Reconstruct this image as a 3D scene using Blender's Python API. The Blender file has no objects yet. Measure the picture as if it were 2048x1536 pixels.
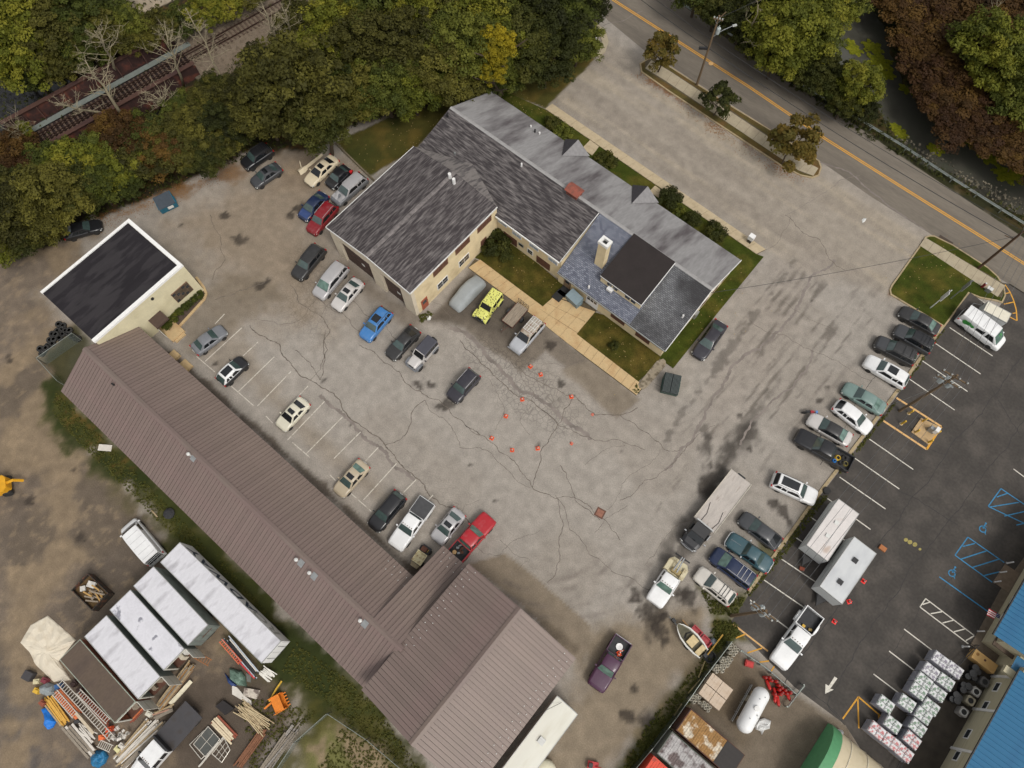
import bpy,math,random
import numpy as np
from math import sin,cos,pi,radians as R
from mathutils import Vector,Matrix,noise as mnoise

S=bpy.context.scene
C=S.collection
# ------------------------------------------------------------------ camera
# World axes: +X runs along the long walls of the yard buildings, +Y across them.
YAW=40.25
TILT=20.5
CAM_H=75.0
FPX=1421.0                      # focal length in pixels of a 2048 px wide frame
cam=bpy.data.cameras.new('camera');camo=bpy.data.objects.new('camera',cam);C.objects.link(camo)
camo.location=(0,0,CAM_H)
camo.rotation_euler=(R(TILT),0,R(YAW))
cam.sensor_width=36.0;cam.lens=36.0 * FPX / 2048
cam.clip_start=1;cam.clip_end=2000
S.camera=camo
# ------------------------------------------------------------------ light
SUN_EL,SUN_AZ=56.0,-14.0      # direction the light comes from, degrees from +X
w=bpy.data.worlds.new('World');S.world=w;w.use_nodes=True
nt=w.node_tree;bg=nt.nodes['Background']
sky=nt.nodes.new('ShaderNodeTexSky');sky.sky_type='NISHITA';sky.sun_disc=False
sky.sun_elevation=R(SUN_EL);sky.sun_rotation=R(90 - SUN_AZ)
sky.air_density=1.0;sky.dust_density=4.0;sky.ozone_density=1.0
hs=nt.nodes.new('ShaderNodeHueSaturation');hs.inputs['Saturation'].default_value=0.14
nt.links.new(sky.outputs[0],hs.inputs['Color'])
tint=nt.nodes.new('ShaderNodeMix');tint.data_type='RGBA';tint.blend_type='MULTIPLY';tint.inputs[0].default_value=1
tint.inputs[7].default_value=(1.0,0.99,0.975,1)
nt.links.new(hs.outputs[0],tint.inputs[6])
nt.links.new(tint.outputs[2],bg.inputs['Color']);bg.inputs['Strength'].default_value=0.15
sl=bpy.data.lights.new('sun','SUN');sl.energy=0.9;sl.angle=R(12);sl.color=(1,0.95,0.88)
so=bpy.data.objects.new('sun',sl);C.objects.link(so)
d=Vector((cos(R(SUN_EL)) * cos(R(SUN_AZ)),cos(R(SUN_EL)) * sin(R(SUN_AZ)),sin(R(SUN_EL))))
so.rotation_euler=d.to_track_quat('Z','Y').to_euler();so.location=(60,-20,90)
S.view_settings.view_transform='Standard';S.view_settings.look='None'
S.view_settings.exposure=0.10;S.view_settings.gamma=1.0;S.view_settings.use_curve_mapping=False
S.cycles.max_bounces=5;S.cycles.diffuse_bounces=3;S.cycles.glossy_bounces=3
S.cycles.transparent_max_bounces=4;S.cycles.transmission_bounces=2
S.cycles.use_denoising=True

# ------------------------------------------------------------------ helpers
random.seed(7);rng=np.random.default_rng(7)
_t=R(TILT);_y=R(YAW)
def G(px,py,z=0.0):
    """ground (or height z) point seen at a place of the surveyed aerial photograph"""
    u=(px - 1024) / FPX;v=(768 - py) / FPX
    dx,dy,dz=u,sin(_t) + v * cos(_t),-cos(_t) + v * sin(_t)
    k=(z - CAM_H) / dz
    x,y=dx * k,dy * k
    return Vector((x * cos(_y) - y * sin(_y),x * sin(_y) + y * cos(_y),z))
def lin(c):
    c /= 255.0
    return c / 12.92 if c <= 0.04045 else ((c + 0.055) / 1.055) ** 2.4
def rgb(r,g,b,k=1.0):
    return (lin(r) * k,lin(g) * k,lin(b) * k)

class MB:
    def __init__(s):s.v=[];s.f=[]
    def add(s,vs,fs):
        n=len(s.v);s.v += [tuple(p) for p in vs];s.f += [[i + n for i in f] for f in fs];return s
    def box(s,x0,x1,y0,y1,z0,z1):
        return s.add([(x0,y0,z0),(x1,y0,z0),(x1,y1,z0),(x0,y1,z0),(x0,y0,z1),(x1,y0,z1),(x1,y1,z1),(x0,y1,z1)],
            [(3,2,1,0),(4,5,6,7),(0,1,5,4),(1,2,6,5),(2,3,7,6),(3,0,4,7)])
    def obox(s,c,sz,rz=0,ry=0):
        m=MB().box(-sz[0]/2,sz[0]/2,-sz[1]/2,sz[1]/2,-sz[2]/2,sz[2]/2)
        M=Matrix.Translation(c) @ Matrix.Rotation(rz,4,'Z') @ Matrix.Rotation(ry,4,'Y')
        return s.add([M @ Vector(p) for p in m.v],m.f)
    def quad(s,*p):return s.add(p,[list(range(len(p)))])
    def tube(s,pts,rad,n=6,cap=True):
        pts=[Vector(p) for p in pts];k=len(pts)
        rs=rad if isinstance(rad,(list,tuple)) else [rad] * k
        vs=[];fs=[]
        for i,p in enumerate(pts):
            t=(pts[min(i+1,k-1)] - pts[max(i-1,0)]).normalized()
            a=t.cross(Vector((0,0,1))) if abs(t.z) < .95 else t.cross(Vector((1,0,0)))
            a.normalize();b=t.cross(a)
            for j in range(n):
                q=2*pi*j/n;vs.append(p + (a*cos(q) + b*sin(q)) * rs[i])
        for i in range(k-1):
            for j in range(n):fs.append([i*n+j,i*n+(j+1)%n,(i+1)*n+(j+1)%n,(i+1)*n+j])
        if cap:fs.append(list(range(n))[::-1]);fs.append([(k-1)*n+j for j in range(n)])
        return s.add(vs,fs)
    def lathe(s,prof,n=12,c=(0,0,0),ax='z'):
        vs=[];fs=[]
        for r,h in prof:
            for j in range(n):
                q=2*pi*j/n;p=(r*cos(q),r*sin(q),h)
                if ax == 'y':p=(p[0],p[2],p[1])
                if ax == 'x':p=(p[2],p[0],p[1])
                vs.append((c[0]+p[0],c[1]+p[1],c[2]+p[2]))
        for i in range(len(prof)-1):
            for j in range(n):fs.append([i*n+j,i*n+(j+1)%n,(i+1)*n+(j+1)%n,(i+1)*n+j])
        fs.append(list(range(n))[::-1]);fs.append([(len(prof)-1)*n+j for j in range(n)])
        return s.add(vs,fs)
    def prism(s,poly,z0,z1):
        n=len(poly)
        vs=[(p[0],p[1],z0) for p in poly] + [(p[0],p[1],z1) for p in poly]
        ar=sum(poly[i][0]*poly[(i+1)%n][1]-poly[(i+1)%n][0]*poly[i][1] for i in range(n))
        up=[n+i for i in range(n)];dn=list(range(n))[::-1]
        fs=[up,dn] + [[i,(i+1)%n,n+(i+1)%n,n+i] for i in range(n)]
        if ar < 0:fs=[f[::-1] for f in fs]
        return s.add(vs,fs)
    def loft(s,secs,close=False,caps=True):
        n=len(secs[0]);vs=[p for q in secs for p in q];fs=[]
        for i in range(len(secs)-1):
            for j in range(n if close else n-1):
                fs.append([i*n+j,i*n+(j+1)%n,(i+1)*n+(j+1)%n,(i+1)*n+j])
        if caps:fs.append(list(range(n))[::-1]);fs.append([(len(secs)-1)*n+j for j in range(n)])
        return s.add(vs,fs)

def mesh_of(mb,name='mesh'):
    me=bpy.data.meshes.new(name);me.from_pydata([tuple(p) for p in mb.v],[],mb.f);me.update();return me
def obj(name,mb,m,parent=None,smooth=False,loc=None,kind=None,fix=False):
    me=mb if isinstance(mb,bpy.types.Mesh) else mesh_of(mb,name)
    if fix and not isinstance(mb,bpy.types.Mesh):
        import bmesh
        bm=bmesh.new();bm.from_mesh(me);bmesh.ops.recalc_face_normals(bm,faces=bm.faces);bm.to_mesh(me);bm.free()
    if m is not None and not me.materials:me.materials.append(m)
    if smooth:me.polygons.foreach_set('use_smooth',[True] * len(me.polygons))
    o=bpy.data.objects.new(name,me);C.objects.link(o)
    if parent:o.parent=parent
    if loc is not None:o.location=loc
    if kind:o['kind']=kind
    return o
def autosmooth(o,deg=40):
    try:o.data.set_sharp_from_angle(angle=R(deg))
    except Exception:pass
    return o
def thing(name,label,cat,loc=(0,0,0),rz=0,group=None):
    o=bpy.data.objects.new(name,None);C.objects.link(o);o.empty_display_size=.5
    o.location=loc;o.rotation_euler=(0,0,rz);o['label']=label;o['category']=cat
    if group:o['group']=group
    return o
def tag(o,label,cat,group=None):
    o['label']=label;o['category']=cat
    if group:o['group']=group
    return o
def dup(root,loc,rz=None,label=None,group=None,sc=None):
    r=root.copy();C.objects.link(r);r.location=loc
    if rz is not None:r.rotation_euler=(0,0,rz)
    if sc is not None:r.scale=sc if isinstance(sc,tuple) else (sc,)*3
    if label:r['label']=label
    if group:r['group']=group
    for ch in list(root.children):
        c=ch.copy();C.objects.link(c);c.parent=r
        for g in ch.children:
            d=g.copy();C.objects.link(d);d.parent=c
    return r
def mesh_np(name,V,F):
    me=bpy.data.meshes.new(name);nv,nf,k=len(V),len(F),F.shape[1]
    me.vertices.add(nv);me.vertices.foreach_set('co',np.asarray(V,dtype=np.float32).ravel())
    me.loops.add(nf*k);me.loops.foreach_set('vertex_index',np.asarray(F,dtype=np.int32).ravel())
    me.polygons.add(nf);me.polygons.foreach_set('loop_start',np.arange(0,nf*k,k,dtype=np.int32))
    me.polygons.foreach_set('loop_total',np.full(nf,k,dtype=np.int32))
    me.update(calc_edges=True);return me

# ------------------------------------------------------------------ materials
_mats={}
def mat(name,col,rough=.6,metal=0.,var=.12,scale=3.,bump=0.,col2=None,band=(.42,.62),scale2=None,stretch=None,
        coat=0.,attr=None,detail=5.,spec=.5,fine=0.):
    """plain surface with two noise layers: blotches of col2 and a fine value variation"""
    if name in _mats:return _mats[name]
    m=bpy.data.materials.new(name);m.use_nodes=True;n=m.node_tree.nodes;L=m.node_tree.links
    b=n['Principled BSDF'];b.inputs['Roughness'].default_value=rough;b.inputs['Metallic'].default_value=metal
    b.inputs['Coat Weight'].default_value=coat;b.inputs['Coat Roughness'].default_value=.08
    b.inputs['Specular IOR Level'].default_value=spec
    tc=n.new('ShaderNodeTexCoord');vec=tc.outputs['Object']
    if stretch:
        mp=n.new('ShaderNodeMapping');mp.inputs['Scale'].default_value=stretch
        L.new(vec,mp.inputs['Vector']);vec=mp.outputs['Vector']
    base=None
    if attr:
        at=n.new('ShaderNodeAttribute');at.attribute_name=attr;base=at.outputs['Color']
    def noise(sc,det=detail):
        q=n.new('ShaderNodeTexNoise');q.inputs['Scale'].default_value=sc;q.inputs['Detail'].default_value=det
        L.new(vec,q.inputs['Vector']);return q.outputs['Fac']
    def rangev(src,a,b_,c,d_):
        q=n.new('ShaderNodeMapRange');q.inputs[1].default_value=a;q.inputs[2].default_value=b_
        q.inputs[3].default_value=c;q.inputs[4].default_value=d_;L.new(src,q.inputs[0]);return q.outputs[0]
    def mix(fac,a,b_,mode='MIX'):
        q=n.new('ShaderNodeMix');q.data_type='RGBA';q.blend_type=mode
        if isinstance(fac,float):q.inputs[0].default_value=fac
        else:L.new(fac,q.inputs[0])
        for s_,x in ((6,a),(7,b_)):
            if isinstance(x,tuple):q.inputs[s_].default_value=(*x,1)
            else:L.new(x,q.inputs[s_])
        return q.outputs[2]
    cur=base if base is not None else tuple(col)
    if col2 is not None:
        cur=mix(rangev(noise(scale2 or scale),band[0],band[1],0,1),cur,tuple(col2))
    nz=noise(scale)
    v=rangev(nz,.3,.7,1-var,1+var)
    cc=n.new('ShaderNodeCombineColor')
    for i in range(3):L.new(v,cc.inputs[i])
    cur=mix(1.0,cur,cc.outputs[0],'MULTIPLY')
    if fine:
        v2=rangev(noise(scale*9,3),.3,.7,1-fine,1+fine);c2=n.new('ShaderNodeCombineColor')
        for i in range(3):L.new(v2,c2.inputs[i])
        cur=mix(1.0,cur,c2.outputs[0],'MULTIPLY')
    L.new(cur,b.inputs['Base Color'])
    if bump:
        bp=n.new('ShaderNodeBump');bp.inputs['Strength'].default_value=bump;bp.inputs['Distance'].default_value=.05
        L.new(noise(scale*4,6),bp.inputs['Height']);L.new(bp.outputs[0],b.inputs['Normal'])
    _mats[name]=m;m.diffuse_color=(*col,1);return m
def paint(name,col,rough=.38,metal=.0,dust=.06):
    return mat(name,col,rough,metal,var=.05,scale=1.2,coat=.25,col2=tuple(min(1,c*.85+dust) for c in col),band=(.5,.85),scale2=2.2)
def bricktex(name,c1,c2,mortar,bw,bh,scale=1.,rot=0,rough=.85,msize=.015,var=.15,col3=None,bump=.3,mapping=None,stain=None):
    m=bpy.data.materials.new(name);m.use_nodes=True;n=m.node_tree.nodes;L=m.node_tree.links
    b=n['Principled BSDF'];b.inputs['Roughness'].default_value=rough
    tc=n.new('ShaderNodeTexCoord');mp=n.new('ShaderNodeMapping');mp.inputs['Rotation'].default_value=(0,0,rot)
    L.new(tc.outputs['Object'],mp.inputs['Vector'])
    br=n.new('ShaderNodeTexBrick');L.new(mp.outputs[0],br.inputs['Vector'])
    br.inputs['Color1'].default_value=(*c1,1);br.inputs['Color2'].default_value=(*c2,1);br.inputs['Mortar'].default_value=(*mortar,1)
    br.inputs['Scale'].default_value=scale;br.inputs['Brick Width'].default_value=bw;br.inputs['Row Height'].default_value=bh
    br.inputs['Mortar Size'].default_value=msize;br.inputs['Bias'].default_value=0
    nz=n.new('ShaderNodeTexNoise');nz.inputs['Scale'].default_value=.35;nz.inputs['Detail'].default_value=6;L.new(tc.outputs['Object'],nz.inputs['Vector'])
    if stain:   # streaks of lichen / algae running down the slope
        m2=n.new('ShaderNodeMapping');m2.inputs['Scale'].default_value=stain[1];L.new(tc.outputs['Object'],m2.inputs['Vector']);L.new(m2.outputs[0],nz.inputs['Vector'])
        nz.inputs['Scale'].default_value=1
    mr=n.new('ShaderNodeMapRange');mr.inputs[1].default_value=.38;mr.inputs[2].default_value=.64;L.new(nz.outputs['Fac'],mr.inputs[0])
    mx=n.new('ShaderNodeMix');mx.data_type='RGBA';L.new(br.outputs['Color'],mx.inputs[6])
    if stain:
        mx.inputs[7].default_value=(*stain[0],1);ml=n.new('ShaderNodeMath');ml.operation='MULTIPLY';ml.inputs[1].default_value=stain[2]
        L.new(mr.outputs[0],ml.inputs[0]);L.new(ml.outputs[0],mx.inputs[0])
    else:
        mx.blend_type='MULTIPLY';mx.inputs[0].default_value=var;L.new(nz.outputs['Color'],mx.inputs[7])
    L.new(mx.outputs[2],b.inputs['Base Color'])
    bp=n.new('ShaderNodeBump');bp.inputs['Strength'].default_value=bump;bp.inputs['Distance'].default_value=.02
    L.new(br.outputs['Fac'],bp.inputs['Height']);bp.invert=True;L.new(bp.outputs[0],b.inputs['Normal'])
    _mats[name]=m;return m

WHITE=mat('white_metal',(.74,.73,.71),.45,var=.05)
CHROME=mat('chrome',(.6,.6,.6),.22,1.0,var=.03)
STEEL=mat('grey_steel',(.32,.33,.33),.45,.5,var=.12)
BLACK=mat('black_plastic',(.02,.02,.021),.5,var=.1)
RUBBER=mat('rubber',(.022,.021,.02),.8,var=.2)
GLASS=mat('car_glass',(.055,.085,.08),.07,var=.25,scale=1.3,spec=.9)  # base colour lifted to stand in for sky reflection and interior
GLASS_D=mat('dark_car_glass',(.012,.014,.016),.06,var=.2,scale=1.3,spec=.7)
GLASS_G=mat('green_car_glass',(.10,.17,.14),.1,var=.35,scale=1.6,spec=.8)
LAMP_W=mat('lamp_lens',(.6,.6,.57),.15,var=.1)
LAMP_R=mat('tail_lens',(.35,.012,.012),.2,var=.1)
WOOD_G=mat('weathered_wood',(.27,.22,.165),.85,var=.25,scale=1.5,stretch=(1,8,8))
RUST=mat('rust',(.13,.05,.028),.85,var=.35,scale=1.5,col2=(.05,.025,.02))
YELLOW=mat('yellow_paint',(.62,.38,.04),.6,var=.15)
ORANGE=mat('orange_plastic',(.72,.10,.03),.5,var=.1)
CONC=mat('concrete',rgb(183,166,136),.85,var=.12,scale=1.1,bump=.08,col2=rgb(158,142,114),band=(.45,.7),fine=.08)
DARKWIN=mat('window_glass',(.03,.035,.04),.08,var=.3,spec=.8)
# ================================================================== GROUND
def vnoise(x,y,seed=0):
    r=np.random.default_rng(seed).random((256,256))
    xi=np.floor(x).astype(int);yi=np.floor(y).astype(int);fx=x - xi;fy=y - yi
    fx=fx*fx*(3-2*fx);fy=fy*fy*(3-2*fy)
    a=r[xi & 255,yi & 255];b=r[(xi+1) & 255,yi & 255];c=r[xi & 255,(yi+1) & 255];d_=r[(xi+1) & 255,(yi+1) & 255]
    return (a*(1-fx)+b*fx)*(1-fy) + (c*(1-fx)+d_*fx)*fy
def fbm(x,y,seed=0,o=4):
    s=0;a=.5;t=0
    for i in range(o):
        s=s + a*vnoise(x*2**i+17*i,y*2**i+31*i,seed+i);t += a;a *= .55
    return s/t
def sdf(P,poly):
    """signed distance (negative inside) of points to a polygon"""
    poly=np.asarray(poly,float);n=len(poly);dmin=np.full(len(P),1e9);ins=np.zeros(len(P),bool)
    for i in range(n):
        a=poly[i];b=poly[(i+1) % n];e=b-a;wv=P-a
        t=np.clip((wv@e)/(e@e+1e-12),0,1);q=wv-np.outer(t,e);dmin=np.minimum(dmin,(q*q).sum(1))
        c=(a[1] > P[:,1]) != (b[1] > P[:,1])
        with np.errstate(divide='ignore',invalid='ignore'):
            xx=(b[0]-a[0])*(P[:,1]-a[1])/(b[1]-a[1]+1e-15)+a[0]
        ins ^= c & (P[:,0] < xx)
    dd=np.sqrt(dmin);return np.where(ins,-dd,dd)
def pdist(P,line):
    dmin=np.full(len(P),1e9)
    for a,b in zip(line[:-1],line[1:]):
        a=np.array(a);b=np.array(b);e=b-a;wv=P-a;t=np.clip((wv@e)/(e@e+1e-12),0,1);q=wv-np.outer(t,e)
        dmin=np.minimum(dmin,(q*q).sum(1))
    return np.sqrt(dmin)
def gp(pts,z=0):return [tuple(G(p[0],p[1],z)[:2]) for p in pts]

STREAM=gp([(1640,-90),(1655,0),(1662,80),(1690,150),(1750,215),(1785,262),(1800,300),(1880,345),(1980,402),(2120,470),(2300,560),(2300,460),(2090,362),(2000,318),(1900,272),(1850,235),(1812,185),(1785,130),(1765,60),(1725,0),(1720,-90)],-2)
RIVER=gp([(-160,150),(0,158),(120,165),(230,152),(300,190),(430,262),(340,300),(200,330),(60,262),(-160,275)],-2)

xs=np.concatenate([[-600,-350,-200,-130,-105],np.arange(-88,88.01,.3),[105,130,200,350,600]])
ys=np.concatenate([[-500,-250,-100,-50,-25],np.arange(-14,106.01,.3),[120,150,220,350,600]])
gx,gy=np.meshgrid(xs,ys);gx=gx.ravel();gy=gy.ravel()
A=gx*cos(_y) - gy*sin(_y);Bc=gx*sin(_y) + gy*cos(_y)
P2=np.stack([A,Bc],1)
n1=fbm(A*.12,Bc*.12,1);n2=fbm(A*.5,Bc*.5,2);n3=fbm(A*1.6,Bc*1.6,3,3);n4=fbm(A*.04+5,Bc*.04,4)
col=np.zeros((len(A),3))
def lay(c,wgt):
    global col
    wgt=np.clip(wgt,0,1)[:,None];col=col*(1-wgt) + np.asarray(c)[None]*wgt
def sm(x,a,b):t=np.clip((x-a)/(b-a+1e-12),0,1);return t*t*(3-2*t)
def zone(poly,c,soft=.6,amp=1.2,opac=1.,px=True):
    d_=sdf(P2,gp(poly) if px else poly) + (n2-.5)*amp*2
    wgt=(1-sm(d_,-soft,soft))*opac;lay(c,wgt);return wgt
# old asphalt of the yard everywhere first
lay(rgb(149,142,133),np.ones(len(A)))
lay(rgb(143,135,125),sm(n1,.45,.66)*.7)
lay(rgb(160,152,142),sm(n4,.5,.7)*.55)
# the lane by the front: pale, sandy bands parallel to the road
lane=zone([(1190,60),(1640,330),(1850,470),(1780,590),(1530,505),(1100,210)],rgb(145,136,124),2,1)
bands=fbm(A*.05,Bc*.8,9);lay(rgb(163,151,132),lane*sm(bands,.5,.68)*.6);lay(rgb(130,121,110),lane*sm(fbm(A*.05+9,Bc*.6,12),.52,.68)*.55)
# brownish yard behind the garage and by the office
zone([(330,440),(500,330),(620,300),(700,330),(650,450),(660,560),(640,640),(480,620),(420,560)],rgb(128,113,94),5,3,.8)
lay(rgb(150,130,100),zone([(540,300),(620,290),(700,340),(640,380),(560,380)],rgb(120,104,86),2,2,.6)*sm(n2,.5,.7)*.6)
# dirt and gravel yard to the west of the buildings
dirt=zone([(-300,430),(60,470),(190,470),(90,590),(160,700),(120,760),(140,850),(330,1080),(560,1320),(470,1560),(-400,1700)],rgb(110,98,85),1.5,2)
lay(rgb(128,112,91),dirt*sm(n1,.46,.62)*.9);lay(rgb(88,79,70),dirt*sm(fbm(A*.2,Bc*.2,21),.5,.64)*.75)
lay(rgb(140,122,98),dirt*sm(n3,.56,.72)*.4);lay(rgb(84,80,78),dirt*sm(sdf(P2,gp([(-200,1300),(60,1290),(200,1480),(330,1600),(-200,1700)])),2,-6)*sm(n2,.35,.6)*.8)
zone([(470,1330),(560,1330),(600,1420),(520,1560),(330,1560),(330,1380)],rgb(84,74,64),1,1.5)
# wild grass strips
gr0=zone([(85,760),(125,790),(420,1090),(575,1270),(735,1380),(850,1560),(520,1560),(580,1440),(500,1330),(400,1180),(300,1060),(220,960),(130,880),(90,830)],rgb(92,84,58),1.2,2.5,.8)
gr1=zone([(90,770),(165,800),(455,1085),(610,1262),(765,1390),(850,1560),(560,1560),(600,1440),(540,1330),(440,1180),(340,1090),(250,960),(150,880),(105,830)],rgb(58,62,26),1.,2.6)
lay(rgb(78,74,32),gr1*sm(n2,.48,.64)*.8);lay(rgb(38,46,14),gr1*sm(n1,.5,.6)*.7);lay(rgb(112,80,34),gr1*sm(sdf(P2,gp([(90,760),(150,790),(300,940),(220,960),(110,850)])),0,-1.5)*sm(n3,.45,.65)*.4)
zone([(86,718),(150,655),(190,690),(160,780),(130,770)],rgb(52,54,26),.6,1.2,.85)
mound=zone([(660,1440),(760,1500),(850,1580),(580,1580),(600,1500)],rgb(134,118,92),1.2,2);lay(rgb(82,92,30),mound*sm(n2,.52,.62)*.7)
# weeds along the fence by the gas yard
gr2=zone([(1420,1235),(1475,1230),(1490,1275),(1445,1310),(1400,1380),(1330,1480),(1250,1560),(1215,1560),(1290,1450),(1360,1360),(1400,1310)],rgb(62,66,22),.5,1.2)
lay(rgb(96,84,42),gr2*sm(n3,.5,.66)*.8)
zone([(1395,1170),(1440,1195),(1500,1185),(1480,1240),(1420,1240)],rgb(76,76,34),.6,1.5,.9)
zone([(1520,1090),(1580,1060),(1540,1140),(1495,1175)],rgb(80,78,38),.5,1.2,.8)
zone([(1636,985),(1660,985),(1600,1080),(1570,1100)],rgb(84,80,42),.4,1.0,.8)
# gas yard and south yard
zone([(1468,1290),(1590,1385),(1700,1450),(1760,1600),(1480,1640),(1200,1700),(1330,1480),(1400,1385)],rgb(112,101,87),.4,.5)
zone([(1390,1330),(1470,1300),(1540,1380),(1480,1480),(1420,1430)],rgb(96,84,68),1.5,1.5,.8)
zone([(1190,1250),(1420,1200),(1400,1320),(1300,1440),(1200,1560),(1010,1600),(1130,1420),(1165,1330)],rgb(126,112,92),1.5,2,.85)
zone([(935,1130),(1010,1105),(1180,1250),(1165,1330),(1120,1290),(1030,1200)],rgb(128,116,100),.12,.2)
# asphalt patches
zone([(860,640),(945,535),(975,560),(1280,800),(1235,835),(1090,700),(1040,745),(900,640)],rgb(104,94,82),.35,.5,.85)
zone([(860,640),(945,535),(1065,625),(1020,690),(960,660)],rgb(84,76,67),1.,.8,.8)
zone([(1280,800),(1235,835),(1190,800),(1120,740),(1180,720)],rgb(128,117,102),.2,.3,.7)
zone([(690,520),(850,640),(820,660),(700,570)],rgb(108,97,84),.7,.6,.7)
zone([(1540,520),(1650,520),(1520,800),(1420,900),(1380,830)],rgb(143,134,124),2,2,.6)
zone([(420,560),(520,540),(580,600),(470,650),(400,700),(350,660)],rgb(112,101,86),1,1.2,.7)
zone([(380,700),(470,650),(560,790),(780,990),(830,1060),(700,960),(480,760)],rgb(132,120,104),1.2,1.2,.6)
# wet / dark trace of the eave drip along the barn
for ln,wd,op in (([(330,700),(560,900),(830,1145)],.55,.75),([(1010,1190),(1150,1300)],.5,.4)):
    dd=pdist(P2,gp(ln)) + (n2-.5)*1.2;lay(rgb(70,58,46),(1-sm(dd,.15,wd))*op)
# lane rubber streaks and oil where trucks turn
ls=fbm(A*2.2,Bc*.16,30);lz=1-sm(sdf(P2,gp([(1500,540),(1640,540),(1800,600),(1640,800),(1480,980),(1350,1130),(1290,1040),(1400,800)])),-2,2)
lay(rgb(74,67,60),lz*sm(ls,.55,.70)*sm(n2,.35,.6)*.58)
for ln,wd,op in (([(1590,520),(1430,740),(1330,880)],.35,.45),([(1560,760),(1440,920),(1380,1080),(1300,1260)],1.1,.55),([(1500,860),(1430,950),(1410,985)],1.5,.8),
                   ([(1410,850),(1420,930),(1405,975)],.9,.75),([(1360,1050),(1330,1110)],.8,.5)):
    dd=pdist(P2,gp(ln)) + (n2-.5)*2.2 + (n3-.5)*1.0;lay(rgb(60,55,50),(1-sm(dd,.1,wd))*op)
# arcs left by turning tyres
for cx,cy,r0,a0,a1 in ((1090,1010,150,20,80),(1090,1000,180,25,75),(1110,960,250,35,70),(1120,960,272,38,68)):
    c0=np.array(G(cx,cy)[:2]);r0=r0*.052;rr=np.hypot(*(P2-c0).T);an=np.degrees(np.arctan2(P2[:,1]-c0[1],P2[:,0]-c0[0]))
    lay(rgb(104,95,88),(1-sm(np.abs(rr-r0),.08,.4))*(np.abs(((an+40)+180)%360-180) < 38)*sm(n2,.35,.6)*.5)
# oil spots, puddles
spots=[(836,768,.75),(858,765,.4),(865,770,.5),(845,733,.35),(896,808,1.1),(878,812,.6),(1297,1222,1.3),(1275,1225,.8),(1270,1190,1.),(1380,1195,1.1),(1365,1180,.8),(1330,1235,.5),
  (600,420,.9),(585,430,.6),(535,1330,.01),(1075,890,.3),(520,570,.9),(535,560,.6),(650,760,.5),(1565,1025,1.),(1545,1010,.7),(1580,1045,.6),(1320,1265,1.),(1290,1440,.9),(1255,1430,.8),
  (1270,1380,.6),(640,450,.5),(430,727,.4),(1100,690,.7),(1120,770,.6),(770,640,.3),(745,655,.3),(1245,905,.25),(990,1000,.3),(940,930,.3),(480,480,.9),(450,430,.6),(360,450,.5),(700,850,.3),
  (975,1175,.7),(985,1195,.4),(60,1000,.6),(160,1075,.7),(20,720,.7),(150,940,.6),(250,830,.01),(1700,790,.5),(1640,800,.45),(1655,775,.3),(1500,900,.4),(1480,830,.4),(1625,600,.3)]
for px_,py_,r0 in spots:
    c0=np.array(G(px_,py_)[:2]);dd=np.hypot(*(P2-c0).T) + (n3-.5)*r0*1.6 + (n2-.5)*r0*.8;lay(rgb(50,44,39),(1-sm(dd,r0*.45,r0))*.78)
# rear lawn (olive, leaf strewn)
lawn=zone([(668,285),(740,352),(830,300),(905,213),(985,181),(1090,215),(1190,120),(1200,90),(1000,140),(830,210)],rgb(72,68,26),.15,.3)
lay(rgb(94,80,34),lawn*sm(n2,.45,.62)*.8);lay(rgb(50,56,18),lawn*sm(n1,.48,.6)*.7)
# forest floor
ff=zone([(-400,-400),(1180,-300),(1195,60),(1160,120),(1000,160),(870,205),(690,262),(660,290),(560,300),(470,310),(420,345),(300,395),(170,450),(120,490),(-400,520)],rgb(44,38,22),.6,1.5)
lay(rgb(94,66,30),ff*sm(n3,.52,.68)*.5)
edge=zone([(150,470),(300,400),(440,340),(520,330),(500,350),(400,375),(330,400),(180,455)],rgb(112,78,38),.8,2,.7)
zone([(205,30),(260,-60),(400,-60),(350,0),(280,32)],rgb(160,146,126),.1,.1)
# banks by the road
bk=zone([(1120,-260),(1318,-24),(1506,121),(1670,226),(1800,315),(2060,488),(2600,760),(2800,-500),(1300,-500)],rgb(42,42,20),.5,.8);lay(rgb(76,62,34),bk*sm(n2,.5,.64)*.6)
# leaves swept against kerbs
for ln in ([(1282,148),(1430,248),(1565,338)],[(1780,590),(1808,612)],[(1097,222),(1300,355),(1515,515)]):
    dd=pdist(P2,gp(ln)) + (n3-.5)*1.;lay(rgb(104,66,30),(1-sm(dd,.1,.55))*sm(n2,.4,.6)*.8)
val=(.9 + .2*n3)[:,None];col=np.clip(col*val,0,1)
# heights: the two watercourses are cut into the ground
Z=np.zeros(len(A))
for W_ in (STREAM,RIVER):
    d_=sdf(P2,W_);Z=np.minimum(Z,-3.4*(1-sm(d_ + (n2-.5)*1.5,-1.6,2.4)))
Z += np.where(Z < -.05,(n2-.5)*.5,0) + (n1-.5)*.0
nx_,ny_=len(xs),len(ys)
i0=(np.arange(ny_-1)[:,None]*nx_ + np.arange(nx_-1)[None]).ravel()
gm=mesh_np('ground',np.stack([A,Bc,Z],1),np.stack([i0,i0+1,i0+1+nx_,i0+nx_],1))
ca=gm.color_attributes.new('tone','FLOAT_COLOR','POINT');ca.data.foreach_set('color',np.concatenate([col,np.ones((len(A),1))],1).astype(np.float32).ravel())
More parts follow.
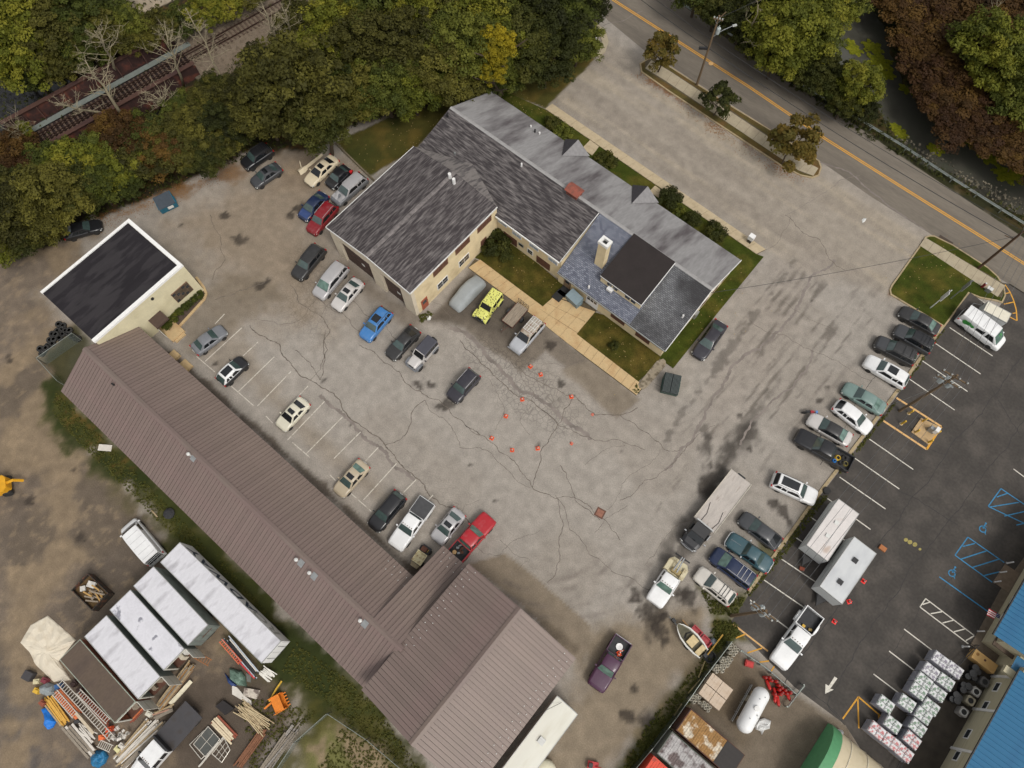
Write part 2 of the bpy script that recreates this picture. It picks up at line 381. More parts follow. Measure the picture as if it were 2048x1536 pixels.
# crazed-asphalt mask
cm=np.zeros(len(A))
def crazed(poly,s,k):
    global cm
    cm=np.maximum(cm,(1-sm(sdf(P2,gp(poly)) + (n2-.5)*3,-s,s))*k)
crazed([(930,660),(1010,690),(1110,740),(1160,860),(1110,880),(1000,800),(940,720)],1.5,1.)
crazed([(590,480),(700,560),(640,700),(560,640)],2,.6);crazed([(860,600),(1250,820),(1120,900),(880,720)],2,.35)
crazed([(1320,1180),(1400,1150),(1380,1250),(1290,1260)],2,.3);crazed([(640,800),(800,900),(960,1010),(900,1030),(720,900)],1.5,.35)
cb=gm.color_attributes.new('craze','FLOAT_COLOR','POINT');cb.data.foreach_set('color',np.repeat(cm[:,None],4,1).astype(np.float32).ravel())
def ground_mat():
    m=mat('yard_ground',(.2,.2,.2),.9,var=.13,scale=.9,attr='tone',fine=.16,bump=.12,detail=8,spec=.25)
    n=m.node_tree.nodes;L=m.node_tree.links;b=n['Principled BSDF'];src=b.inputs['Base Color'].links[0].from_socket
    tc=n.new('ShaderNodeTexCoord');wn=n.new('ShaderNodeTexNoise');wn.inputs['Scale'].default_value=.7;L.new(tc.outputs['Object'],wn.inputs['Vector'])
    mx=n.new('ShaderNodeMix');mx.data_type='RGBA';mx.inputs[0].default_value=.12;L.new(tc.outputs['Object'],mx.inputs[6]);L.new(wn.outputs['Color'],mx.inputs[7])
    vo=n.new('ShaderNodeTexVoronoi');vo.feature='DISTANCE_TO_EDGE';vo.inputs['Scale'].default_value=2.1;L.new(mx.outputs[2],vo.inputs['Vector'])
    mr=n.new('ShaderNodeMapRange');mr.inputs[1].default_value=0;mr.inputs[2].default_value=.09;mr.inputs[3].default_value=.42;mr.inputs[4].default_value=0;L.new(vo.outputs['Distance'],mr.inputs[0])
    at=n.new('ShaderNodeAttribute');at.attribute_name='craze';ml=n.new('ShaderNodeMath');ml.operation='MULTIPLY';L.new(mr.outputs[0],ml.inputs[0]);L.new(at.outputs['Fac'],ml.inputs[1])
    m3=n.new('ShaderNodeMix');m3.data_type='RGBA';L.new(ml.outputs[0],m3.inputs[0]);L.new(src,m3.inputs[6]);m3.inputs[7].default_value=(.035,.03,.026,1);L.new(m3.outputs[2],b.inputs['Base Color'])
    return m
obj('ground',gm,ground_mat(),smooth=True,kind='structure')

def sheet(name,pts,z,m,px=True,kind='structure'):
    p=gp(pts) if px else pts
    if sum(p[i][0]*p[(i+1)%len(p)][1]-p[(i+1)%len(p)][0]*p[i][1] for i in range(len(p))) < 0:p=p[::-1]
    return obj(name,MB().add([(x,y,z) for x,y in p],[list(range(len(p)))]),m,kind=kind)
def slabtop(name,pts,z0,z1,m,px=True,kind='structure',parent=None):
    return obj(name,MB().prism(gp(pts) if px else pts,z0,z1),m,kind=kind,parent=parent)
WATER=mat('stream_water',(.085,.082,.066),.12,var=.25,scale=.35,bump=.03,col2=(.065,.066,.05),spec=.5)
sheet('stream_water',[(x,y) for x,y in STREAM] if False else gp([(1560,-140),(1600,60),(1700,260),(1850,400),(2400,700),(2400,420),(2050,300),(1850,180),(1800,-140)],-2),-1.9,WATER,px=False)
sheet('river_water',gp([(-250,100),(240,110),(470,240),(370,330),(100,330),(-250,300)],-2),-1.9,mat('river_water',(.022,.021,.021),.1,var=.3,scale=.3,bump=.02),px=False)
# road -------------------------------------------------------------
ROADM=mat('road_asphalt',rgb(120,112,101),.88,var=.14,scale=.35,fine=.10,stretch=(.35,2.2,1),col2=rgb(102,95,86),band=(.42,.62),spec=.25,detail=8)
ra0,ra1=G(1233,4),G(1983,484.5)
sheet('road',gp([(900,-260),(1010,-120),(1150,-40),(1215,40),(1285,98),(1343,133),(1470,214),(1640,322),(1740,392),(1858,466),(1996,555),(2150,650),(2600,920),(2800,900),(2300,640),(2060,484),(1800,312),(1670,222),(1512,122),(1325,-20),(1100,-260)]),.006,ROADM,px=False)
DARK=mat('dark_lot_asphalt',rgb(68,64,60),.85,var=.12,scale=.4,fine=.14,col2=rgb(77,72,67),band=(.45,.65),spec=.3,detail=8)
sheet('parking_lot',gp([(1462,1244),(1500,1186),(1643,988),(1787,801),(1888,656),(1912,620),(1934,590),(1950,592),(1990,625),(2003,607),(2010,588),(2003,565),(2020,568),(2300,740),(2700,1200),(2300,1900),(1850,1700),(1690,1449),(1590,1375),(1535,1320)]),.006,DARK,px=False)
LINE=mat('white_line_paint',rgb(205,200,188),.8,var=.1,scale=3,col2=rgb(150,145,136),band=(.55,.75),scale2=4)
LINEW=mat('worn_white_line',rgb(200,193,180),.85,var=.1,scale=3,col2=rgb(152,144,132),band=(.48,.64),scale2=3)
LBLUE=mat('blue_line_paint',rgb(52,126,168),.8,var=.1,scale=3,col2=rgb(44,84,104),band=(.55,.75),scale2=4)
LYEL=mat('yellow_line_paint',rgb(206,150,50),.8,var=.12,scale=3,col2=rgb(150,110,55),band=(.55,.75),scale2=3)
LTAN=mat('faded_line_paint',rgb(206,164,108),.8,var=.12,scale=3)
def line(name,p,q,m,wd=.11,z=.012,px=True):
    p=G(*p) if px else Vector(p);q=G(*q) if px else Vector(q)
    d_=(q-p).to_2d().normalized();nn=Vector((-d_.y,d_.x))*wd/2
    return obj(name,MB().quad((p.x-nn.x,p.y-nn.y,z),(q.x-nn.x,q.y-nn.y,z),(q.x+nn.x,q.y+nn.y,z),(p.x+nn.x,p.y+nn.y,z)),m,kind='structure')
# road centre line: double yellow
cl=[(1180,-32),(1233,4),(1422,125),(1500,175),(1645,274),(1800,372),(1983,486),(2100,560),(2300,690)]
for off in (-.13,.13):
    b=MB();pts=[G(*p) for p in cl]
    for p,q in zip(pts[:-1],pts[1:]):
        d_=(q-p).to_2d().normalized();nn=Vector((-d_.y,d_.x));o1=nn*(off-.07);o2=nn*(off+.07)
        b.quad((p.x+o1.x,p.y+o1.y,.012),(q.x+o1.x,q.y+o1.y,.012),(q.x+o2.x,q.y+o2.y,.012),(p.x+o2.x,p.y+o2.y,.012))
    obj('road_centre_line',b,LYEL,kind='structure')
sheet('manhole_cover',[(1422+5*cos(t*pi/5),127+4*sin(t*pi/5)) for t in range(10)],.016,LTAN)
# stalls of the yard
for p,q in [((449,628),(430,648)),((483.6,655.6),(410,723)),((516,684),(486,712)),((548.5,713.5),(477,783)),((582,743),(515,812)),((616,772),(580,810)),((649,803),(575,880)),((685,834),(612,908)),((721,864),(668,917)),((756.5,895),(728,925)),((793,927),(727,1000)),((832,959.5),(805,987)),((866,990),(840,1018))]:
    line('parking_line',p,q,LINEW,.10,.006)
for p,q in [((393,712.7),(430,744)),((460,770),(508,812)),((532,832),(545,846)),((585,885),(620,915)),((660,950),(672,962)),((700,985),(743,1023))]:
    line('parking_line',p,q,LINEW,.10,.006)
# stalls of the dark lot
for p,q in [((1938,586),(1988,618)),((1899,655),(1985,712)),((1871,687),(1961,748)),((1845,722),(1935,783)),((1820,759),(1909,820)),((1735.5,876),(1826.5,939)),((1709,916),(1798.5,978)),((1679,954),(1771,1018)),((1655,997),(1741,1059)),((1621,1034),(1712,1096)),((1590,1074),(1680,1135)),((1560,1116),(1640,1170)),((1528,1160),(1608,1215)),((1500,1200),(1600,1275)),((1808,1258),(1866,1302)),((1778,1302),(1834,1345)),((1747,1348),(1800,1388)),((2027,938),(2100,992))]:
    line('parking_line',p,q,LINE,.11)
def bay(outer,hatch,m):
    for a_,b_ in zip(outer[:-1],outer[1:]):line('bay_line',a_,b_,m,.11)
    for a_,b_ in hatch:line('bay_line',a_,b_,m,.11,.016)
Zm=lambda x,y:(1500+x/3.737,800+y/3.737)
bay([Zm(2300,1040),Zm(1780,795),Zm(1875,662),Zm(2300,950)],[(Zm(1845,725),Zm(1925,697)),(Zm(1790,800),Zm(2010,765)),(Zm(1900,868),Zm(2100,822)),(Zm(1990,935),Zm(2200,890))],LBLUE)
bay([Zm(1810,1362),Zm(1532,1160),Zm(1628,1025),Zm(1900,1215)],[(Zm(1590,1095),Zm(1680,1072)),(Zm(1575,1190),Zm(1765,1128)),(Zm(1660,1252),Zm(1858,1190)),(Zm(1750,1312),Zm(1860,1285))],LBLUE)
line('bay_line',Zm(1415,1322),Zm(1790,1590),LBLUE,.12)
Zb=lambda x,y:(1600+x/3.98,1150+y/3.98)
bay([Zb(1340,548),Zb(955,255),Zb(1000,188),Zb(1388,483),Zb(1320,522)],[(Zb(975,235),Zb(1035,215)),(Zb(1040,308),Zb(1130,292)),(Zb(1135,382),Zb(1220,360)),(Zb(1225,452),Zb(1310,430))],LINE)
# yellow kerb hatching at the lot entrance and at the equipment pads
Ze=lambda x,y:(1748+x/4.727,400+y/4.727)
arc=[(1238,800),(1285,870),(1320,950),(1345,1040),(1352,1140)]
for a_,b_ in zip(arc[:-1],arc[1:]):line('kerb_marking',Ze(*a_),Ze(*b_),LYEL,.14)
for a_,b_ in (((1245,885),(1278,876)),((1228,985),(1318,965)),((1310,1072),(1340,1068)),((1262,1095),(1348,1140))):line('kerb_marking',Ze(*a_),Ze(*b_),LYEL,.12,.016)
Zk=lambda x,y:(1500+x/3.737,500+y/3.737)
for a_,b_,m_ in (((1095,1105),(1430,1320),LTAN),((1430,1320),(1320,1490),LYEL),((975,1262),(1320,1490),LTAN)):line('pad_marking',Zk(*a_),Zk(*b_),m_,.22)
Zp=lambda x,y:(1280+x/5.12,1236+y/5.12)
for a_,b_,m_ in (((950,60),(1310,340),LTAN),((980,205),(1080,165),LYEL),((1100,358),(1250,308),LYEL),((1225,452),(1320,440),LYEL),((1330,565),(1375,495),LYEL)):line('pad_marking',Zp(*a_),Zp(*b_),m_,.16 if m_ is LTAN else .13)
for a_,b_ in (((340,1145),(465,970)),((465,970),(650,1130)),((460,985),(468,1220)),((625,1110),(630,1170))):line('pad_marking',Zb(*a_),Zb(*b_),LYEL,.14)
# travel arrow
ar=MB();pts=[Zb(*p) for p in [(275,808),(298,824),(240,905),(268,912),(200,946),(203,868),(228,882)]]
obj('arrow_marking',MB().add([tuple(G(*p)[:2])+(.013,) for p in pts],[list(range(7))]),LINE,kind='structure')
# wheelchair symbols
def wheelchair(px,py,s=1.0):
    o=G(px,py);b=MB();z=.014
    U=Vector((cos(R(0)),sin(R(0))));V=Vector((0,1))
    def q(u,v):return (o.x + u*s,o.y + v*s,z)
    n=20
    for i in range(15):
        t0=R(70 + i*18);t1=R(70 + (i+1)*18)
        b.quad(q(.42*cos(t0),.42*sin(t0)),q(.6*cos(t0),.6*sin(t0)),q(.6*cos(t1),.6*sin(t1)),q(.42*cos(t1),.42*sin(t1)))
    b.quad(q(-.12,.15),q(.06,.15),q(.06,1.0),q(-.12,1.0));b.quad(q(.06,.3),q(.5,.3),q(.5,.46),q(.06,.46))
    b.quad(q(.5,.46),q(.34,.46),q(.56,-.42),q(.74,-.42));b.quad(q(.06,.68),q(.4,.68),q(.4,.8),q(.06,.8));b.quad(q(.74,-.42),q(.56,-.42),q(.8,-.52),q(.88,-.4))
    b.add([q(-.03+.17*cos(i*pi/5),1.22+.17*sin(i*pi/5)) for i in range(10)],[list(range(10))])
    obj('wheelchair_marking',b,LBLUE,kind='structure')
wheelchair(*Zm(1738,965),.62);wheelchair(*Zm(1508,1295),.62)
# faded yellow dots
for px,py,r_ in ((*Zm(1165,1045),.22),(*Zm(1195,1062),.25),(*Zm(1232,1080),.25),(*Zm(1270,1115),.15)):
    sheet('paint_patch',[(px+20*r_*cos(t*pi/4),py+18*r_*sin(t*pi/4)) for t in range(8)],.013,mat('faded_yellow',rgb(150,138,80),.85,var=.2))

# cracks, sealed joints -------------------------------------------
CRACK=mat('crack_dark',rgb(100,91,82),.95,var=.3,scale=2);TAR=mat('tar_seal',rgb(44,41,39),.7,var=.15)  # dark strip colour of the asphalt cracks, and tar
TARG=mat('tar_seam',rgb(122,113,106),.85,var=.25,scale=.8)
def crack(pts,wd=.07,m=CRACK,jit=.22,z=.004,step=.5,px=True,name='crack'):
    out=[G(*q).to_2d() for q in pts]
    for lev in range(6):
        nw=[out[0]]
        for a_,b_ in zip(out[:-1],out[1:]):
            e=b_-a_
            if e.length > .28:nw.append((a_+b_)/2 + Vector((-e.y,e.x))*random.uniform(-1,1)*min(.12,jit*.6))
            nw.append(b_)
        out=nw
    b=MB();vs=[]
    for i,q in enumerate(out):
        t=(out[min(i+1,len(out)-1)]-out[max(i-1,0)]).normalized();nn=Vector((-t.y,t.x));ww=wd*random.uniform(.45,1.2)/2
        vs += [(q.x+nn.x*ww,q.y+nn.y*ww,z),(q.x-nn.x*ww,q.y-nn.y*ww,z)]
    b.add(vs,[[2*i,2*i+1,2*i+3,2*i+2] for i in range(len(out)-1)]);return b
yard=MB()
for pts,wd in [
 ([(500,650),(560,690),(620,760),(680,800),(720,850),(770,890),(830,955),(905,1015),(960,1060)],.16),([(620,760),(640,740),(655,700),(650,660)],.10),
 ([(770,890),(800,880),(820,850),(830,815),(850,800)],.12),([(700,600),(760,640),(800,690)],.08),([(640,600),(700,640),(720,665)],.09),([(718,690),(780,730),(850,790),(930,850),(960,870)],.12),
 ([(850,800),(900,850),(920,895),(960,895)],.08),([(930,850),(960,870),(1000,905),(1035,930),(1065,975),(1160,1000),(1210,1040),(1240,1080)],.10),([(1065,975),(1075,940),(1080,905),(1100,875),(1115,850),(1150,790)],.12),
 ([(920,680),(980,740),(1060,800),(1115,850)],.14),([(980,690),(1040,740),(1090,770),(1130,790),(1150,790)],.10),([(1115,850),(1160,870),(1220,880),(1290,900)],.08),([(1150,790),(1190,830),(1240,830),(1275,815)],.12),
 ([(1240,830),(1300,870),(1330,900),(1360,900)],.10),([(1275,760),(1300,760),(1340,780)],.05),([(1060,975),(1010,935),(960,895)],.07),([(1085,730),(1180,720),(1230,755)],.05),
 ([(1110,990),(1140,1060),(1180,1110),(1240,1150),(1300,1180),(1330,1170)],.07),([(1115,995),(1128,1050),(1120,1120),(1095,1165)],.10),([(1240,1000),(1290,960),(1370,900),(1430,850)],.08),
 ([(1120,930),(1150,1000),(1200,1040)],.10),([(1190,1065),(1240,1020),(1255,1010)],.06),([(1205,1030),(1260,950),(1320,900)],.05),([(1000,1080),(1060,1120),(1035,1140)],.05),([(420,430),(440,470),(450,520),(425,560)],.10),
 ([(430,600),(480,580),(530,565)],.12),([(640,640),(690,580),(700,540)],.06),([(580,570),(620,620),(660,660),(650,720),(640,760)],.12),([(590,700),(640,760)],.10),([(850,590),(905,640),(960,720)],.05),
 ([(1500,640),(1600,690),(1700,740),(1745,762)],.06),([(1570,430),(1600,460),(1640,480),(1660,520),(1690,540)],.10),([(1530,500),(1560,480),(1580,430)],.05),([(1560,600),(1620,640),(1660,655)],.05),
 ([(1380,1040),(1320,1090),(1290,1130)],.05),([(960,1060),(940,1090),(1000,1110),(1080,1060)],.05),([(1300,560),(1310,580)],.02),([(640,590),(600,640),(560,650),(500,640)],.06),
 ([(980,760),(1010,820),(990,860)],.05),([(1040,745),(1070,790),(1040,840),(1060,870)],.05),([(880,1080),(930,1010),(960,1000)],.04),([(1170,930),(1210,900),(1250,890)],.05)]:
    b=crack(pts,wd*.8);yard.add(b.v,b.f)
obj('asphalt_cracks',yard,CRACK,kind='stuff')
seam=MB()
for pts,wd in [([(1670,520),(1540,680),(1400,850),(1330,940)],.35),([(1625,700),(1560,790),(1480,890)],.25),([(900,655),(980,720),(1100,810),(1180,880)],.5),([(640,790),(700,840),(760,895),(830,960)],.45)]:
    b=crack(pts,wd,jit=.3,z=.0035);seam.add(b.v,b.f)
obj('worn_seams',seam,TARG,kind='stuff')
lot=MB()
for pts,wd in [([(2048,700),(1990,790),(1930,860),(1870,940),(1840,980)],.10),([(1840,980),(1780,1060),(1740,1110),(1650,1250),(1590,1330),(1560,1390)],.10),([(2060,830),(1990,920),(1930,1000),(1870,1080),(1800,1180),(1740,1260),(1690,1340),(1660,1390),(1655,1410),(1690,1450)],.09),
  ([(1795,980),(1850,1010),(1890,1035),(1915,1050)],.09),([(1980,770),(2010,820),(2040,870)],.08),([(1865,900),(1890,910)],.08),([(1760,740),(1700,830),(1640,930)],.05),([(1885,1180),(1930,1130),(2000,1020)],.05),([(1600,1365),(1680,1435)],.07),([(1850,1200),(1800,1280),(1740,1370)],.05),([(2020,600),(2048,615),(2100,650)],.12)]:
    b=crack(pts,wd,jit=.12,z=.010);lot.add(b.v,b.f)
obj('sealed_cracks',lot,TAR,kind='stuff')
rs=MB()
for pts,wd in [([(1310,-10),(1430,80),(1560,165)],.07),([(1620,320),(1700,345),(1760,395),(1850,460)],.22),([(1150,122),(1200,115),(1290,118)],.05),([(1570,430),(1680,360),(1720,350)],.06),([(1200,55),(1250,40),(1285,22)],.12)]:
    b=crack(pts,wd,jit=.1,z=.010);rs.add(b.v,b.f)
obj('road_cracks',rs,TARG,kind='stuff')

# pavements: one slab after another ---------------------------------
GRASS=mat('lawn_grass',rgb(56,64,20),.95,var=.25,scale=.9,fine=.22,col2=rgb(84,78,32),band=(.46,.68),scale2=.35,bump=.4,spec=.1,detail=8)
GRASSD=mat('courtyard_grass',rgb(62,60,22),.95,var=.25,scale=.9,fine=.22,col2=rgb(88,76,34),band=(.45,.66),scale2=.4,bump=.4,spec=.1,detail=8)
KERB=mat('kerb_concrete',rgb(170,152,118),.9,var=.15,scale=1.2,col2=rgb(140,124,98),band=(.45,.65),fine=.1)
WALK2=mat('tan_concrete',rgb(190,164,122),.9,var=.10,scale=.8,col2=rgb(170,140,100),band=(.48,.68),fine=.08,bump=.05)
def slabs(root,p0,p1,q0,q1,n,z0,z1,m,gap=.03,m2=1,rows=None):
    """quad p0-p1 (one edge) q0-q1 (other edge) cut into n x m2 slabs"""
    for i in range(n):
        for j in range(m2):
            def pt(u,v):
                a_=Vector(p0).lerp(Vector(p1),u);b_=Vector(q0).lerp(Vector(q1),u);return a_.lerp(b_,v)
            L1=(Vector(p1)-Vector(p0)).length;gu=gap/2/L1;gv=gap/2/max(.3,(Vector(q0)-Vector(p0)).length)
            u0,u1=i/n+gu,(i+1)/n-gu;v0,v1=j/m2+gv*(j>0),(j+1)/m2-gv*(j<m2-1);dz=random.uniform(-.008,.008)
            obj('paving_slab',MB().prism([pt(u0,v0),pt(u1,v0),pt(u1,v1),pt(u0,v1)],z0,z1+dz),m,root)
def emptyst(name):
    o=bpy.data.objects.new(name,None);C.objects.link(o);o['kind']='structure';return o
g2=lambda *p:tuple(G(*p)[:2])
fw=slabtop('front_sidewalk',[(1104,209),(1531,500),(1514,508.5),(1091,218.5)],-.1,.06,mat('joint_dirt',rgb(86,76,58),.95,var=.2))
slabs(fw,g2(1104,208.5),g2(1531,499.5),g2(1090.5,218.7),g2(1512.5,508.7),24,.05,.13,CONC)
pth=slabtop('entry_path',[(1180,281),(1198,294),(1184,312),(1164,298)],-.1,.06,_mats['joint_dirt']);slabs(pth,g2(1180,281),g2(1164,298),g2(1198,294),g2(1184,312),2,.05,.125,CONC)
pth=slabtop('entry_path',[(1310,372),(1330,386),(1318,398),(1298,384)],-.1,.06,_mats['joint_dirt']);slabs(pth,g2(1310,372),g2(1298,384),g2(1330,386),g2(1318,398),2,.05,.125,CONC)
cw=slabtop('courtyard_walk',[(950,518),(973,530),(1087,615),(1107,594.5),(1128,580),(1195,618),(1190,626),(1152,668),(1275,763),(1284,779),(1272,791),(1170,714.6),(1065,631),(936,536)],-.1,.05,_mats['joint_dirt'])
slabs(cw,g2(937,536),g2(1065,631),g2(960,520),g2(1087,615),9,.04,.12,WALK2)
slabs(cw,g2(1065,631),g2(1137,688.5),g2(1107,594.5),g2(1190.5,624),4,.04,.12,WALK2,m2=3)
slabs(cw,g2(1137,688.5),g2(1273,790.5),g2(1152,668),g2(1287,772),9,.04,.12,WALK2)
slabs(cw,g2(1108,593.5),g2(1148,605.5),g2(1128,580),g2(1168,600),2,.04,.12,WALK2,m2=2)
slabtop('courtyard_lawn',[(950,516),(1003,466),(1126,570),(1128,580),(1107,594.5),(1087,615),(960,520)],-.1,.09,GRASSD)
slabtop('side_lawn',[(1190.5,625.6),(1240,640),(1322,712),(1316,726),(1276,764),(1152,668)],-.1,.09,GRASSD)
slabtop('end_lawn',[(1440,520),(1513,509),(1527,514),(1436,625),(1346,737),(1320,718),(1322,708)],-.1,.086,GRASS)
slabtop('front_lawn',[(1012,185),(1090.5,219.5),(1512,509),(1466,540),(1380,480),(1200,350),(1080,270),(960,190)],-.1,.08,GRASS)
isl=slabtop('planting_bed',[(1326,718),(1331,723),(1331,732),(1295,773),(1287,779),(1279,777),(1276,769),(1313,723)],-.1,.14,mat('old_concrete',rgb(150,138,118),.9,var=.25,scale=2,col2=rgb(96,86,70),band=(.45,.6)))
# roadside island
ISL=[(1279,128),(1296,118),(1318,122),(1343,136),(1466,215),(1545,263),(1638,322),(1643,336),(1638,352),(1624,357),(1600,352),(1562,333),(1430,246),(1340,186),(1282,145)]
slabtop('roadside_island',ISL,-.1,.13,KERB)
def inset(pts,k=.18):
    p=gp(pts);n=len(p);out=[]
    ar_=sum(p[i][0]*p[(i+1)%n][1]-p[(i+1)%n][0]*p[i][1] for i in range(n));s_=1 if ar_ > 0 else -1
    for i in range(n):
        e0=(Vector(p[i])-Vector(p[i-1])).normalized();e1=(Vector(p[(i+1)%n])-Vector(p[i])).normalized()
        n0=Vector((-e0.y,e0.x))*s_;n1_=Vector((-e1.y,e1.x))*s_;h=n0+n1_;h=h/max(.4,h.length_squared)*2
        out.append(tuple(Vector(p[i])+h*k))
    return out
slabtop('island_grass',inset(ISL),-.1,.145,mat('verge_grass',rgb(78,68,26),.95,var=.25,scale=.8,fine=.25,col2=rgb(96,72,34),band=(.45,.65),scale2=.5,bump=.4),px=False)
isw=slabtop('island_sidewalk',[(1290,124),(1308,118),(1338,142),(1460,221),(1632,338),(1626,352),(1605,348),(1440,238),(1328,165),(1290,140)],-.05,.15,_mats['joint_dirt'])
WALK3=mat('grey_concrete',rgb(168,156,132),.9,var=.1,scale=.9,col2=rgb(150,138,116),band=(.45,.66),fine=.08)
slabs(isw,g2(1332,164),g2(1596,342),g2(1344,147),g2(1612,326),15,.14,.165,WALK3)
slabs(isw,g2(1596,342),g2(1626,353),g2(1612,326),g2(1636,338),2,.14,.165,WALK3);slabs(isw,g2(1290,138),g2(1332,164),g2(1302,122),g2(1344,147),2,.14,.165,WALK3)
# corner island at the lot entrance
ISL2=[(1844,484),(1849,475),(1858,471.5),(1868,472),(1905,490),(1975,535),(1995,553),(2008,575),(2011,592),(2004,607),(1992,603),(1960,597),(1937,588),(1888,655),(1850,632),(1808,607),(1780,590),(1778,580),(1782,571)]
slabtop('corner_island',ISL2,-.1,.12,KERB);slabtop('corner_lawn',inset(ISL2),-.1,.135,GRASS,px=False)
csw=slabtop('corner_sidewalk',[(1845,480),(1851,479),(2008,569),(2003,596),(1995,594),(1840,492)],-.05,.14,_mats['joint_dirt'])
slabs(csw,g2(1838,492),g2(1994,595),g2(1849,476),g2(2009,573),9,.13,.155,WALK3)
slabtop('lot_apron',[(1939,586),(1976,614),(1955,640),(1905,645),(1912,620)],.002,.142,DARK)
# kerb between the yard and the lot
kb=[(1500,1185),(1643,986),(1786,799),(1888,654)]
kr=emptyst('lot_kerb')
for a_,b_ in zip(kb[:-1],kb[1:]):
    p,q=G(*a_),G(*b_);n_=max(1,int((q-p).length/2.6));d_=(q-p).normalized();nn=Vector((-d_.y,d_.x,0))
    for i in range(n_):
        u,v=p.lerp(q,i/n_)+d_*.01,p.lerp(q,(i+1)/n_)-d_*.01
        obj('kerb_stone',MB().prism([(u+nn*.02)[:2],(v+nn*.02)[:2],(v+nn*.34)[:2],(u+nn*.34)[:2]],-.05,.11+random.uniform(-.02,.01)),KERB,kr)
# kerb at the road junction in the north
KN=[(1176,35),(1195,48),(1212,66),(1217,84),(1210,105),(1199,116),(1193,110),(1204,84),(1198,66),(1184,52)]
slabtop('corner_pavement',KN,-.05,.12,WALK3)
# ================================================================== BUILDINGS
def ray(px,py):
    u=(px-1024)/FPX;v=(768-py)/FPX;x,y,z=u,sin(_t)+v*cos(_t),-cos(_t)+v*sin(_t)
    return Vector((x*cos(_y)-y*sin(_y),x*sin(_y)+y*cos(_y),z))
def GB(px,py,b):d_=ray(px,py);k=b/d_.y;return Vector((d_.x*k,b,CAM_H+d_.z*k))
def GA(px,py,a):d_=ray(px,py);k=a/d_.x;return Vector((a,d_.y*k,CAM_H+d_.z*k))
CREAM=mat('cream_stucco',rgb(214,196,158),.9,var=.08,scale=.8,col2=rgb(190,170,134),band=(.52,.75),scale2=.5,fine=.05,bump=.05)
OFFICE=mat('pale_block_wall',rgb(208,199,166),.9,var=.07,scale=.6,col2=rgb(190,180,146),band=(.5,.75),scale2=.4,fine=.04)
TRIM=mat('white_trim',(.72,.71,.68),.6,var=.06)
BROWN=mat('brown_panel',rgb(92,60,46),.7,var=.2,scale=2)
BROWND=mat('brown_door_panel',rgb(70,52,46),.6,var=.15,scale=2)
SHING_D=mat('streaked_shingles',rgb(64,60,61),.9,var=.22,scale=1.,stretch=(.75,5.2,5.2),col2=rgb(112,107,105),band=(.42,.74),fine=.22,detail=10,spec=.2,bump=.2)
SHING_G=mat('garage_shingles',rgb(66,61,62),.9,var=.22,scale=1.,stretch=(5.2,.72,5.2),col2=rgb(110,105,103),band=(.42,.75),fine=.22,detail=10,spec=.2,bump=.2)
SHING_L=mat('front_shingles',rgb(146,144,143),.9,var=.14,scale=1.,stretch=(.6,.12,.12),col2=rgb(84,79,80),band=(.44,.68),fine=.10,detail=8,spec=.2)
SLATE=bricktex('slate_shingles',rgb(132,136,148),rgb(92,96,110),rgb(60,62,70),.34,.17,stain=(rgb(44,42,44),(.35,.3,.3),.0),msize=.02)
SLATE_D=bricktex('stained_shingles',rgb(128,129,131),rgb(100,101,104),rgb(60,60,62),.34,.17,stain=(rgb(38,36,37),(.2,.2,.2),.85),msize=.02)
FLAT=mat('flat_membrane',rgb(50,45,44),.9,var=.1,scale=.8,fine=.06,spec=.2)
def roofplane(name,pts,m,parent,th=.16,edge=None):
    """sloping slab: pts are its upper corners"""
    n=len(pts);top=[Vector(p) for p in pts]
    nz=(top[1]-top[0]).cross(top[2]-top[0]).z
    if nz < 0:top=top[::-1]
    vs=top + [p-Vector((0,0,th)) for p in top]
    return obj(name,MB().add(vs,[list(range(n)),list(range(n,2*n))[::-1]] + [[i,n+i,n+(i+1)%n,(i+1)%n] for i in range(n)]),m,parent)
def fascia(name,p,q,parent,m=TRIM,wd=.07,h=.24):
    p=Vector(p);q=Vector(q);d_=(q-p).to_2d().normalized();nn=Vector((-d_.y,d_.x,0))*wd
    b=MB();up=Vector((0,0,.03));dn=Vector((0,0,h))
    b.add([p-dn,q-dn,q-dn+nn,p-dn+nn,p+up,q+up,q+up+nn,p+up+nn],[(3,2,1,0),(4,5,6,7),(0,1,5,4),(1,2,6,5),(2,3,7,6),(3,0,4,7)])
    return obj(name,b,m,parent,fix=True)
def window_b(parent,a,z,w_,h,b,m=DARKWIN,frame=TRIM,nx=2,nz=1,out=-1,name='window'):
    """window on a wall facing -Y (out=-1) or +Y"""
    y=b+out*.05;f=MB()
    f.box(a-w_/2-.07,a+w_/2+.07,min(y,b),max(y,b),z-h/2-.07,z+h/2+.07)
    o=obj(name,f,frame,parent)
    for i in range(nx):
        for j in range(nz):
            x0=a-w_/2+i*w_/nx+.03;x1=a-w_/2+(i+1)*w_/nx-.03;z0=z-h/2+j*h/nz+.03;z1=z-h/2+(j+1)*h/nz-.03
            obj('pane',MB().box(x0,x1,min(y,y+out*.012),max(y,y+out*.012),z0,z1),m,o)
    return o
def window_a(parent,b,z,w_,h,a,m=DARKWIN,frame=TRIM,nx=2,nz=1,name='window'):
    x=a+.05;o=obj(name,MB().box(a,x,b-w_/2-.07,b+w_/2+.07,z-h/2-.07,z+h/2+.07),frame,parent)
    for i in range(nx):
        for j in range(nz):
            y0=b-w_/2+i*w_/nx+.03;y1=b-w_/2+(i+1)*w_/nx-.03;z0=z-h/2+j*h/nz+.03;z1=z-h/2+(j+1)*h/nz-.03
            obj('pane',MB().box(x,x+.012,y0,y1,z0,z1),m,o)
    return o
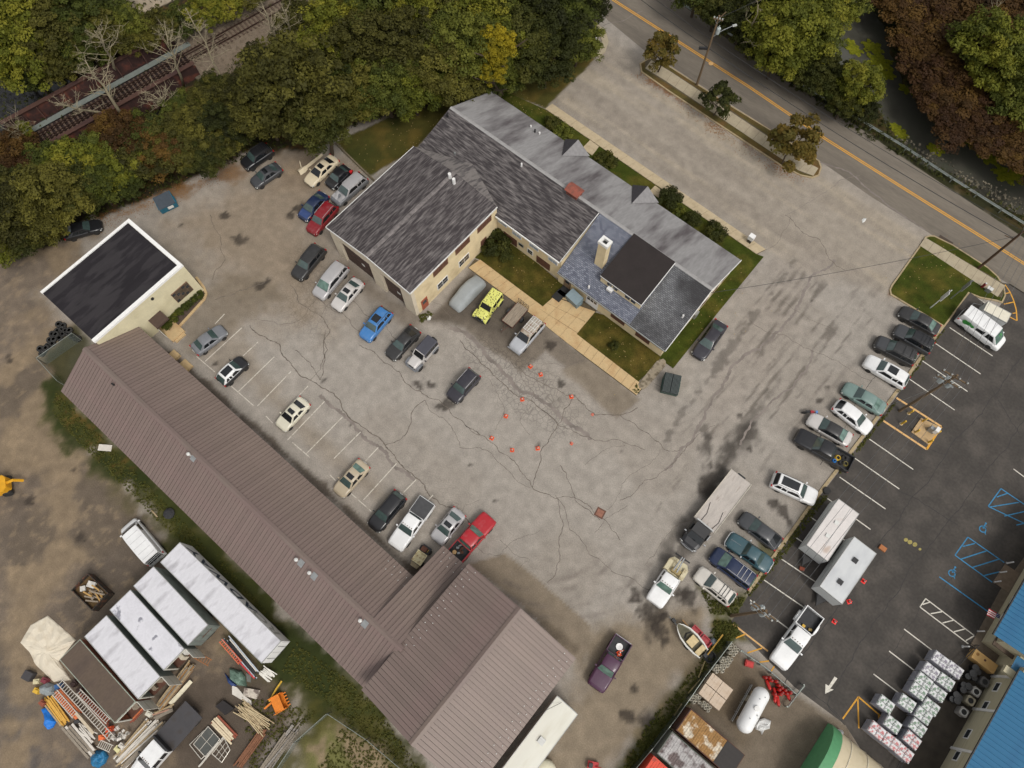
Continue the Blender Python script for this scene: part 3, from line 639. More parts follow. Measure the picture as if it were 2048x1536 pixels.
def vent(parent,p,h=.5,r=.09,m=WHITE,name='vent_pipe'):
    return obj(name,MB().lathe([(r,-.3),(r,h),(r*.7,h+.02),(r*.6,h-.1)],10,p),m,parent)
# ---- the main building -------------------------------------------------
mb_=thing('workshop_building','large L-shaped cream workshop with dark streaked shingle roofs, a chimney and a black dormer','building',(0,0,0))
RZ,RB=6.5,41.95
X0,XM,X1=-45.2,-22.4,-7.05
def roofA(b):return 4.6+(b-34.85)*(RZ-4.6)/(RB-34.85)
def roofB(b):return 2.9+(b-34.55)*(RZ-2.9)/(RB-34.55)
def roofN(b):return 3.0+(49.35-b)*(RZ-3.0)/(49.35-RB)
wl=MB();wl.prism([(X0+.3,35.2),(XM,35.2),(XM,RB),(X0+.3,RB)],0,4.5);obj('rear_wall',wl,CREAM,mb_)
obj('gable_wall',MB().add([(X0+.3,35.25,4.4),(XM,35.25,4.4),(XM,RB,RZ-.2),(X0+.3,RB,RZ-.2),(X0+.3,RB,4.4),(XM,RB,4.4)],[(0,1,2,3),(0,4,5,1),(1,5,2),(0,3,4)]),CREAM,mb_)
obj('front_wall',MB().add([(X0+.3,RB,0),(X1-.3,RB,0),(X1-.3,48.95,0),(X0+.3,48.95,0),(X0+.3,RB,RZ-.2),(X1-.3,RB,RZ-.2),(X1-.3,48.95,3.0),(X0+.3,48.95,3.0)],[(0,1,2,3),(4,5,6,7),(0,1,5,4),(1,2,6,5),(2,3,7,6),(3,0,4,7)]),CREAM,mb_,fix=True)
obj('office_wall',MB().add([(XM+.02,34.9,0),(X1-.3,34.9,0),(X1-.3,RB,0),(XM+.02,RB,0),(XM+.02,34.9,2.9),(X1-.3,34.9,2.9),(X1-.3,RB,RZ-.2),(XM+.02,RB,RZ-.2)],[(0,1,2,3),(4,5,6,7),(0,1,5,4),(1,2,6,5),(2,3,7,6),(3,0,4,7)]),CREAM,mb_,fix=True)
roofplane('front_roof',[(X0,RB,RZ),(X1,RB,RZ),(X1,49.35,3.0),(X0,49.35,3.0)],SHING_L,mb_)
roofplane('rear_roof',[(X0,34.85,4.6),(XM+.05,34.85,4.6),(XM+.05,RB-.004,RZ-.002),(X0,RB-.004,RZ-.002)],SHING_D,mb_)
roofplane('slate_roof',[(XM+.08,34.55,2.9),(-12.0,34.55,2.9),(-12.0,RB-.004,RZ-.002),(XM+.08,RB-.004,RZ-.002)],SLATE,mb_)
roofplane('slate_roof',[(-11.99,34.55,2.9),(X1,34.55,2.9),(X1,RB-.004,RZ-.002),(-11.99,RB-.004,RZ-.002)],SLATE_D,mb_)
obj('ridge_cap',MB().add([(X0,RB-.22,RZ-.03),(X1,RB-.22,RZ-.03),(X1,RB,RZ+.05),(X0,RB,RZ+.05),(X1,RB+.22,RZ-.05),(X0,RB+.22,RZ-.05)],[(0,1,2,3),(3,2,4,5)]),mat('pale_ridge',rgb(150,148,146),.9,var=.12),mb_)
fascia('fascia',(XM+.05,34.85,4.6),(XM+.05,RB-.3,RZ),mb_)
fascia('fascia',(X1,49.4,3.0),(X1,RB,RZ),mb_);fascia('fascia',(X1,RB,RZ),(X1,34.5,2.9),mb_)
fascia('gutter',(X1+.02,34.47,2.86),(XM+.1,34.47,2.86),mb_,STEEL,.12,.12);fascia('gutter',(XM,34.78,4.55),(-31.9,34.78,4.55),mb_,TRIM,.12,.14)
# rear wall openings (pixels of the survey photo give their place on the wall)
for px,py,w_,h,mm in ((1021,478,1.9,1.25,BROWN),(1086.5,526,1.9,1.25,BROWN)):
    p=GB(px,py,35.2);window_b(mb_,p.x,p.z,w_,h,35.2,mm,BROWN,2)
p=GB(1060.5,503.5,35.2);window_b(mb_,p.x,p.z,.75,.8,35.2,DARKWIN,TRIM,1,2)
p=GB(1042.5,490,35.2);window_b(mb_,p.x,p.z,.6,.45,35.2,DARKWIN,STEEL,1,1)
for px,py in ((1005,446),(1034,470),(1068,494),(1106,522)):
    p=GB(px,py,35.2);window_b(mb_,p.x,min(4.0,p.z),1.3,.55,35.2,mat('pale_blue_pane',rgb(150,160,172),.3,var=.2),TRIM,2)
for px,py in ((1236,637),(1285.6,674.6)):
    p=GB(px,py,34.9);window_b(mb_,p.x,p.z,1.8,1.1,34.9,BROWN,BROWN,3)
p=GB(1184.6,603,34.9);d_=obj('double_door',MB().box(p.x-.85,p.x+.85,34.82,34.9,.1,2.25),TRIM,mb_)
for i in range(3):
    for j in range(2):obj('pane',MB().box(p.x-.7+i*.48,p.x-.7+i*.48+.4,34.805,34.82,1.15+j*.5,1.55+j*.5),DARKWIN,d_)
p=GB(1134.8,567.7,34.9);d_=obj('side_door',MB().box(p.x-.5,p.x+.5,34.83,34.9,.1,2.2),mat('tan_door',rgb(128,106,82),.7),mb_);obj('pane',MB().box(p.x-.3,p.x+.3,34.815,34.83,1.2,1.9),DARKWIN,d_)
for px,py in ((1439.5,573),(1414,606),(1392,633)):
    p=GA(px,py,X1-.3);window_a(mb_,p.y,1.6,1.4,1.1,X1-.3,BROWN,TRIM,2)
p=GA(1374,655,X1-.3);obj('wall_cabinet',MB().box(X1-.3,X1+.05,p.y-.35,p.y+.35,.9,1.9),STEEL,mb_)
# chimney
ch=obj('chimney',MB().box(-19.4,-18.3,37.35,38.2,4.0,8.6),CREAM,mb_)
cap=MB();cap.box(-19.48,-18.22,37.27,37.5,8.6,9.0);cap.box(-19.48,-18.22,38.05,38.28,8.6,9.0);cap.box(-19.48,-19.15,37.5,38.05,8.6,9.0);cap.box(-18.55,-18.22,37.5,38.05,8.6,9.0)
obj('chimney_cap',cap,TRIM,ch);obj('flue',MB().box(-19.15,-18.55,37.5,38.05,8.6,8.62),BLACK,ch)
# black shed dormer
DX0,DX1,DF,DFZ=-17.75,-12.05,36.15,4.95
dm=obj('dormer',MB().add([(DX0+.1,DF+.15,3.2),(DX1-.1,DF+.15,3.2),(DX1-.1,RB-.1,RZ-.3),(DX0+.1,RB-.1,RZ-.3),(DX0+.1,DF+.15,DFZ-.1),(DX1-.1,DF+.15,DFZ-.1),(DX1-.1,RB-.1,RZ-.08),(DX0+.1,RB-.1,RZ-.08)],[(3,2,1,0),(4,5,6,7),(0,1,5,4),(1,2,6,5),(2,3,7,6),(3,0,4,7)]),CREAM,mb_)
roofplane('dormer_roof',[(DX0,DF,DFZ),(DX1,DF,DFZ),(DX1,RB+.1,RZ+.08),(DX0,RB+.1,RZ+.08)],FLAT,dm,.1)
fascia('dormer_trim',(DX1,RB,RZ+.08),(DX1,DF,DFZ),dm,TRIM,.06,.14);fascia('dormer_trim',(DX1,DF,DFZ),(DX0,DF,DFZ),dm,TRIM,-.05,.12)
for x in (-16.4,-15.6,-13.9,-13.1):obj('dormer_window',MB().box(x-.3,x+.3,DF+.09,DF+.15,4.15,4.6),DARKWIN,dm)
obj('window_air_conditioner',MB().box(-16.9+.8-.35-.0,-16.9+.8+.35,DF-.35,DF+.15,3.75,4.15),WHITE,dm)
# rusted roof vent box
rv=obj('brick_stack',MB().box(-26.95,-25.45,41.4,42.5,5.6,7.05),mat('old_brick',rgb(112,64,52),.9,var=.3,scale=3),mb_)
hat=MB();secs=[[(-27.15+i*0,41.25+1.4*k/6,7.05+.28*sin(pi*k/6)) for k in range(7)] for i in (0,1)]
hat.loft([[(-27.15,41.25+1.4*k/6,7.05+.3*sin(pi*k/6)) for k in range(7)],[(-25.25,41.25+1.4*k/6,7.05+.3*sin(pi*k/6)) for k in range(7)]]);obj('rusted_cap',hat,mat('red_rust_cap',rgb(150,82,66),.8,var=.25,scale=2,col2=rgb(110,66,54)),rv)
# two small gables over the front doors
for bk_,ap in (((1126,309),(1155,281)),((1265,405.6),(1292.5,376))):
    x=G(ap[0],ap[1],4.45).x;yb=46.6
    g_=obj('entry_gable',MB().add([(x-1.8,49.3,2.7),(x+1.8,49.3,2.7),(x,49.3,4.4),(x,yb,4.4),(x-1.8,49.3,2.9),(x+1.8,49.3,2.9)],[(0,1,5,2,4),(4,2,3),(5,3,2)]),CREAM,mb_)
    roofplane('gable_roof',[(x-1.95,49.55,3.05),(x,49.55,4.5),(x,yb-.2,4.5)],mat('gable_shingle_shaded',rgb(60,57,60),.9,var=.2,scale=3),g_,.1)  # shaded copy: slope away from the sun darkened in its colour
    roofplane('gable_roof',[(x,49.55,4.502),(x+1.95,49.55,3.05),(x+.002,yb-.2,4.5)],mat('gable_shingle_lit',rgb(128,126,126),.9,var=.15,scale=3),g_,.1)  # lit copy of the same shingle, light put into the colour
for px,py,z,m_,h in ((1043,335,6.0,WHITE,.5),(896,240,5.6,BLACK,.45),(910,310,5.3,STEEL,.4),(1062,247,4.4,WHITE,.3),(1070,262,4.2,BLACK,.5),(1079,266,4.0,WHITE,.3),(1178,573,3.5,WHITE,.5),(1360,644,3.4,WHITE,.5)):
    q=G(px,py,z);b=q.y;zz=roofN(b) if b > RB else (roofA(b) if q.x < XM else roofB(b));vent(mb_,(q.x,q.y,zz),h,.11,m_)
# garage wing
GX0,GX1,GY0,GY1,GXR=-44.95,-31.95,20.55,35.1,-38.4
ge,gr_=6.0,6.75
gw=MB();wall=[(GX0+.15,20.68),(GX1-.12,20.68),(GX1-.12,35.15),(GX0+.15,35.15)]
obj('garage_wall',MB().prism([(GX0+.15,21.1),(GX1-.5,21.1),(GX1-.5,35.15),(GX0+.15,35.15)],0,ge-.05),CREAM,mb_)
obj('garage_gable',MB().add([(GX0+.15,20.68,ge-.2),(GX1-.12,20.68,ge-.2),(GXR,20.68,gr_-.15),(GX0+.15,35.1,ge-.2),(GX1-.12,35.1,ge-.2),(GXR,35.1,gr_-.15)],[(0,1,2),(5,4,3),(0,2,5,3),(2,1,4,5)]),CREAM,mb_)
da,db,dc,dd_=G(694.8,521).x,G(752,568).x,G(774,584).x,G(815,612).x
frontw=MB();zt=4.6
for x0,x1 in ((GX0+.15,da),(db,dc),(dd_,GX1-.12)):frontw.box(x0,x1,20.68,21.15,0,ge-.2)
frontw.box(da,db,20.68,21.15,zt,ge-.2);frontw.box(dc,dd_,20.68,21.15,zt,ge-.2)
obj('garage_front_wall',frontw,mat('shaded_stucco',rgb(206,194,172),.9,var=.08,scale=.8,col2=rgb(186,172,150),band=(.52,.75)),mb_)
sw_=MB().box(GX1-.5,GX1-.12,21.15,35.15,0,ge-.2);obj('garage_side_wall',sw_,CREAM,mb_)
for x0,x1 in ((da,db),(dc,dd_)):
    d_=obj('garage_door',MB().box(x0+.02,x1-.02,21.0,21.08,0,zt),BROWND,mb_)
    for k in range(5):obj('door_panel',MB().box(x0+.08,x1-.08,20.96,21.0,.08+k*.9,.9+k*.9),BROWND,d_)
    obj('door_window',MB().box((x0+x1)/2+.3,(x0+x1)/2+.8,20.945,20.96,1.7,2.1),LAMP_W,d_)
roofplane('garage_roof',[(GX0,GY0,ge),(GXR,GY0,gr_),(GXR,GY1,gr_),(GX0,GY1,ge)],SHING_G,mb_)
roofplane('garage_roof',[(GXR+.002,GY0,gr_),(GX1,GY0,ge),(GX1,GY1,ge),(GXR+.002,GY1,gr_)],SHING_G,mb_)
obj('ridge_cap',MB().add([(GXR-.25,GY0,gr_),(GXR-.25,GY1,gr_),(GXR,GY1,gr_+.05),(GXR,GY0,gr_+.05),(GXR+.25,GY1,gr_),(GXR+.25,GY0,gr_)],[(3,2,1,0),(5,4,2,3)]),mat('worn_ridge',rgb(112,106,104),.9,var=.4,scale=2),mb_)
for xx,yy in ((GX0,GY1),):pass
CRK=mat('pale_streak_shingles',rgb(120,114,110),.9,var=.2,scale=1,stretch=(2.5,.5,1),col2=rgb(70,66,66),band=(.45,.62),fine=.15)  # paler than the garage shingles: light on the cricket put into the colour
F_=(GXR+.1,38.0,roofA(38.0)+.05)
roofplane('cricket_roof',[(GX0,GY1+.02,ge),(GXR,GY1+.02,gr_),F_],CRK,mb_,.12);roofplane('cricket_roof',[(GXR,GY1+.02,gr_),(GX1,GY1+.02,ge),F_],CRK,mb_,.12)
fascia('fascia',(GX0,GY0,ge),(GXR,GY0,gr_),mb_,TRIM,-.06,.22);fascia('fascia',(GXR,GY0,gr_),(GX1,GY0,ge),mb_,TRIM,-.06,.22)
fascia('fascia',(GX1,GY0,ge),(GX1,GY1,ge),mb_,TRIM,-.06,.2);fascia('fascia',(GX0,GY1,ge),(GX0,GY0,ge),mb_,TRIM,-.06,.2)
vent(mb_,(-38.3,34.2,gr_),.75,.2,WHITE);vent(mb_,(-37.5,34.0,gr_-.05),.75,.2,WHITE)
for px,py in ((885,565),(927.7,519.7)):
    p=GA(px,py,GX1-.12);window_a(mb_,p.y,p.z,1.7,1.1,GX1-.12,DARKWIN,TRIM,2,2)
for px,py in ((880,531),(924,485),(968,442)):
    p=GA(px,py,GX1-.12);window_a(mb_,p.y,4.9,2.3,1.0,GX1-.12,BROWN,mat('brown_frame',rgb(120,88,66),.7),3)
p=GA(850,609,GX1-.12);d_=obj('red_door',MB().box(GX1-.12,GX1-.05,p.y-.5,p.y+.5,.05,2.1),mat('red_door_paint',rgb(150,78,54),.6,var=.12),mb_);obj('pane',MB().box(GX1-.05,GX1-.04,p.y-.3,p.y+.3,1.15,1.8),DARKWIN,d_)
p=GA(967,484,GX1-.12);obj('brown_door',MB().box(GX1-.12,GX1-.06,p.y-.5,p.y+.5,.05,2.1),BROWN,mb_)
# ---- the small flat roofed office --------------------------------------
of=thing('office_building','small cream flat-roofed building with a patchy black roof and white parapet beside the tyre pile','building',(0,0,0))
OX0,OX1,OY0,OY1,OZ=-62.85,-53.55,-5.35,6.9,6.0
obj('wall',MB().box(OX0+.15,OX1-.02,OY0+.1,OY1-.02,0,OZ-.25),OFFICE,of)
obj('roof',MB().box(OX0+.3,OX1-.45,OY0+.05,OY1-.45,OZ-.25,OZ-.12),mat('patchy_tar_roof',rgb(36,33,36),.85,var=.15,scale=.8,col2=rgb(50,47,49),band=(.47,.55),scale2=1.,stretch=(1.0,.22,1.),detail=9,fine=.06,spec=.25),of)
pr=MB();pr.box(OX0-.02,OX0+.3,OY0,OY1,OZ-.3,OZ);pr.box(OX1-.45,OX1,OY0,OY1,OZ-.3,OZ);pr.box(OX0+.3,OX1-.45,OY1-.42,OY1,OZ-.3,OZ)
obj('parapet',pr,mat('white_parapet',(.78,.77,.74),.6,var=.05),of)
p=GA(364,584,OX1-.02);wn=obj('window',MB().box(OX1-.02,OX1+.06,p.y-1.15,p.y+1.15,p.z-.95,p.z+.95),mat('rusty_frame',rgb(110,84,66),.8,var=.2),of)
for i in range(5):
    for j in range(4):obj('pane',MB().box(OX1+.06,OX1+.075,p.y-1.08+i*.435,p.y-1.08+i*.435+.39,p.z-.88+j*.44,p.z-.88+j*.44+.4),mat('dusty_pane',rgb(82,72,60),.3,var=.4,scale=1.5) if (i+j)%3 else DARKWIN,wn)
p=GA(304,597,OX1-.02);obj('wall_vent',MB().lathe([(.18,0),(.18,.12)],10,(OX1,p.y,p.z),'x'),BLACK,of)
p=G(300,655);obj('entry_canopy',MB().box(OX1,OX1+1.5,.0,1.7,2.5,2.75),mat('brown_canopy',rgb(72,56,48),.7,var=.15),of)
obj('entry_side_panel',MB().box(OX1,OX1+1.45,0,.1,.0,2.5),mat('pale_panel',rgb(184,182,170),.6),of)
obj('landing',MB().box(OX1,OX1+2.4,.1,1.9,0,.35),WALK2,of);obj('landing_step',MB().box(OX1+2.4,OX1+2.75,.3,1.7,0,.18),WALK2,of)
bedo=slabtop('office_bed',[(392,556),(411,585),(409,597),(345,668),(333,657)],-.05,.1,mat('mulch_bed',rgb(84,70,60),.95,var=.3,scale=3))
bb=emptyst('office_kerb')
for a_,b_ in (((393,555),(408,575)),((408,575),(413,588)),((413,588),(409,599)),((409,599),(346,668))):
    p,q=G(*a_),G(*b_);d_=(q-p).normalized();nn=Vector((-d_.y,d_.x,0))*.14
    obj('kerb_stone',MB().prism([(p+nn)[:2],(q+nn)[:2],(q-nn)[:2],(p-nn)[:2]],0,.16),WALK2,bb)
# ---- the long brown metal roofed barn ----------------------------------
bn=thing('long_storage_barn','long barn under a brown ribbed metal roof with a wide cross gable','building',(0,0,0))
MET=mat('brown_metal',rgb(123,109,101),.5,.0,var=.06,scale=.5,col2=rgb(120,102,97),band=(.4,.65),scale2=.25,spec=.4,fine=.03)
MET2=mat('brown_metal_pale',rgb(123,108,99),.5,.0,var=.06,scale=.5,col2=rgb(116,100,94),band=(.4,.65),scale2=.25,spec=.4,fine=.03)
METD=mat('brown_metal_gap_shade',rgb(84,70,66),.6,.1,var=.1)  # dark deck and step face, shade of the panel gaps put into the colour
BARNW=mat('tan_siding',rgb(128,108,92),.8,var=.12,scale=1)
BX0,BRB,BRZ,BEZ,BL,BR=-53.9,-6.47,5.8,3.0,-11.5,-1.13
CX0,CXR,CX1,CY0,CY1,CEZ,CRZ=-8.15,-1.66,4.95,-11.35,3.15,5.5,7.5
obj('long_wall',MB().box(BX0+.3,CX0,BL+.4,BR-.4,0,BEZ+.05),BARNW,bn)
obj('cross_wall',MB().box(CX0+.3,CX1-.3,CY0+.2,CY1-.2,0,CEZ-.05),BARNW,bn)
obj('porch_wall',MB().box(-11.5,CX0+.2,BR-.3,2.7,0,2.75),BARNW,bn)
obj('gable_wall',MB().add([(BX0+.3,BL+.4,BEZ),(BX0+.3,BR-.4,BEZ),(BX0+.3,BRB,BRZ-.2)],[(0,2,1)]),BARNW,bn)
obj('cross_gable_wall',MB().add([(CX0+.3,CY1-.2,CEZ-.1),(CX1-.3,CY1-.2,CEZ-.1),(CXR,CY1-.2,CRZ-.15),(CX0+.3,CY0+.2,CEZ-.1),(CX1-.3,CY0+.2,CEZ-.1),(CXR,CY0+.2,CRZ-.15)],[(1,0,2),(3,4,5)]),BARNW,bn)
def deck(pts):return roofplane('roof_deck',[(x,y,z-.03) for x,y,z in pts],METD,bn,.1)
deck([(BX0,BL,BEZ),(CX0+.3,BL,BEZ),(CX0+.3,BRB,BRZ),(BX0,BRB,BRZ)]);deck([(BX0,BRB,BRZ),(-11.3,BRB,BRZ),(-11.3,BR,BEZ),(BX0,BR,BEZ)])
PZ=2.9;PB=3.0
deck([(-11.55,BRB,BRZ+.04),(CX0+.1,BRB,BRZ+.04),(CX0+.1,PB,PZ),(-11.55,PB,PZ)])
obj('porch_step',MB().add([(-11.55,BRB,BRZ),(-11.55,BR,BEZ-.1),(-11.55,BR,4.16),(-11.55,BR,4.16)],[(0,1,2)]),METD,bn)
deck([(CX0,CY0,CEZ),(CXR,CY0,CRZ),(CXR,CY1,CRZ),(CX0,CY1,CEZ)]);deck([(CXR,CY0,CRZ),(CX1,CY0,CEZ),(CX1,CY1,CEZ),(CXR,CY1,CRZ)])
PW=.42
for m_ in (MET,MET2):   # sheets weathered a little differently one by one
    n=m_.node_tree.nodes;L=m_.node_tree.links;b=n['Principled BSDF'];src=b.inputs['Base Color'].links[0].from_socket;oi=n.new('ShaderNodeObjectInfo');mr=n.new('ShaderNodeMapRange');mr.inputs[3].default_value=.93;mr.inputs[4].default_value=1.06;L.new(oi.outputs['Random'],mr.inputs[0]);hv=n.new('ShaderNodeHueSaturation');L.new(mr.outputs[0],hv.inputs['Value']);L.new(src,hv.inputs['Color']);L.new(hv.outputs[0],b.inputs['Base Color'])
def panel_mesh(p0,p1,along):
    """ribbed strip from p0 (ridge) to p1 (eave), offsets in the plane across the ridge; along = 'x' or 'y'"""
    b=MB();r=.05;h=.042;g=.014
    def P(t,u,dz):
        c,z=p0[0]+(p1[0]-p0[0])*t,p0[1]+(p1[1]-p0[1])*t+dz
        return (u,c,z) if along == 'x' else (c,u,z)
    sec=[(g,-.02),(g,.012),(PW-r-g,.012),(PW-r-g*.6,h),(PW-g,h),(PW-g,-.02)]
    b.loft([[P(0,u,z) for u,z in sec],[P(1,u,z) for u,z in sec]],close=True);me=mesh_of(b,'roof_panel')
    import bmesh
    bm=bmesh.new();bm.from_mesh(me);bmesh.ops.recalc_face_normals(bm,faces=bm.faces);bm.to_mesh(me);bm.free();return me
def lay_panels(me,m,along,u0,u1,skip=None):
    n=int(round((u1-u0)/PW));me.materials.append(m)
    for i in range(n):
        o=bpy.data.objects.new('roof_panel',me);C.objects.link(o);o.parent=bn
        o.location=((u0+i*(u1-u0)/n,0,0) if along == 'x' else (0,u0+i*(u1-u0)/n,0));o.scale=((u1-u0)/n/PW,1,1) if along == 'x' else (1,(u1-u0)/n/PW,1)
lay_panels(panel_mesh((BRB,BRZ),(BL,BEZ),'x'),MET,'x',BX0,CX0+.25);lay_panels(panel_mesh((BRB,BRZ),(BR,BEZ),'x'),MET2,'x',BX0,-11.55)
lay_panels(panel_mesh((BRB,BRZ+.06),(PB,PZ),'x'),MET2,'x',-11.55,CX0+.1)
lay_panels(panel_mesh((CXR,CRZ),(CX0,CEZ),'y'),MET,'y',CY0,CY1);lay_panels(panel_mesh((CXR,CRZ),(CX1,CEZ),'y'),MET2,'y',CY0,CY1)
def ridge(p,q,parent,wd,drop,m=MET):
    p=Vector(p);q=Vector(q);d_=(q-p).normalized();nn=Vector((-d_.y,d_.x,0))*wd;up=Vector((0,0,.09));dn=Vector((0,0,drop))
    return obj('ridge_cap',MB().add([p-nn-dn+up,q-nn-dn+up,q+up+up*.3,p+up+up*.3,q+nn-dn+up,p+nn-dn+up],[(0,1,2,3),(3,2,4,5)]),m,parent,fix=True)
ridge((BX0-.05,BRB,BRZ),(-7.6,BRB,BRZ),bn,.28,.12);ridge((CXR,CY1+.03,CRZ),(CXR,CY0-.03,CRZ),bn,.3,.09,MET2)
fascia('fascia',(BX0,BL,BEZ),(BX0,BRB,BRZ),bn,MET,.05,.22);fascia('fascia',(BX0,BRB,BRZ),(BX0,BR,BEZ),bn,MET,.05,.22)
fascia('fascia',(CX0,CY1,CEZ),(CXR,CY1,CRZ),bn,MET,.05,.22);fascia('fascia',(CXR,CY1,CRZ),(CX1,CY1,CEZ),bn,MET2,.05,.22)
sg=MB()
def guards(p0,p1,q0,q1,n):
    for i in range(n):
        t=(i+.5)/n
        for k,(a_,b_) in enumerate(((p0,p1),(q0,q1))):
            c=Vector(a_).lerp(Vector(b_),min(1,t+k*.5/n));sg.obox((c.x,c.y,c.z+.08),(.07,.07,.06))
guards((CX1-.5,CY0+.3,CEZ+.15),(CX1-.5,CY1-.3,CEZ+.15),(CX1-1.1,CY0+.3,CEZ+.34),(CX1-1.1,CY1-.3,CEZ+.34),17)
guards((CX0+.5,CY0+5,CEZ+.15),(CX0+.5,CY1-.2,CEZ+.15),(CX0+1.1,CY0+5,CEZ+.34),(CX0+1.1,CY1-.2,CEZ+.34),11)
guards((-11.4,PB-.5,PZ+.15),(CX0,PB-.5,PZ+.15),(-11.4,PB-1.3,PZ+.4),(CX0,PB-1.3,PZ+.4),4);guards((-15,BR-.5,BEZ+.25),(-11.7,BR-.5,BEZ+.25),(-15,BR-1.2,BEZ+.62),(-11.7,BR-1.2,BEZ+.62),4)
o=obj('snow_guards',sg,LAMP_W,bn);o['kind']='stuff'
for px,py in ((383,912),(596,1121),(622,1147),(723,1242)):
    q=G(px,py,5.3);zz=BRZ-(BRB-q.y)*(BRZ-BEZ)/(BRB-BL);vt=obj('roof_vent',MB().lathe([(.11,-.2),(.11,.45),(.2,.5),(.17,.62),(.05,.68)],10,(q.x,q.y,zz)),LAMP_W,bn)
    obj('flashing',MB().add([(q.x+.15,q.y-.3,zz-.1),(q.x+.75,q.y-.3,zz-.1),(q.x+.75,q.y+.35,zz+.25),(q.x+.15,q.y+.35,zz+.25)],[(0,1,2,3)]),STEEL,vt)
q=G(231,772,5.2);vent(bn,(q.x,q.y,BRZ-(BRB-q.y)*(BRZ-BEZ)/(BRB-BL)),.45,.1,BLACK)
# clutter along the barn's yard side
for px,py,w_,d_,h,nm,lb,m_ in ((352,712,1.0,.8,.5,'timber_step','low tan timber step by the barn eave',WALK2),(374,732,1.3,.9,.35,'timber_landing','square tan timber landing at the barn door',WALK2)):
    q=G(px,py);o=obj(nm,MB().box(-w_/2,w_/2,-d_/2,d_/2,0,h),m_,loc=q);tag(o,lb,'landing')
# ---- blue roofed shop on the right -------------------------------------
bs=thing('blue_roofed_shop','long cream sided shop with bright blue metal roofs at the lower right','building',(0,0,0))
SID=mat('cream_siding',rgb(186,178,150),.8,var=.08,scale=.6,stretch=(.5,.5,8),col2=rgb(160,152,126),band=(.5,.7))
BLUE=mat('blue_metal',rgb(42,106,144),.45,.0,var=.07,scale=.7,col2=rgb(38,96,134),band=(.42,.62),spec=.45)
obj('wall',MB().box(37.35,52,8,29.6,0,4.1),SID,bs);obj('annex_wall',MB().box(35.05,52,30.6,46,0,4.0),SID,bs)
obj('link_wall',MB().box(37.0,52,29.55,30.65,0,3.2),SID,bs)
obj('roof_deck',MB().add([(37.0,8,4.15),(37.0,29.0,4.15),(52,29.0,7.2),(52,8,7.2)],[(0,3,2,1)]),BLUE,bs);obj('roof_deck',MB().add([(33.8,30.35,4.0),(33.8,46,4.0),(52,46,7.0),(52,30.35,7.0)],[(0,3,2,1)]),BLUE,bs)
obj('link_roof',MB().add([(36.7,28.9,3.3),(36.7,30.4,3.3),(50,30.4,3.4),(50,28.9,3.4)],[(0,3,2,1)]),BLUE,bs)
def bl_panels(x0,z0,x1,z1,y0,y1):
    n=int((y1-y0)/.5)
    b=MB();sec=[(0,.01),(.44,.01),(.455,.06),(.485,.06),(.497,.01)]
    b.loft([[(x0,u,z0+z) for u,z in sec],[(x1,u,z1+z) for u,z in sec]],caps=False);me=mesh_of(b,'roof_panel');me.materials.append(BLUE);me.flip_normals()
    for i in range(n):
        o=bpy.data.objects.new('roof_panel',me);C.objects.link(o);o.parent=bs;o.location=(0,y0+i*.5,0)
bl_panels(37.0,4.16,52,7.21,16,29.0);bl_panels(33.8,4.01,52,7.01,30.35,41)
fascia('gutter',(37.0,29,4.15),(37.0,8,4.15),bs,BLACK,-.1,.14);fascia('gutter',(33.8,46,4.0),(33.8,30.35,4.0),bs,BLACK,-.1,.14)
for px,py in ((1994,1374.5),(1971,1412),(1936,1468),(1914,1512)):
    p=GA(px,py,37.35);o=window_a(bs,p.y,p.z,.9,.65,37.35,DARKWIN,TRIM,1);o.location.x=0;
    # facing -X wall: mirror the window to the outer face
    o.scale.x=-1;o.location.x=2*37.35
for px,py in ((2018,1210),(2000,1225)):
    p=GA(px,py,35.05);o=window_a(bs,p.y,1.7,2.0,1.2,35.05,DARKWIN,TRIM,2);o.scale.x=-1;o.location.x=2*35.05
for y in (20.2,24.6,28.4):obj('downpipe_board',MB().box(37.22,37.35,y-.12,y+.12,0,4.0),TRIM,bs)
obj('eave_return',MB().box(36.2,37.35,28.2,28.9,3.1,3.5),SID,bs)
slabtop('ramp_pad',[Z_ for Z_ in ((1848+570/3.525,1100+100/3.525),(1848+665/3.525,1100+165/3.525),(1848+590/3.525,1100+300/3.525),(1848+485/3.525,1100+225/3.525))],-.05,.1,mat('ramp_concrete',rgb(124,108,92),.9,var=.15))
slabtop('shop_apron',[(34.35,29.7),(37.2,29.7),(37.2,46),(35.0,46),(34.2,36.4),(34.35,31.5)],-.05,.09,mat('apron_concrete',rgb(112,100,86),.9,var=.15),px=False)
slabtop('shop_yard',[(34.0,16),(37.3,16),(37.3,29.0),(34.5,29.0)],-.02,.03,mat('dark_yard_dirt',rgb(64,58,50),.95,var=.25,scale=1),px=False)
# ================================================================== VEHICLES
def lerp(a,b,t):return a+(b-a)*t
def interp(tab,t,k):
    for p,q in zip(tab[:-1],tab[1:]):
        if p[0] <= t <= q[0]:return lerp(p[k],q[k],(t-p[0])/(q[0]-p[0]+1e-9))
    return tab[0][k] if t < tab[0][0] else tab[-1][k]
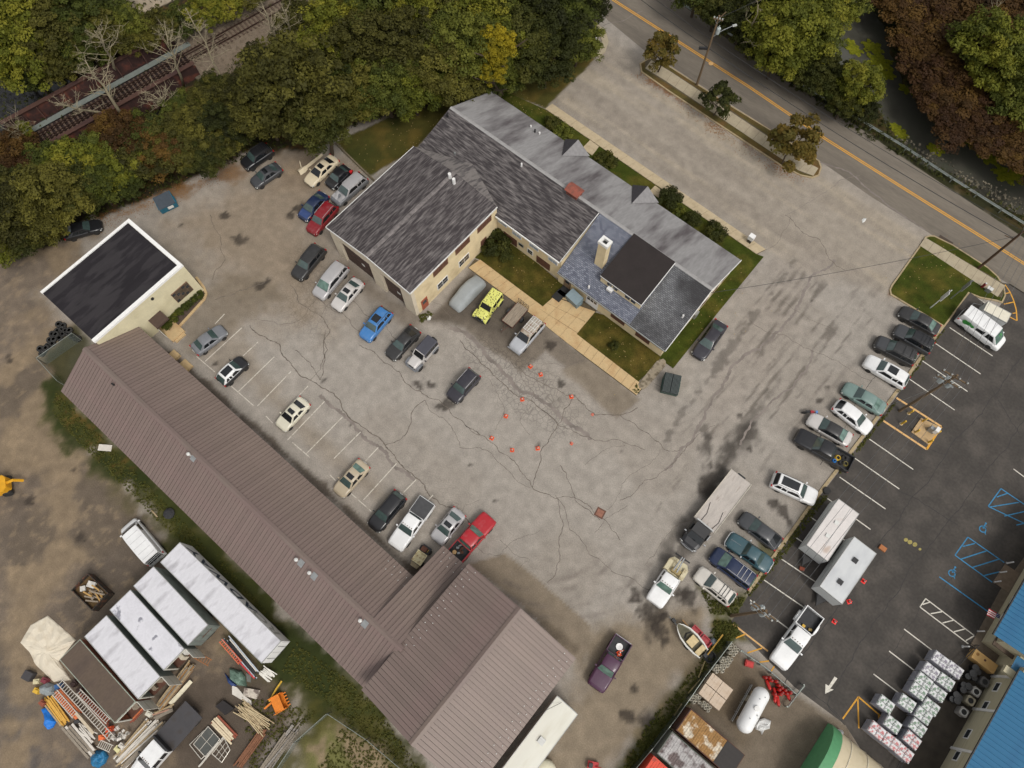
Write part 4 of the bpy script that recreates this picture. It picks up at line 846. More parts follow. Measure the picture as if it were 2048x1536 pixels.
# lower body stations: (position along the length, half width factor, height of the top)
BODY={
 'sedan':[(-.5,.70,.62),(-.49,.84,.80),(-.465,.93,.92),(-.40,.975,.98),(-.28,1,1.0),(-.1,1,.96),(.1,1,.95),(.21,1,.95),(.30,.985,.92),(.38,.965,.86),(.445,.90,.78),(.48,.80,.68),(.5,.60,.56)],
 'suv':[(-.5,.80,.66),(-.492,.92,.9),(-.47,.97,1.08),(-.40,1,1.1),(-.28,1,1.1),(-.1,1,1.08),(.1,1,1.07),(.21,1,1.08),(.30,.985,1.06),(.38,.965,1.01),(.45,.92,.94),(.482,.84,.82),(.5,.66,.62)],
 'van':[(-.5,.88,.7),(-.495,.95,1.0),(-.47,.98,1.2),(-.3,1,1.2),(0,1,1.2),(.2,1,1.2),(.30,.99,1.16),(.38,.97,1.1),(.44,.93,1.0),(.48,.86,.85),(.5,.68,.62)],
 'truck':[(-.175,.97,1.12),(-.17,.98,1.16),(-.1,1,1.16),(.1,1,1.16),(.17,1,1.18),(.28,.985,1.18),(.38,.975,1.14),(.455,.94,1.08),(.487,.87,.95),(.5,.72,.66)],
 'old':[(-.5,.60,.62),(-.49,.78,.74),(-.46,.9,.84),(-.36,.96,.93),(-.26,.98,.98),(-.1,.98,.98),(.08,.98,.98),(.16,.97,1.0),(.28,.95,.98),(.40,.92,.93),(.46,.88,.86),(.49,.76,.76),(.5,.62,.64)],
}
# cabin: base front, roof front, roof rear, base rear (fractions of length), height, roof half width factor
CAB={
 'sedan':(.225,.075,-.205,-.365,1.45,.70),'coupe':(.20,.045,-.20,-.40,1.40,.68),'suv':(.215,.085,-.40,-.475,1.72,.76),'wagon':(.22,.075,-.37,-.475,1.52,.72),
 'hatch':(.235,.08,-.33,-.47,1.55,.72),'minivan':(.30,.13,-.43,-.485,1.76,.76),'van':(.385,.235,-.485,-.497,2.45,.86),'truck':(.185,.085,-.125,-.165,1.88,.78),'old':(.13,.055,-.17,-.285,1.56,.66),
 'liftback':(.225,.07,-.25,-.45,1.46,.70),
}
WHEEL={}
def wheel_parts(r,wd):
    k=(round(r,2),round(wd,2))
    if k not in WHEEL:
        ty=MB().lathe([(r*.62,-wd/2),(r*.93,-wd/2),(r,-wd*.3),(r,wd*.3),(r*.93,wd/2),(r*.62,wd/2)],18,ax='y');rm=MB().lathe([(r*.6,-wd*.44),(r*.63,-wd*.46),(r*.63,wd*.46),(r*.5,wd*.40),(r*.12,wd*.43)],14,ax='y')
        m1=mesh_of(ty,'wheel');m1.materials.append(RUBBER);m2=mesh_of(rm,'rim');m2.materials.append(mat('alloy',(.38,.38,.38),.35,.8,var=.1))
        for m in (m1,m2):m.polygons.foreach_set('use_smooth',[True]*len(m.polygons));m.set_sharp_from_angle(angle=R(45))
        WHEEL[k]=(m1,m2)
    return WHEEL[k]
def wheels(root,xs_,yw,r=.33,wd=.22,dual=False):
    m1,m2=wheel_parts(r,wd)
    for x in xs_:
        for s in (-1,1):
            o=obj('wheel',m1,None,root,loc=(x,s*yw,r));obj('rim',m2,None,o)
def body_section(w_,zt,zb,low):
    zs=max(zt-.30,zb+.2)
    half=[(0,zt+.025),(.5*w_,zt+.018),(.80*w_,zt-.005),(.925*w_,zt-.055),(.985*w_,min(zt-.14,zt-.1)),(w_,zs),(w_,lerp(zb,zs,.5)),(.965*w_,zb+.1),(.88*w_,zb)]
    return [(y,z) for y,z in half[::-1]] + [(-y,z) for y,z in half[1:]]
def car(label,kind,f,r,color,group,width=None,roof=None,sunroof=False,rails=False,cross=0,rear_glass=None,glass=None,hood=None,flip=False,
        cat='car',name='parked_car',zref=.6,height=None,body=None,wr=.33,H=None,extra=None,roof_glass=False,trim=None,tails=True):
    p=G(*f,zref);q=G(*r,zref);c=(p+q)/2;L=(p-q).length;rz=math.atan2(p.y-q.y,p.x-q.x)
    L=max(3.6,min(7.0,L))
    root=thing(name,label,cat,(c.x,c.y,.0),rz,group)
    bk=body or ('van' if kind == 'van' else 'old' if kind == 'old' else 'suv' if kind in ('suv','minivan') else 'sedan')
    cb=CAB[kind];H=H or cb[4];W_=(width or {'suv':1.9,'minivan':1.96,'van':2.06,'truck':2.0,'old':1.9}.get(kind,1.82))/2
    M_=color if isinstance(color,bpy.types.Material) else color
    tab=BODY[bk];zb=.24 if bk != 'truck' else .38
    secs=[]
    for t,wf,zt in tab:secs.append([(t*L,y,z) for y,z in body_section(W_*wf,zt,zb,0)])
    b=MB().loft(secs);o=obj('body',b,M_,root,smooth=True,fix=True);autosmooth(o,38)
    # cabin hull
    xa,xb,xc,xd=[t*L for t in cb[:4]];wrf=cb[5]*W_
    def belt(x):return interp(tab,x/L,2)
    def cabsec(x,s,zr,wr_,k):   # s: 0 base .. 1 roof
        zbt=belt(x)-.03;wb=W_*.90*interp(tab,x/L,1)
        w1=lerp(wb,wr_,s);z1=lerp(zbt+.01,zr,s)
        half=[(0,z1+.03*s),(.5*w1,z1+.022*s),(.86*w1,z1-.01*s),(.97*w1,z1-.05*s),(w1,z1-.10*s),(lerp(w1,wb,.5),lerp(z1-.1*s,zbt,.5)),(wb,zbt)]
        return [(x,y,z) for y,z in half[::-1]] + [(x,-y,z) for y,z in half[1:]]
    xm=(xb+xc)/2
    cs=[cabsec(xd,0,H,wrf,0),cabsec(xc,1,H-.05,wrf*.96,0),cabsec(lerp(xc,xm,.45),1,H-.005,wrf,0),cabsec(xm,1,H,wrf*1.01,0),cabsec(lerp(xb,xm,.4),1,H-.01,wrf,0),cabsec(xb,1,H-.05,wrf*.96,0),cabsec(xa,0,H,wrf,0)]
    hull=MB().loft(cs);rm=roof or M_
    o=obj('cabin',hull,rm,root,smooth=True,fix=True);autosmooth(o,35)
    GL=glass or GLASS;off=.014
    def patch(sA,sB,v0,v1,m,nm,lift,yk=.93,nseg=8,bulge=0):
        rows=[]
        for v in (v0,(v0+v1)/2,v1):
            row=[]
            for i in range(nseg+1):
                u=-yk + 2*yk*i/nseg
                def at(s):
                    pts=[pp for pp in s[3:10]];ys=[pp[1] for pp in pts];w_=max(abs(pts[0][1]),abs(pts[-1][1]));yy=-u*w_
                    for a_,b_ in zip(pts[:-1],pts[1:]):
                        if min(a_[1],b_[1])-1e-6 <= yy <= max(a_[1],b_[1])+1e-6:
                            t=(yy-a_[1])/(b_[1]-a_[1]+1e-9);return Vector((lerp(a_[0],b_[0],t),yy,lerp(a_[2],b_[2],t)))
                    return Vector(pts[0])
                pt=at(sA).lerp(at(sB),v);pt += Vector(lift);pt.x += bulge*(1-u*u)*(1-v)
                row.append(tuple(pt))
            rows.append(row)
        bb=MB().loft(rows,caps=False);return obj(nm,bb,m,root,smooth=True,fix=False)
    sgn=1
    def up(o):
        me=o.data
        if sum(p_.normal.z for p_ in me.polygons) < 0:me.flip_normals()
        return o
    up(patch(cs[6],cs[5],.06,.93,GL,'windshield',(off,0,off*1.2),bulge=.05))
    up(patch(cs[0],cs[1],.10,.90,rear_glass or GL,'rear_window',(-off,0,off*1.2),.90,bulge=-.04))
    up(patch(cs[6],cs[5],-.06,.05,BLACK,'cowl',(off,0,off*1.1),.9,bulge=.05))
    # side windows
    def side(x0b,x0t,x1t,x1b,nm='side_window'):
        for s in (-1,1):
            def pt(x,v):
                zbt=belt(x)-.03;wb=W_*.90;z1=H-.11;w1=wrf*.985;return (x,s*(lerp(wb,w1,v)+.012),lerp(zbt,z1,v)+.004)
            q_=[pt(x0b,.10),pt(x0t,.90),pt(x1t,.90),pt(x1b,.10)]
            if s > 0:q_=q_[::-1]
            obj(nm,MB().quad(*q_),GLASS_D,root)
    mid=lerp(xb,xc,.5)
    if kind in ('coupe',):side(lerp(xa,xb,.35),xb-.12,lerp(xb,xc,.72),lerp(xb,xc,.80))
    elif kind == 'van':
        side(lerp(xa,xb,.5),xb-.05,lerp(xb,xc,.17),lerp(xb,xc,.17))
        if extra == 'sidewin':side(lerp(xb,xc,.24),lerp(xb,xc,.24),lerp(xb,xc,.48),lerp(xb,xc,.48))
    else:
        side(lerp(xa,xb,.42),xb-.12,mid+.06,mid+.06);e=.82 if kind in ('suv','minivan','wagon') else .86
        if kind in ('suv','minivan','wagon','hatch'):
            k2=lerp(xb,xc,.76);side(mid-.06,mid-.06,k2+.05,k2+.05);side(k2-.05,k2-.05,xc+.12,lerp(xc,xd,.35))
        else:side(mid-.06,mid-.06,xc+.08,lerp(xc,xd,.30))
    # hood panel with shut lines
    def top_patch(t0,t1,wk,m,nm,lift=.012):
        rows=[]
        for i in range(4):
            t=lerp(t0,t1,i/3);ww=W_*interp(tab,t,1)*wk;z=interp(tab,t,2)
            rows.append([(t*L,ww*(-1+2*j/6),z+.025-.02*abs(-1+2*j/6)**2+lift) for j in range(7)])
        return up(obj(nm,MB().loft(rows,caps=False),m,root,smooth=True))
    if kind not in ('van',):top_patch(cb[0]+.02,.44,.78,hood or M_,'hood')
    if kind in ('sedan','coupe') and bk == 'sedan':top_patch(-.475,cb[3]-.004,.74,M_,'trunk_lid')
    # lamps, bumpers, mirrors
    zl=interp(tab,.47,2)-.10
    for s in (-1,1):
        hb=MB().add([(L*.438,s*W_*.88,zl+.06),(L*.478,s*W_*.62,zl+.05),(L*.494,s*W_*.60,zl-.10),(L*.456,s*W_*.93,zl-.08),(L*.43,s*W_*.90,zl+.03)],[[0,1,2,3,4] if s < 0 else [4,3,2,1,0]])
        for i,v in enumerate(hb.v):hb.v[i]=(v[0]+.02,v[1]*1.015,v[2]+.02)
        obj('headlight',hb,LAMP_W,root)
        if tails:
            zt_=interp(tab,-.47,2)-.08;tb=MB().box(-L*.492-.005,-L*.455,min(s*W_*.70,s*W_*.945),max(s*W_*.70,s*W_*.945),zt_-.16,zt_+.035);obj('taillight',tb,LAMP_R,root)
        mb2=MB().obox((lerp(xa,xb,.30),s*(W_*.98+.09),belt(xa)+.06),(.13,.2,.13));obj('mirror',mb2,M_ if trim is None else trim,root)
    obj('front_bumper',MB().loft([[(L*.455,-W_*.93,.34),(L*.455,-W_*.93,.52)],[(L*.498,-W_*.62,.34),(L*.502,-W_*.62,.52)],[(L*.503,W_*.62,.34),(L*.506,W_*.62,.52)],[(L*.455,W_*.93,.34),(L*.455,W_*.93,.52)]],caps=False),trim or BLACK,root)
    obj('grille',MB().quad((L*.502,-W_*.4,.46),(L*.502,W_*.4,.46),(L*.497,W_*.42,.64),(L*.497,-W_*.42,.64)),BLACK,root)
    obj('licence_plate',MB().box(-L*.505,-L*.497,-.22,.22,.62,.75),LAMP_W,root)
    if sunroof:
        k0,k1=(lerp(xb,xc,.12),lerp(xb,xc,.55)) if sunroof != 'pano' else (lerp(xb,xc,.10),lerp(xb,xc,.88))
        if roof_glass:pass
        up(obj('sunroof',MB().loft([[(k0,y,H+.035-.02*(y/(wrf+.01))**2) for y in np.linspace(-wrf*.62,wrf*.62,5)],[((k0+k1)/2,y,H+.045-.02*(y/(wrf+.01))**2) for y in np.linspace(-wrf*.66,wrf*.66,5)],[(k1,y,H+.035-.02*(y/(wrf+.01))**2) for y in np.linspace(-wrf*.66,wrf*.66,5)]],caps=False),GLASS_D,root))
    if rails:
        rmm=rails if isinstance(rails,bpy.types.Material) else BLACK
        for s in (-1,1):obj('roof_rail',MB().tube([(xb-.1,s*wrf*.9,H-.02),(xb-.25,s*wrf*.9,H+.06),(xc+.25,s*wrf*.9,H+.06),(xc+.1,s*wrf*.9,H-.03)],.025,6),rmm,root)
    for i in range(cross):
        x=lerp(xb,xc,.45+.35*i/max(1,cross-1));obj('cross_bar',MB().obox((x,0,H+.07),(.05,wrf*1.84,.03)),BLACK if not isinstance(rails,bpy.types.Material) else rails,root)
    wheels(root,(L*.315,-L*.30),W_-.115,wr)
    root['_L']=L
    return root,L,W_,H
def clean(root):
    if '_L' in root:del root['_L']
def pickup(label,f,r,color,group,width=2.0,load=None,cab_lights=False,cover=None,bedm=None,flares=False,name='pickup_truck',zref=.7,roof=None,bed='box',bedlen=None,ladder=False,glass=None,tails=True):
    root,L,W_,H=car(label,'truck',f,r,color,group,width=width,cat='pickup truck',name=name,body='truck',wr=.39,zref=zref,roof=roof,glass=glass,tails=False)
    x0,x1=-L*.5,-L*.172
    if bed == 'box':
        b=MB();zt=1.17;t=.09;w_=W_*.97
        b.box(x0,x1,-w_,-w_+t,.5,zt);b.box(x0,x1,w_-t,w_,.5,zt);b.box(x0,x0+.07,-w_+t,w_-t,.55,zt-.02);b.box(x1-.06,x1,-w_+t,w_-t,.5,zt)
        obj('bed',b,color,root);obj('bed_floor',MB().box(x0+.07,x1-.06,-w_+t,w_-t,.62,.68),bedm or mat('bed_liner',(.03,.03,.032),.7,var=.2),root)
        lin_=MB();lm=bedm or _mats['bed_liner']
        lin_.box(x0+.07,x1-.06,-w_+t,-w_+t+.02,.68,zt+.01);lin_.box(x0+.07,x1-.06,w_-t-.02,w_-t,.68,zt+.01);lin_.box(x1-.08,x1-.06,-w_+t+.02,w_-t-.02,.68,zt+.01);obj('bed_lining',lin_,lm,root)
        for s in (-1,1):
            fl=MB();pts=[(-L*.30+.62*cos(a_),.50+.42*sin(a_)) for a_ in np.linspace(0,pi,9)];oy=W_*.97 if not flares else W_*1.14
            y0,y1=sorted((s*W_*.96,s*(oy+.03)))
            fl.loft([[(x,y0,z) for x,z in pts],[(x,y1,z-.03) for x,z in pts]],caps=False);fl.add([(x,s*(oy+.03),z-.03) for x,z in pts],[list(range(9)) if s < 0 else list(range(9))[::-1]]);obj('fender_flare',fl,color,root)
            obj('taillight',MB().box(x0-.012,x0+.05,min(s*W_*.80,s*W_*.975),max(s*W_*.80,s*W_*.975),.8,1.1),LAMP_R,root)
        if cover:obj('bed_cover',MB().prism([(x0+.05,-w_+.05),(x1-.03,-w_+.05),(x1-.03,w_-.05),(x0+.05,w_-.05)],zt,zt+.03),cover,root)
        obj('rear_bumper',MB().box(x0-.1,x0+.02,-W_*.9,W_*.9,.42,.58),CHROME,root)
    if cab_lights:
        for y in (-.5,-.25,0,.25,.5):obj('cab_light',MB().obox((L*.072,y*W_*1.1,H+.03),(.10,.07,.05)),mat('amber_lens',(.10,.05,.02),.3),root)
    return root,L,W_,H
def local_pt(root,x,y,z):return root.matrix_basis @ Vector((x,y,z))

P=dict(
 black=paint('black_paint',(.016,.016,.018),.3,dust=.01),black2=paint('faded_black_paint',(.028,.027,.027),.4,dust=.02),charcoal=paint('charcoal_paint',(.05,.052,.056),.35,dust=.02),
 grey=paint('grey_paint',rgb(112,114,118),.35),silver=paint('silver_paint',rgb(176,174,174),.35,.2),silverw=paint('pale_silver_paint',rgb(196,192,188),.35,.1),white=paint('white_paint',(.76,.76,.75),.35,dust=.03),
 beige=paint('beige_paint',rgb(206,192,164),.4),cream=paint('cream_paint',rgb(205,200,180),.4),tan=paint('tan_paint',rgb(176,162,138),.4),blue=paint('bright_blue_paint',rgb(62,118,176),.35),navy=paint('navy_paint',rgb(32,44,72),.3,dust=.02),
 red=paint('red_paint',rgb(168,28,38),.4),maroon=paint('maroon_paint',rgb(128,26,34),.35),green=paint('grey_green_paint',rgb(112,134,128),.4),teal=paint('teal_paint',rgb(52,82,90),.4,dust=.03),purple=paint('purple_paint',rgb(70,34,62),.45,dust=.02),
 yellow=mat('lime_yellow_paint',rgb(208,208,112),.5,var=.06,scale=4,col2=rgb(84,76,44),band=(.585,.60),scale2=5.5),wagon=paint('wagon_white_paint',rgb(212,206,196),.4))
GA_='cars parked in rows around the yard'
def A_(label,kind,f,r,c,**k):return car(label,kind,f,r,P[c] if isinstance(c,str) else c,GA_,**k)
# rear row by the trees and the garage
A_('black older suv with a roof rack parked closest to the trees','suv',(487,334),(542,297),'black',cross=3,rails=True)
A_('dark grey sedan with a sunroof parked beside the black suv by the trees','sedan',(505,370),(560,333),'charcoal',sunroof=True)
A_('beige sedan with dark sunroof parked under the edge of the trees','sedan',(615,368),(671,316),'beige',sunroof=True,glass=GLASS_D)
A_('black car squeezed between the beige sedan and the silver wagon','sedan',(657,373),(697,336),'black',hood=P['black2'])
cr,L_,W__,H_=A_('silver wagon with a crumpled hood beside the rear lawn','suv',(669,406),(729,354),'grey',roof=P['silver'],rails=P['silver'],width=1.86)
cm_=MB();rr_=random.Random(3)
cm_.loft([[(L_*(.24+.065*i),W__*.8*(-1+2*j/5),1.09-.03*i+rr_.uniform(-.01,.10)) for j in range(6)] for i in range(4)],caps=False);o=obj('crumpled_hood',cm_,P['silver'],cr)
if sum(p_.normal.z for p_ in o.data.polygons) < 0:o.data.flip_normals()
A_('dark blue sedan parked nose out beside the red suv','sedan',(603,438),(650,388),'navy',hood=paint('blue_hood_paint',rgb(46,66,112),.3))
A_('dark red suv parked against the corner of the garage roof','suv',(621,466),(668,411),'maroon',rails=P['silver'],width=1.84)
A_('black suv parked facing the yard at the garage corner','suv',(591.5,557),(643,495),'black2',rails=True)
A_('silver minivan parked outside the garage doors','minivan',(634.7,594.5),(688,531),'silver',glass=GLASS_G)
A_('pale silver sedan with sunroof beside the minivan at the garage','sedan',(670,618),(719.7,561),'silverw',sunroof=True)
A_('bright blue suv with a sunroof in front of the garage','suv',(727.7,678.7),(776,621),'blue',sunroof=True,rails=True,width=1.84)
A_('black coupe with dark rear glass parked beside the silver jeep','coupe',(778.4,715.5),(832.5,657.6),'black2',rear_glass=GLASS_D)
A_('dark suv standing alone in the middle of the yard','suv',(902,800),(951,745.5),paint('dark_plum_paint',(.03,.028,.036),.3,dust=.02),rails=P['silver'])
A_('grey sedan parked nearest the small office in the barn row','sedan',(449,657),(388,703),'grey')
A_('black small car with a white roof and panoramic sunroof','hatch',(489.5,718.5),(440.5,766),'black',roof=P['white'],sunroof='pano',H=1.5)
for_stripe=C.objects[-1]
A_('cream sedan with two dark roof openings in the middle of the barn row','sedan',(559,856.5),(612,801),'cream',sunroof=True,glass=GLASS_D,rear_glass=GLASS_D)
A_('tan sedan with greenish rear window parked along the barn','sedan',(674.5,989),(730.5,926),'tan',sunroof=True,rear_glass=GLASS_G)
A_('black wagon parked between the tan sedan and the white pickup','wagon',(744.6,1058),(803,988),'black',rails=True,width=1.88)
A_('silver sedan with sunroof between the white and the red pickups','sedan',(871,1083),(921,1022.5),'silver',sunroof=True)
A_('black sedan half hidden under the trees behind the small office','sedan',(203,449),(128,470),'black')
A_('dark navy sedan parked alone beside the end lawn','sedan',(1394,715),(1443,645.5),paint('dark_navy_paint',(.028,.026,.034),.3,dust=.02),width=1.86)
# row along the kerb of the dark lot
A_('black sedan with pale rear window at the top of the kerb row','sedan',(1799.7,620),(1876,663.5),'black2',rear_glass=GLASS_G)
A_('dark blue-black suv second in the kerb row','suv',(1789,658),(1862,699.5),'charcoal',roof=P['black'],rails=True,cross=3,width=1.84)
A_('dark suv with grey hood third in the kerb row','suv',(1750,682),(1828.5,722.5),'black2',hood=P['charcoal'],rails=True,cross=2)
A_('white suv with a sunroof parked tail to the kerb','suv',(1730,719.4),(1812.5,768),'white',sunroof=True,width=1.84,H=1.66)
A_('grey-green sedan in the kerb row between two white cars','sedan',(1687,773),(1768,821.5),'green',rear_glass=GLASS_G)
A_('white hatchback parked nose to the kerb','hatch',(1741,861.5),(1670,807.5),'white',rear_glass=GLASS_D,H=1.6)
A_('silver sedan with a black roof beside the black pickup','sedan',(1616.4,834.5),(1700,883),'silverw',roof=P['black2'],rear_glass=GLASS_G)
A_('white suv with a large sunroof parked alone nose to the kerb','suv',(1632.5,998.5),(1544,958),'white',sunroof='pano',rails=True,rear_glass=GLASS_D)
A_('dark grey liftback below the flatbed truck','liftback',(1481,1032),(1558,1091),'charcoal',rear_glass=GLASS_D)
r_,L_,W__,H_=A_('teal vintage sedan with chrome bumpers in the kerb row','old',(1456,1076),(1540.5,1135),'teal',trim=CHROME,width=1.92)
obj('chrome_bumper',MB().tube([(L_*.47,-W__*.95,.55),(L_*.51,-W__*.6,.55),(L_*.515,0,.55),(L_*.51,W__*.6,.55),(L_*.47,W__*.95,.55)],.07,6),CHROME,r_)
obj('chrome_bumper',MB().tube([(-L_*.47,-W__*.95,.58),(-L_*.51,-W__*.6,.58),(-L_*.515,0,.58),(-L_*.51,W__*.6,.58),(-L_*.47,W__*.95,.58)],.07,6),CHROME,r_);obj('hood_ornament',MB().tube([(L_*.22,0,1.04),(L_*.45,0,.93)],.025,6),CHROME,r_)
A_('dark blue minivan with roof bars in the kerb row','minivan',(1423.8,1105),(1505,1167),'navy',rails=P['silver'],cross=3,glass=GLASS_G,H=1.7)
A_('white wagon with roof bars nearest the grass corner','wagon',(1393,1143),(1465.5,1202),'wagon',rails=True,cross=3,glass=GLASS,H=1.6)
# pickups
GP='pickup trucks around the yard'
pickup('white crew cab pickup with a black bed cover by the barn',(788.6,1096),(856,1002),P['white'],GP,cover=mat('bed_cover_vinyl',(.05,.05,.052),.6,var=.2),cab_lights=True)
pr_,L_,W__,H_=pickup('bright red pickup with scrap parts in its bed half under the barn roof',(981,1033),(903,1122),P['red'],GP,glass=GLASS_G)
RED_PICK=(pr_,L_)
pk_,L_,W__,H_=pickup('black pickup with coiled hoses and wheels in its bed',(1592,869),(1700,931),P['black'],GP)
BLK_PICK=(pk_,L_)
pp_,L_,W__,H_=pickup('purple pickup with orange cones in its black bed',(1189,1377),(1247,1279),P['purple'],GP,glass=GLASS_G)
PUR_PICK=(pp_,L_)
wp_,L_,W__,H_=pickup('white dual wheel pickup with an empty black bed in the dark lot',(1553.5,1330),(1628.5,1224),P['white'],GP,width=2.04,cab_lights=True,flares=True)
WHT_PICK=(wp_,L_)
# vans
vv,L_,W__,H_=car('white passenger van with green lettering in the dark lot','van',(2007,690),(1922,627),P['white'],'vans and box bodies',cat='van',name='cargo_van',extra='sidewin',zref=.9,rear_glass=GLASS_D,glass=GLASS_G,H=2.15)
VAN1=(vv,L_,W__,H_)
v2,L_,W__,H_=car('white cargo van with a ladder rack at its rear in the dirt yard','van',(252,1046),(313,1119),P['white'],'vans and box bodies',cat='van',name='cargo_van',zref=1.0,glass=GLASS_D,H=2.2)
rk=MB()
for y in (-.7,-.25,.25,.7):rk.tube([(-L_*.5-.06,y,.6),(-L_*.5-.06,y,2.0)],.025,5)
for z in (.6,1.1,1.6,2.0):rk.tube([(-L_*.5-.06,-.8,z),(-L_*.5-.06,.8,z)],.025,5)
obj('rear_rack',rk,STEEL,v2)
for x in np.linspace(-L_*.42,L_*.12,5):obj('roof_seam',MB().obox((x,0,H_+.033),(.03,1.4,.012)),mat('seam_grey',(.42,.42,.42),.6),v2)
# jeeps --------------------------------------------------------------
def jeep(label,f,r,bodyc,topc,spare=True,flare=None,hoodc=None,wid=1.84):
    p=G(*f,.7);q=G(*r,.9);c=(p+q)/2;L=(G(*f,.7).to_2d()-G(*r,.7).to_2d()).length;L=min(4.7,max(3.8,L));rz=math.atan2(p.y-q.y,p.x-q.x)
    root=thing('parked_jeep',label,'jeep',(c.x,c.y,0),rz,GA_);W_=wid/2
    o=obj('body',MB().prism([(-L*.47,-W_*.86),(L*.18,-W_*.86),(L*.18,W_*.86),(-L*.47,W_*.86)],.5,1.15),bodyc,root)
    hd=MB().loft([[(L*.16,-W_*.74,.55),(L*.16,-W_*.74,1.10),(L*.16,-W_*.4,1.17),(L*.16,W_*.4,1.17),(L*.16,W_*.74,1.10),(L*.16,W_*.74,.55)],[(L*.45,-W_*.62,.55),(L*.45,-W_*.62,1.02),(L*.45,-W_*.4,1.09),(L*.45,W_*.4,1.09),(L*.45,W_*.62,1.02),(L*.45,W_*.62,.55)]])
    obj('hood',hd,hoodc or bodyc,root,fix=True)
    H=1.85
    cab=MB().loft([[(x,s_*W_*k,z) for (s_,k,z) in ((-1,.86,1.13),(-1,.76,H-.06),(-1,.66,H),(1,.66,H),(1,.76,H-.06),(1,.86,1.13))] for x in (-L*.465,-L*.455,L*.03,L*.05)])
    obj('hard_top',cab,topc,root,fix=True)
    ws=MB().quad((L*.165,-W_*.74,1.18),(L*.165,W_*.74,1.18),(L*.06,W_*.66,H-.10),(L*.06,-W_*.66,H-.10));obj('windshield',ws,GLASS_D,root)
    fr=MB()
    for a_,b_ in (((L*.18,-W_*.8,1.15),(L*.06,-W_*.72,H-.02)),((L*.18,W_*.8,1.15),(L*.06,W_*.72,H-.02)),((L*.06,-W_*.72,H-.02),(L*.06,W_*.72,H-.02)),((L*.18,-W_*.8,1.15),(L*.18,W_*.8,1.15))):fr.tube([a_,b_],.045,5)
    obj('windshield_frame',fr,bodyc,root)
    for s in (-1,1):
        for x0,x1 in ((-L*.01,L*.02),):pass
        for x0,x1 in ((-L*.15,L*.01),(-L*.32,-L*.17),(-L*.445,-L*.34)):
            q_=[(x0,s*(W_*.85+.01),1.2),(x1,s*(W_*.85+.01),1.2),(x1,s*(W_*.77+.012),H-.14),(x0,s*(W_*.77+.012),H-.14)]
            obj('side_window',MB().quad(*(q_ if s < 0 else q_[::-1])),GLASS_D,root)
        for x in (L*.33,-L*.32):
            fl=MB();pts=[(x+.58*cos(a_),.52+.40*sin(a_)) for a_ in np.linspace(0,pi,9)]
            y0,y1=sorted((s*W_*.62,s*W_*1.03));fl.loft([[(xx,y0,z) for xx,z in pts],[(xx,y1,z) for xx,z in pts],[(xx,y1,z-.05) for xx,z in pts]],caps=False);o=obj('fender_flare',fl,flare or bodyc,root,fix=True)
        obj('headlight',MB().lathe([(.1,0),(.1,.04)],10,(L*.452,s*W_*.45,.88),'x'),LAMP_W,root);obj('taillight',MB().box(-L*.485,-L*.47,min(s*W_*.7,s*W_*.84),max(s*W_*.7,s*W_*.84),.85,1.05),LAMP_R,root)
        obj('mirror',MB().obox((L*.13,s*(W_+.08),1.25),(.1,.2,.15)),BLACK,root)
    obj('front_bumper',MB().box(L*.465,L*.5,-W_*.8,W_*.8,.48,.66),flare or BLACK,root);obj('grille',MB().box(L*.45,L*.457,-W_*.55,W_*.55,.6,1.0),BLACK,root)
    if spare:
        sp=obj('spare_wheel',MB().lathe([(.2,-.12),(.38,-.12),(.4,0),(.38,.1),(.2,.12)],16,(-L*.47-.16,0,1.05),'x'),RUBBER,root)
    wheels(root,(L*.33,-L*.32),W_-.10,.40,.26);return root,L,W_
jeep('silver jeep with a dark hard top and spare wheel',(820.8,736),(868,681),P['silverw'],mat('dark_hard_top',rgb(66,66,74),.6,var=.08),flare=P['grey'])
jy,jl,jw=jeep('lime yellow jeep with peeling black spots on its body',(957,640),(996,587),P['yellow'],P['yellow'],spare=False,wid=1.86)
# silver old suv with a roof rack
so_,L_,W__,H_=car('old silver boxy suv with a large white roof rack by the courtyard walk','suv',(1028,701),(1080,641),paint('dull_silver_paint',rgb(170,172,176),.5,.1),GA_,width=1.86,roof=mat('rusty_roof',rgb(170,162,148),.7,var=.2,scale=2,col2=rgb(120,96,78),band=(.5,.66)),glass=GLASS_D,H=1.75)
rk=MB()
for y in np.linspace(-.58,.58,5):rk.tube([(-L_*.40,y,H_+.14),(L_*.0,y,H_+.14)],.022,5)
for x in np.linspace(-L_*.40,0,4):rk.tube([(x,-.62,H_+.13),(x,.62,H_+.13)],.022,5)
obj('roof_rack',rk,WHITE,so_);obj('chrome_bumper',MB().box(L_*.497,L_*.525,-W__*.95,W__*.95,.42,.6),CHROME,so_)
for o in list(C.objects):
    if '_L' in o:del o['_L']
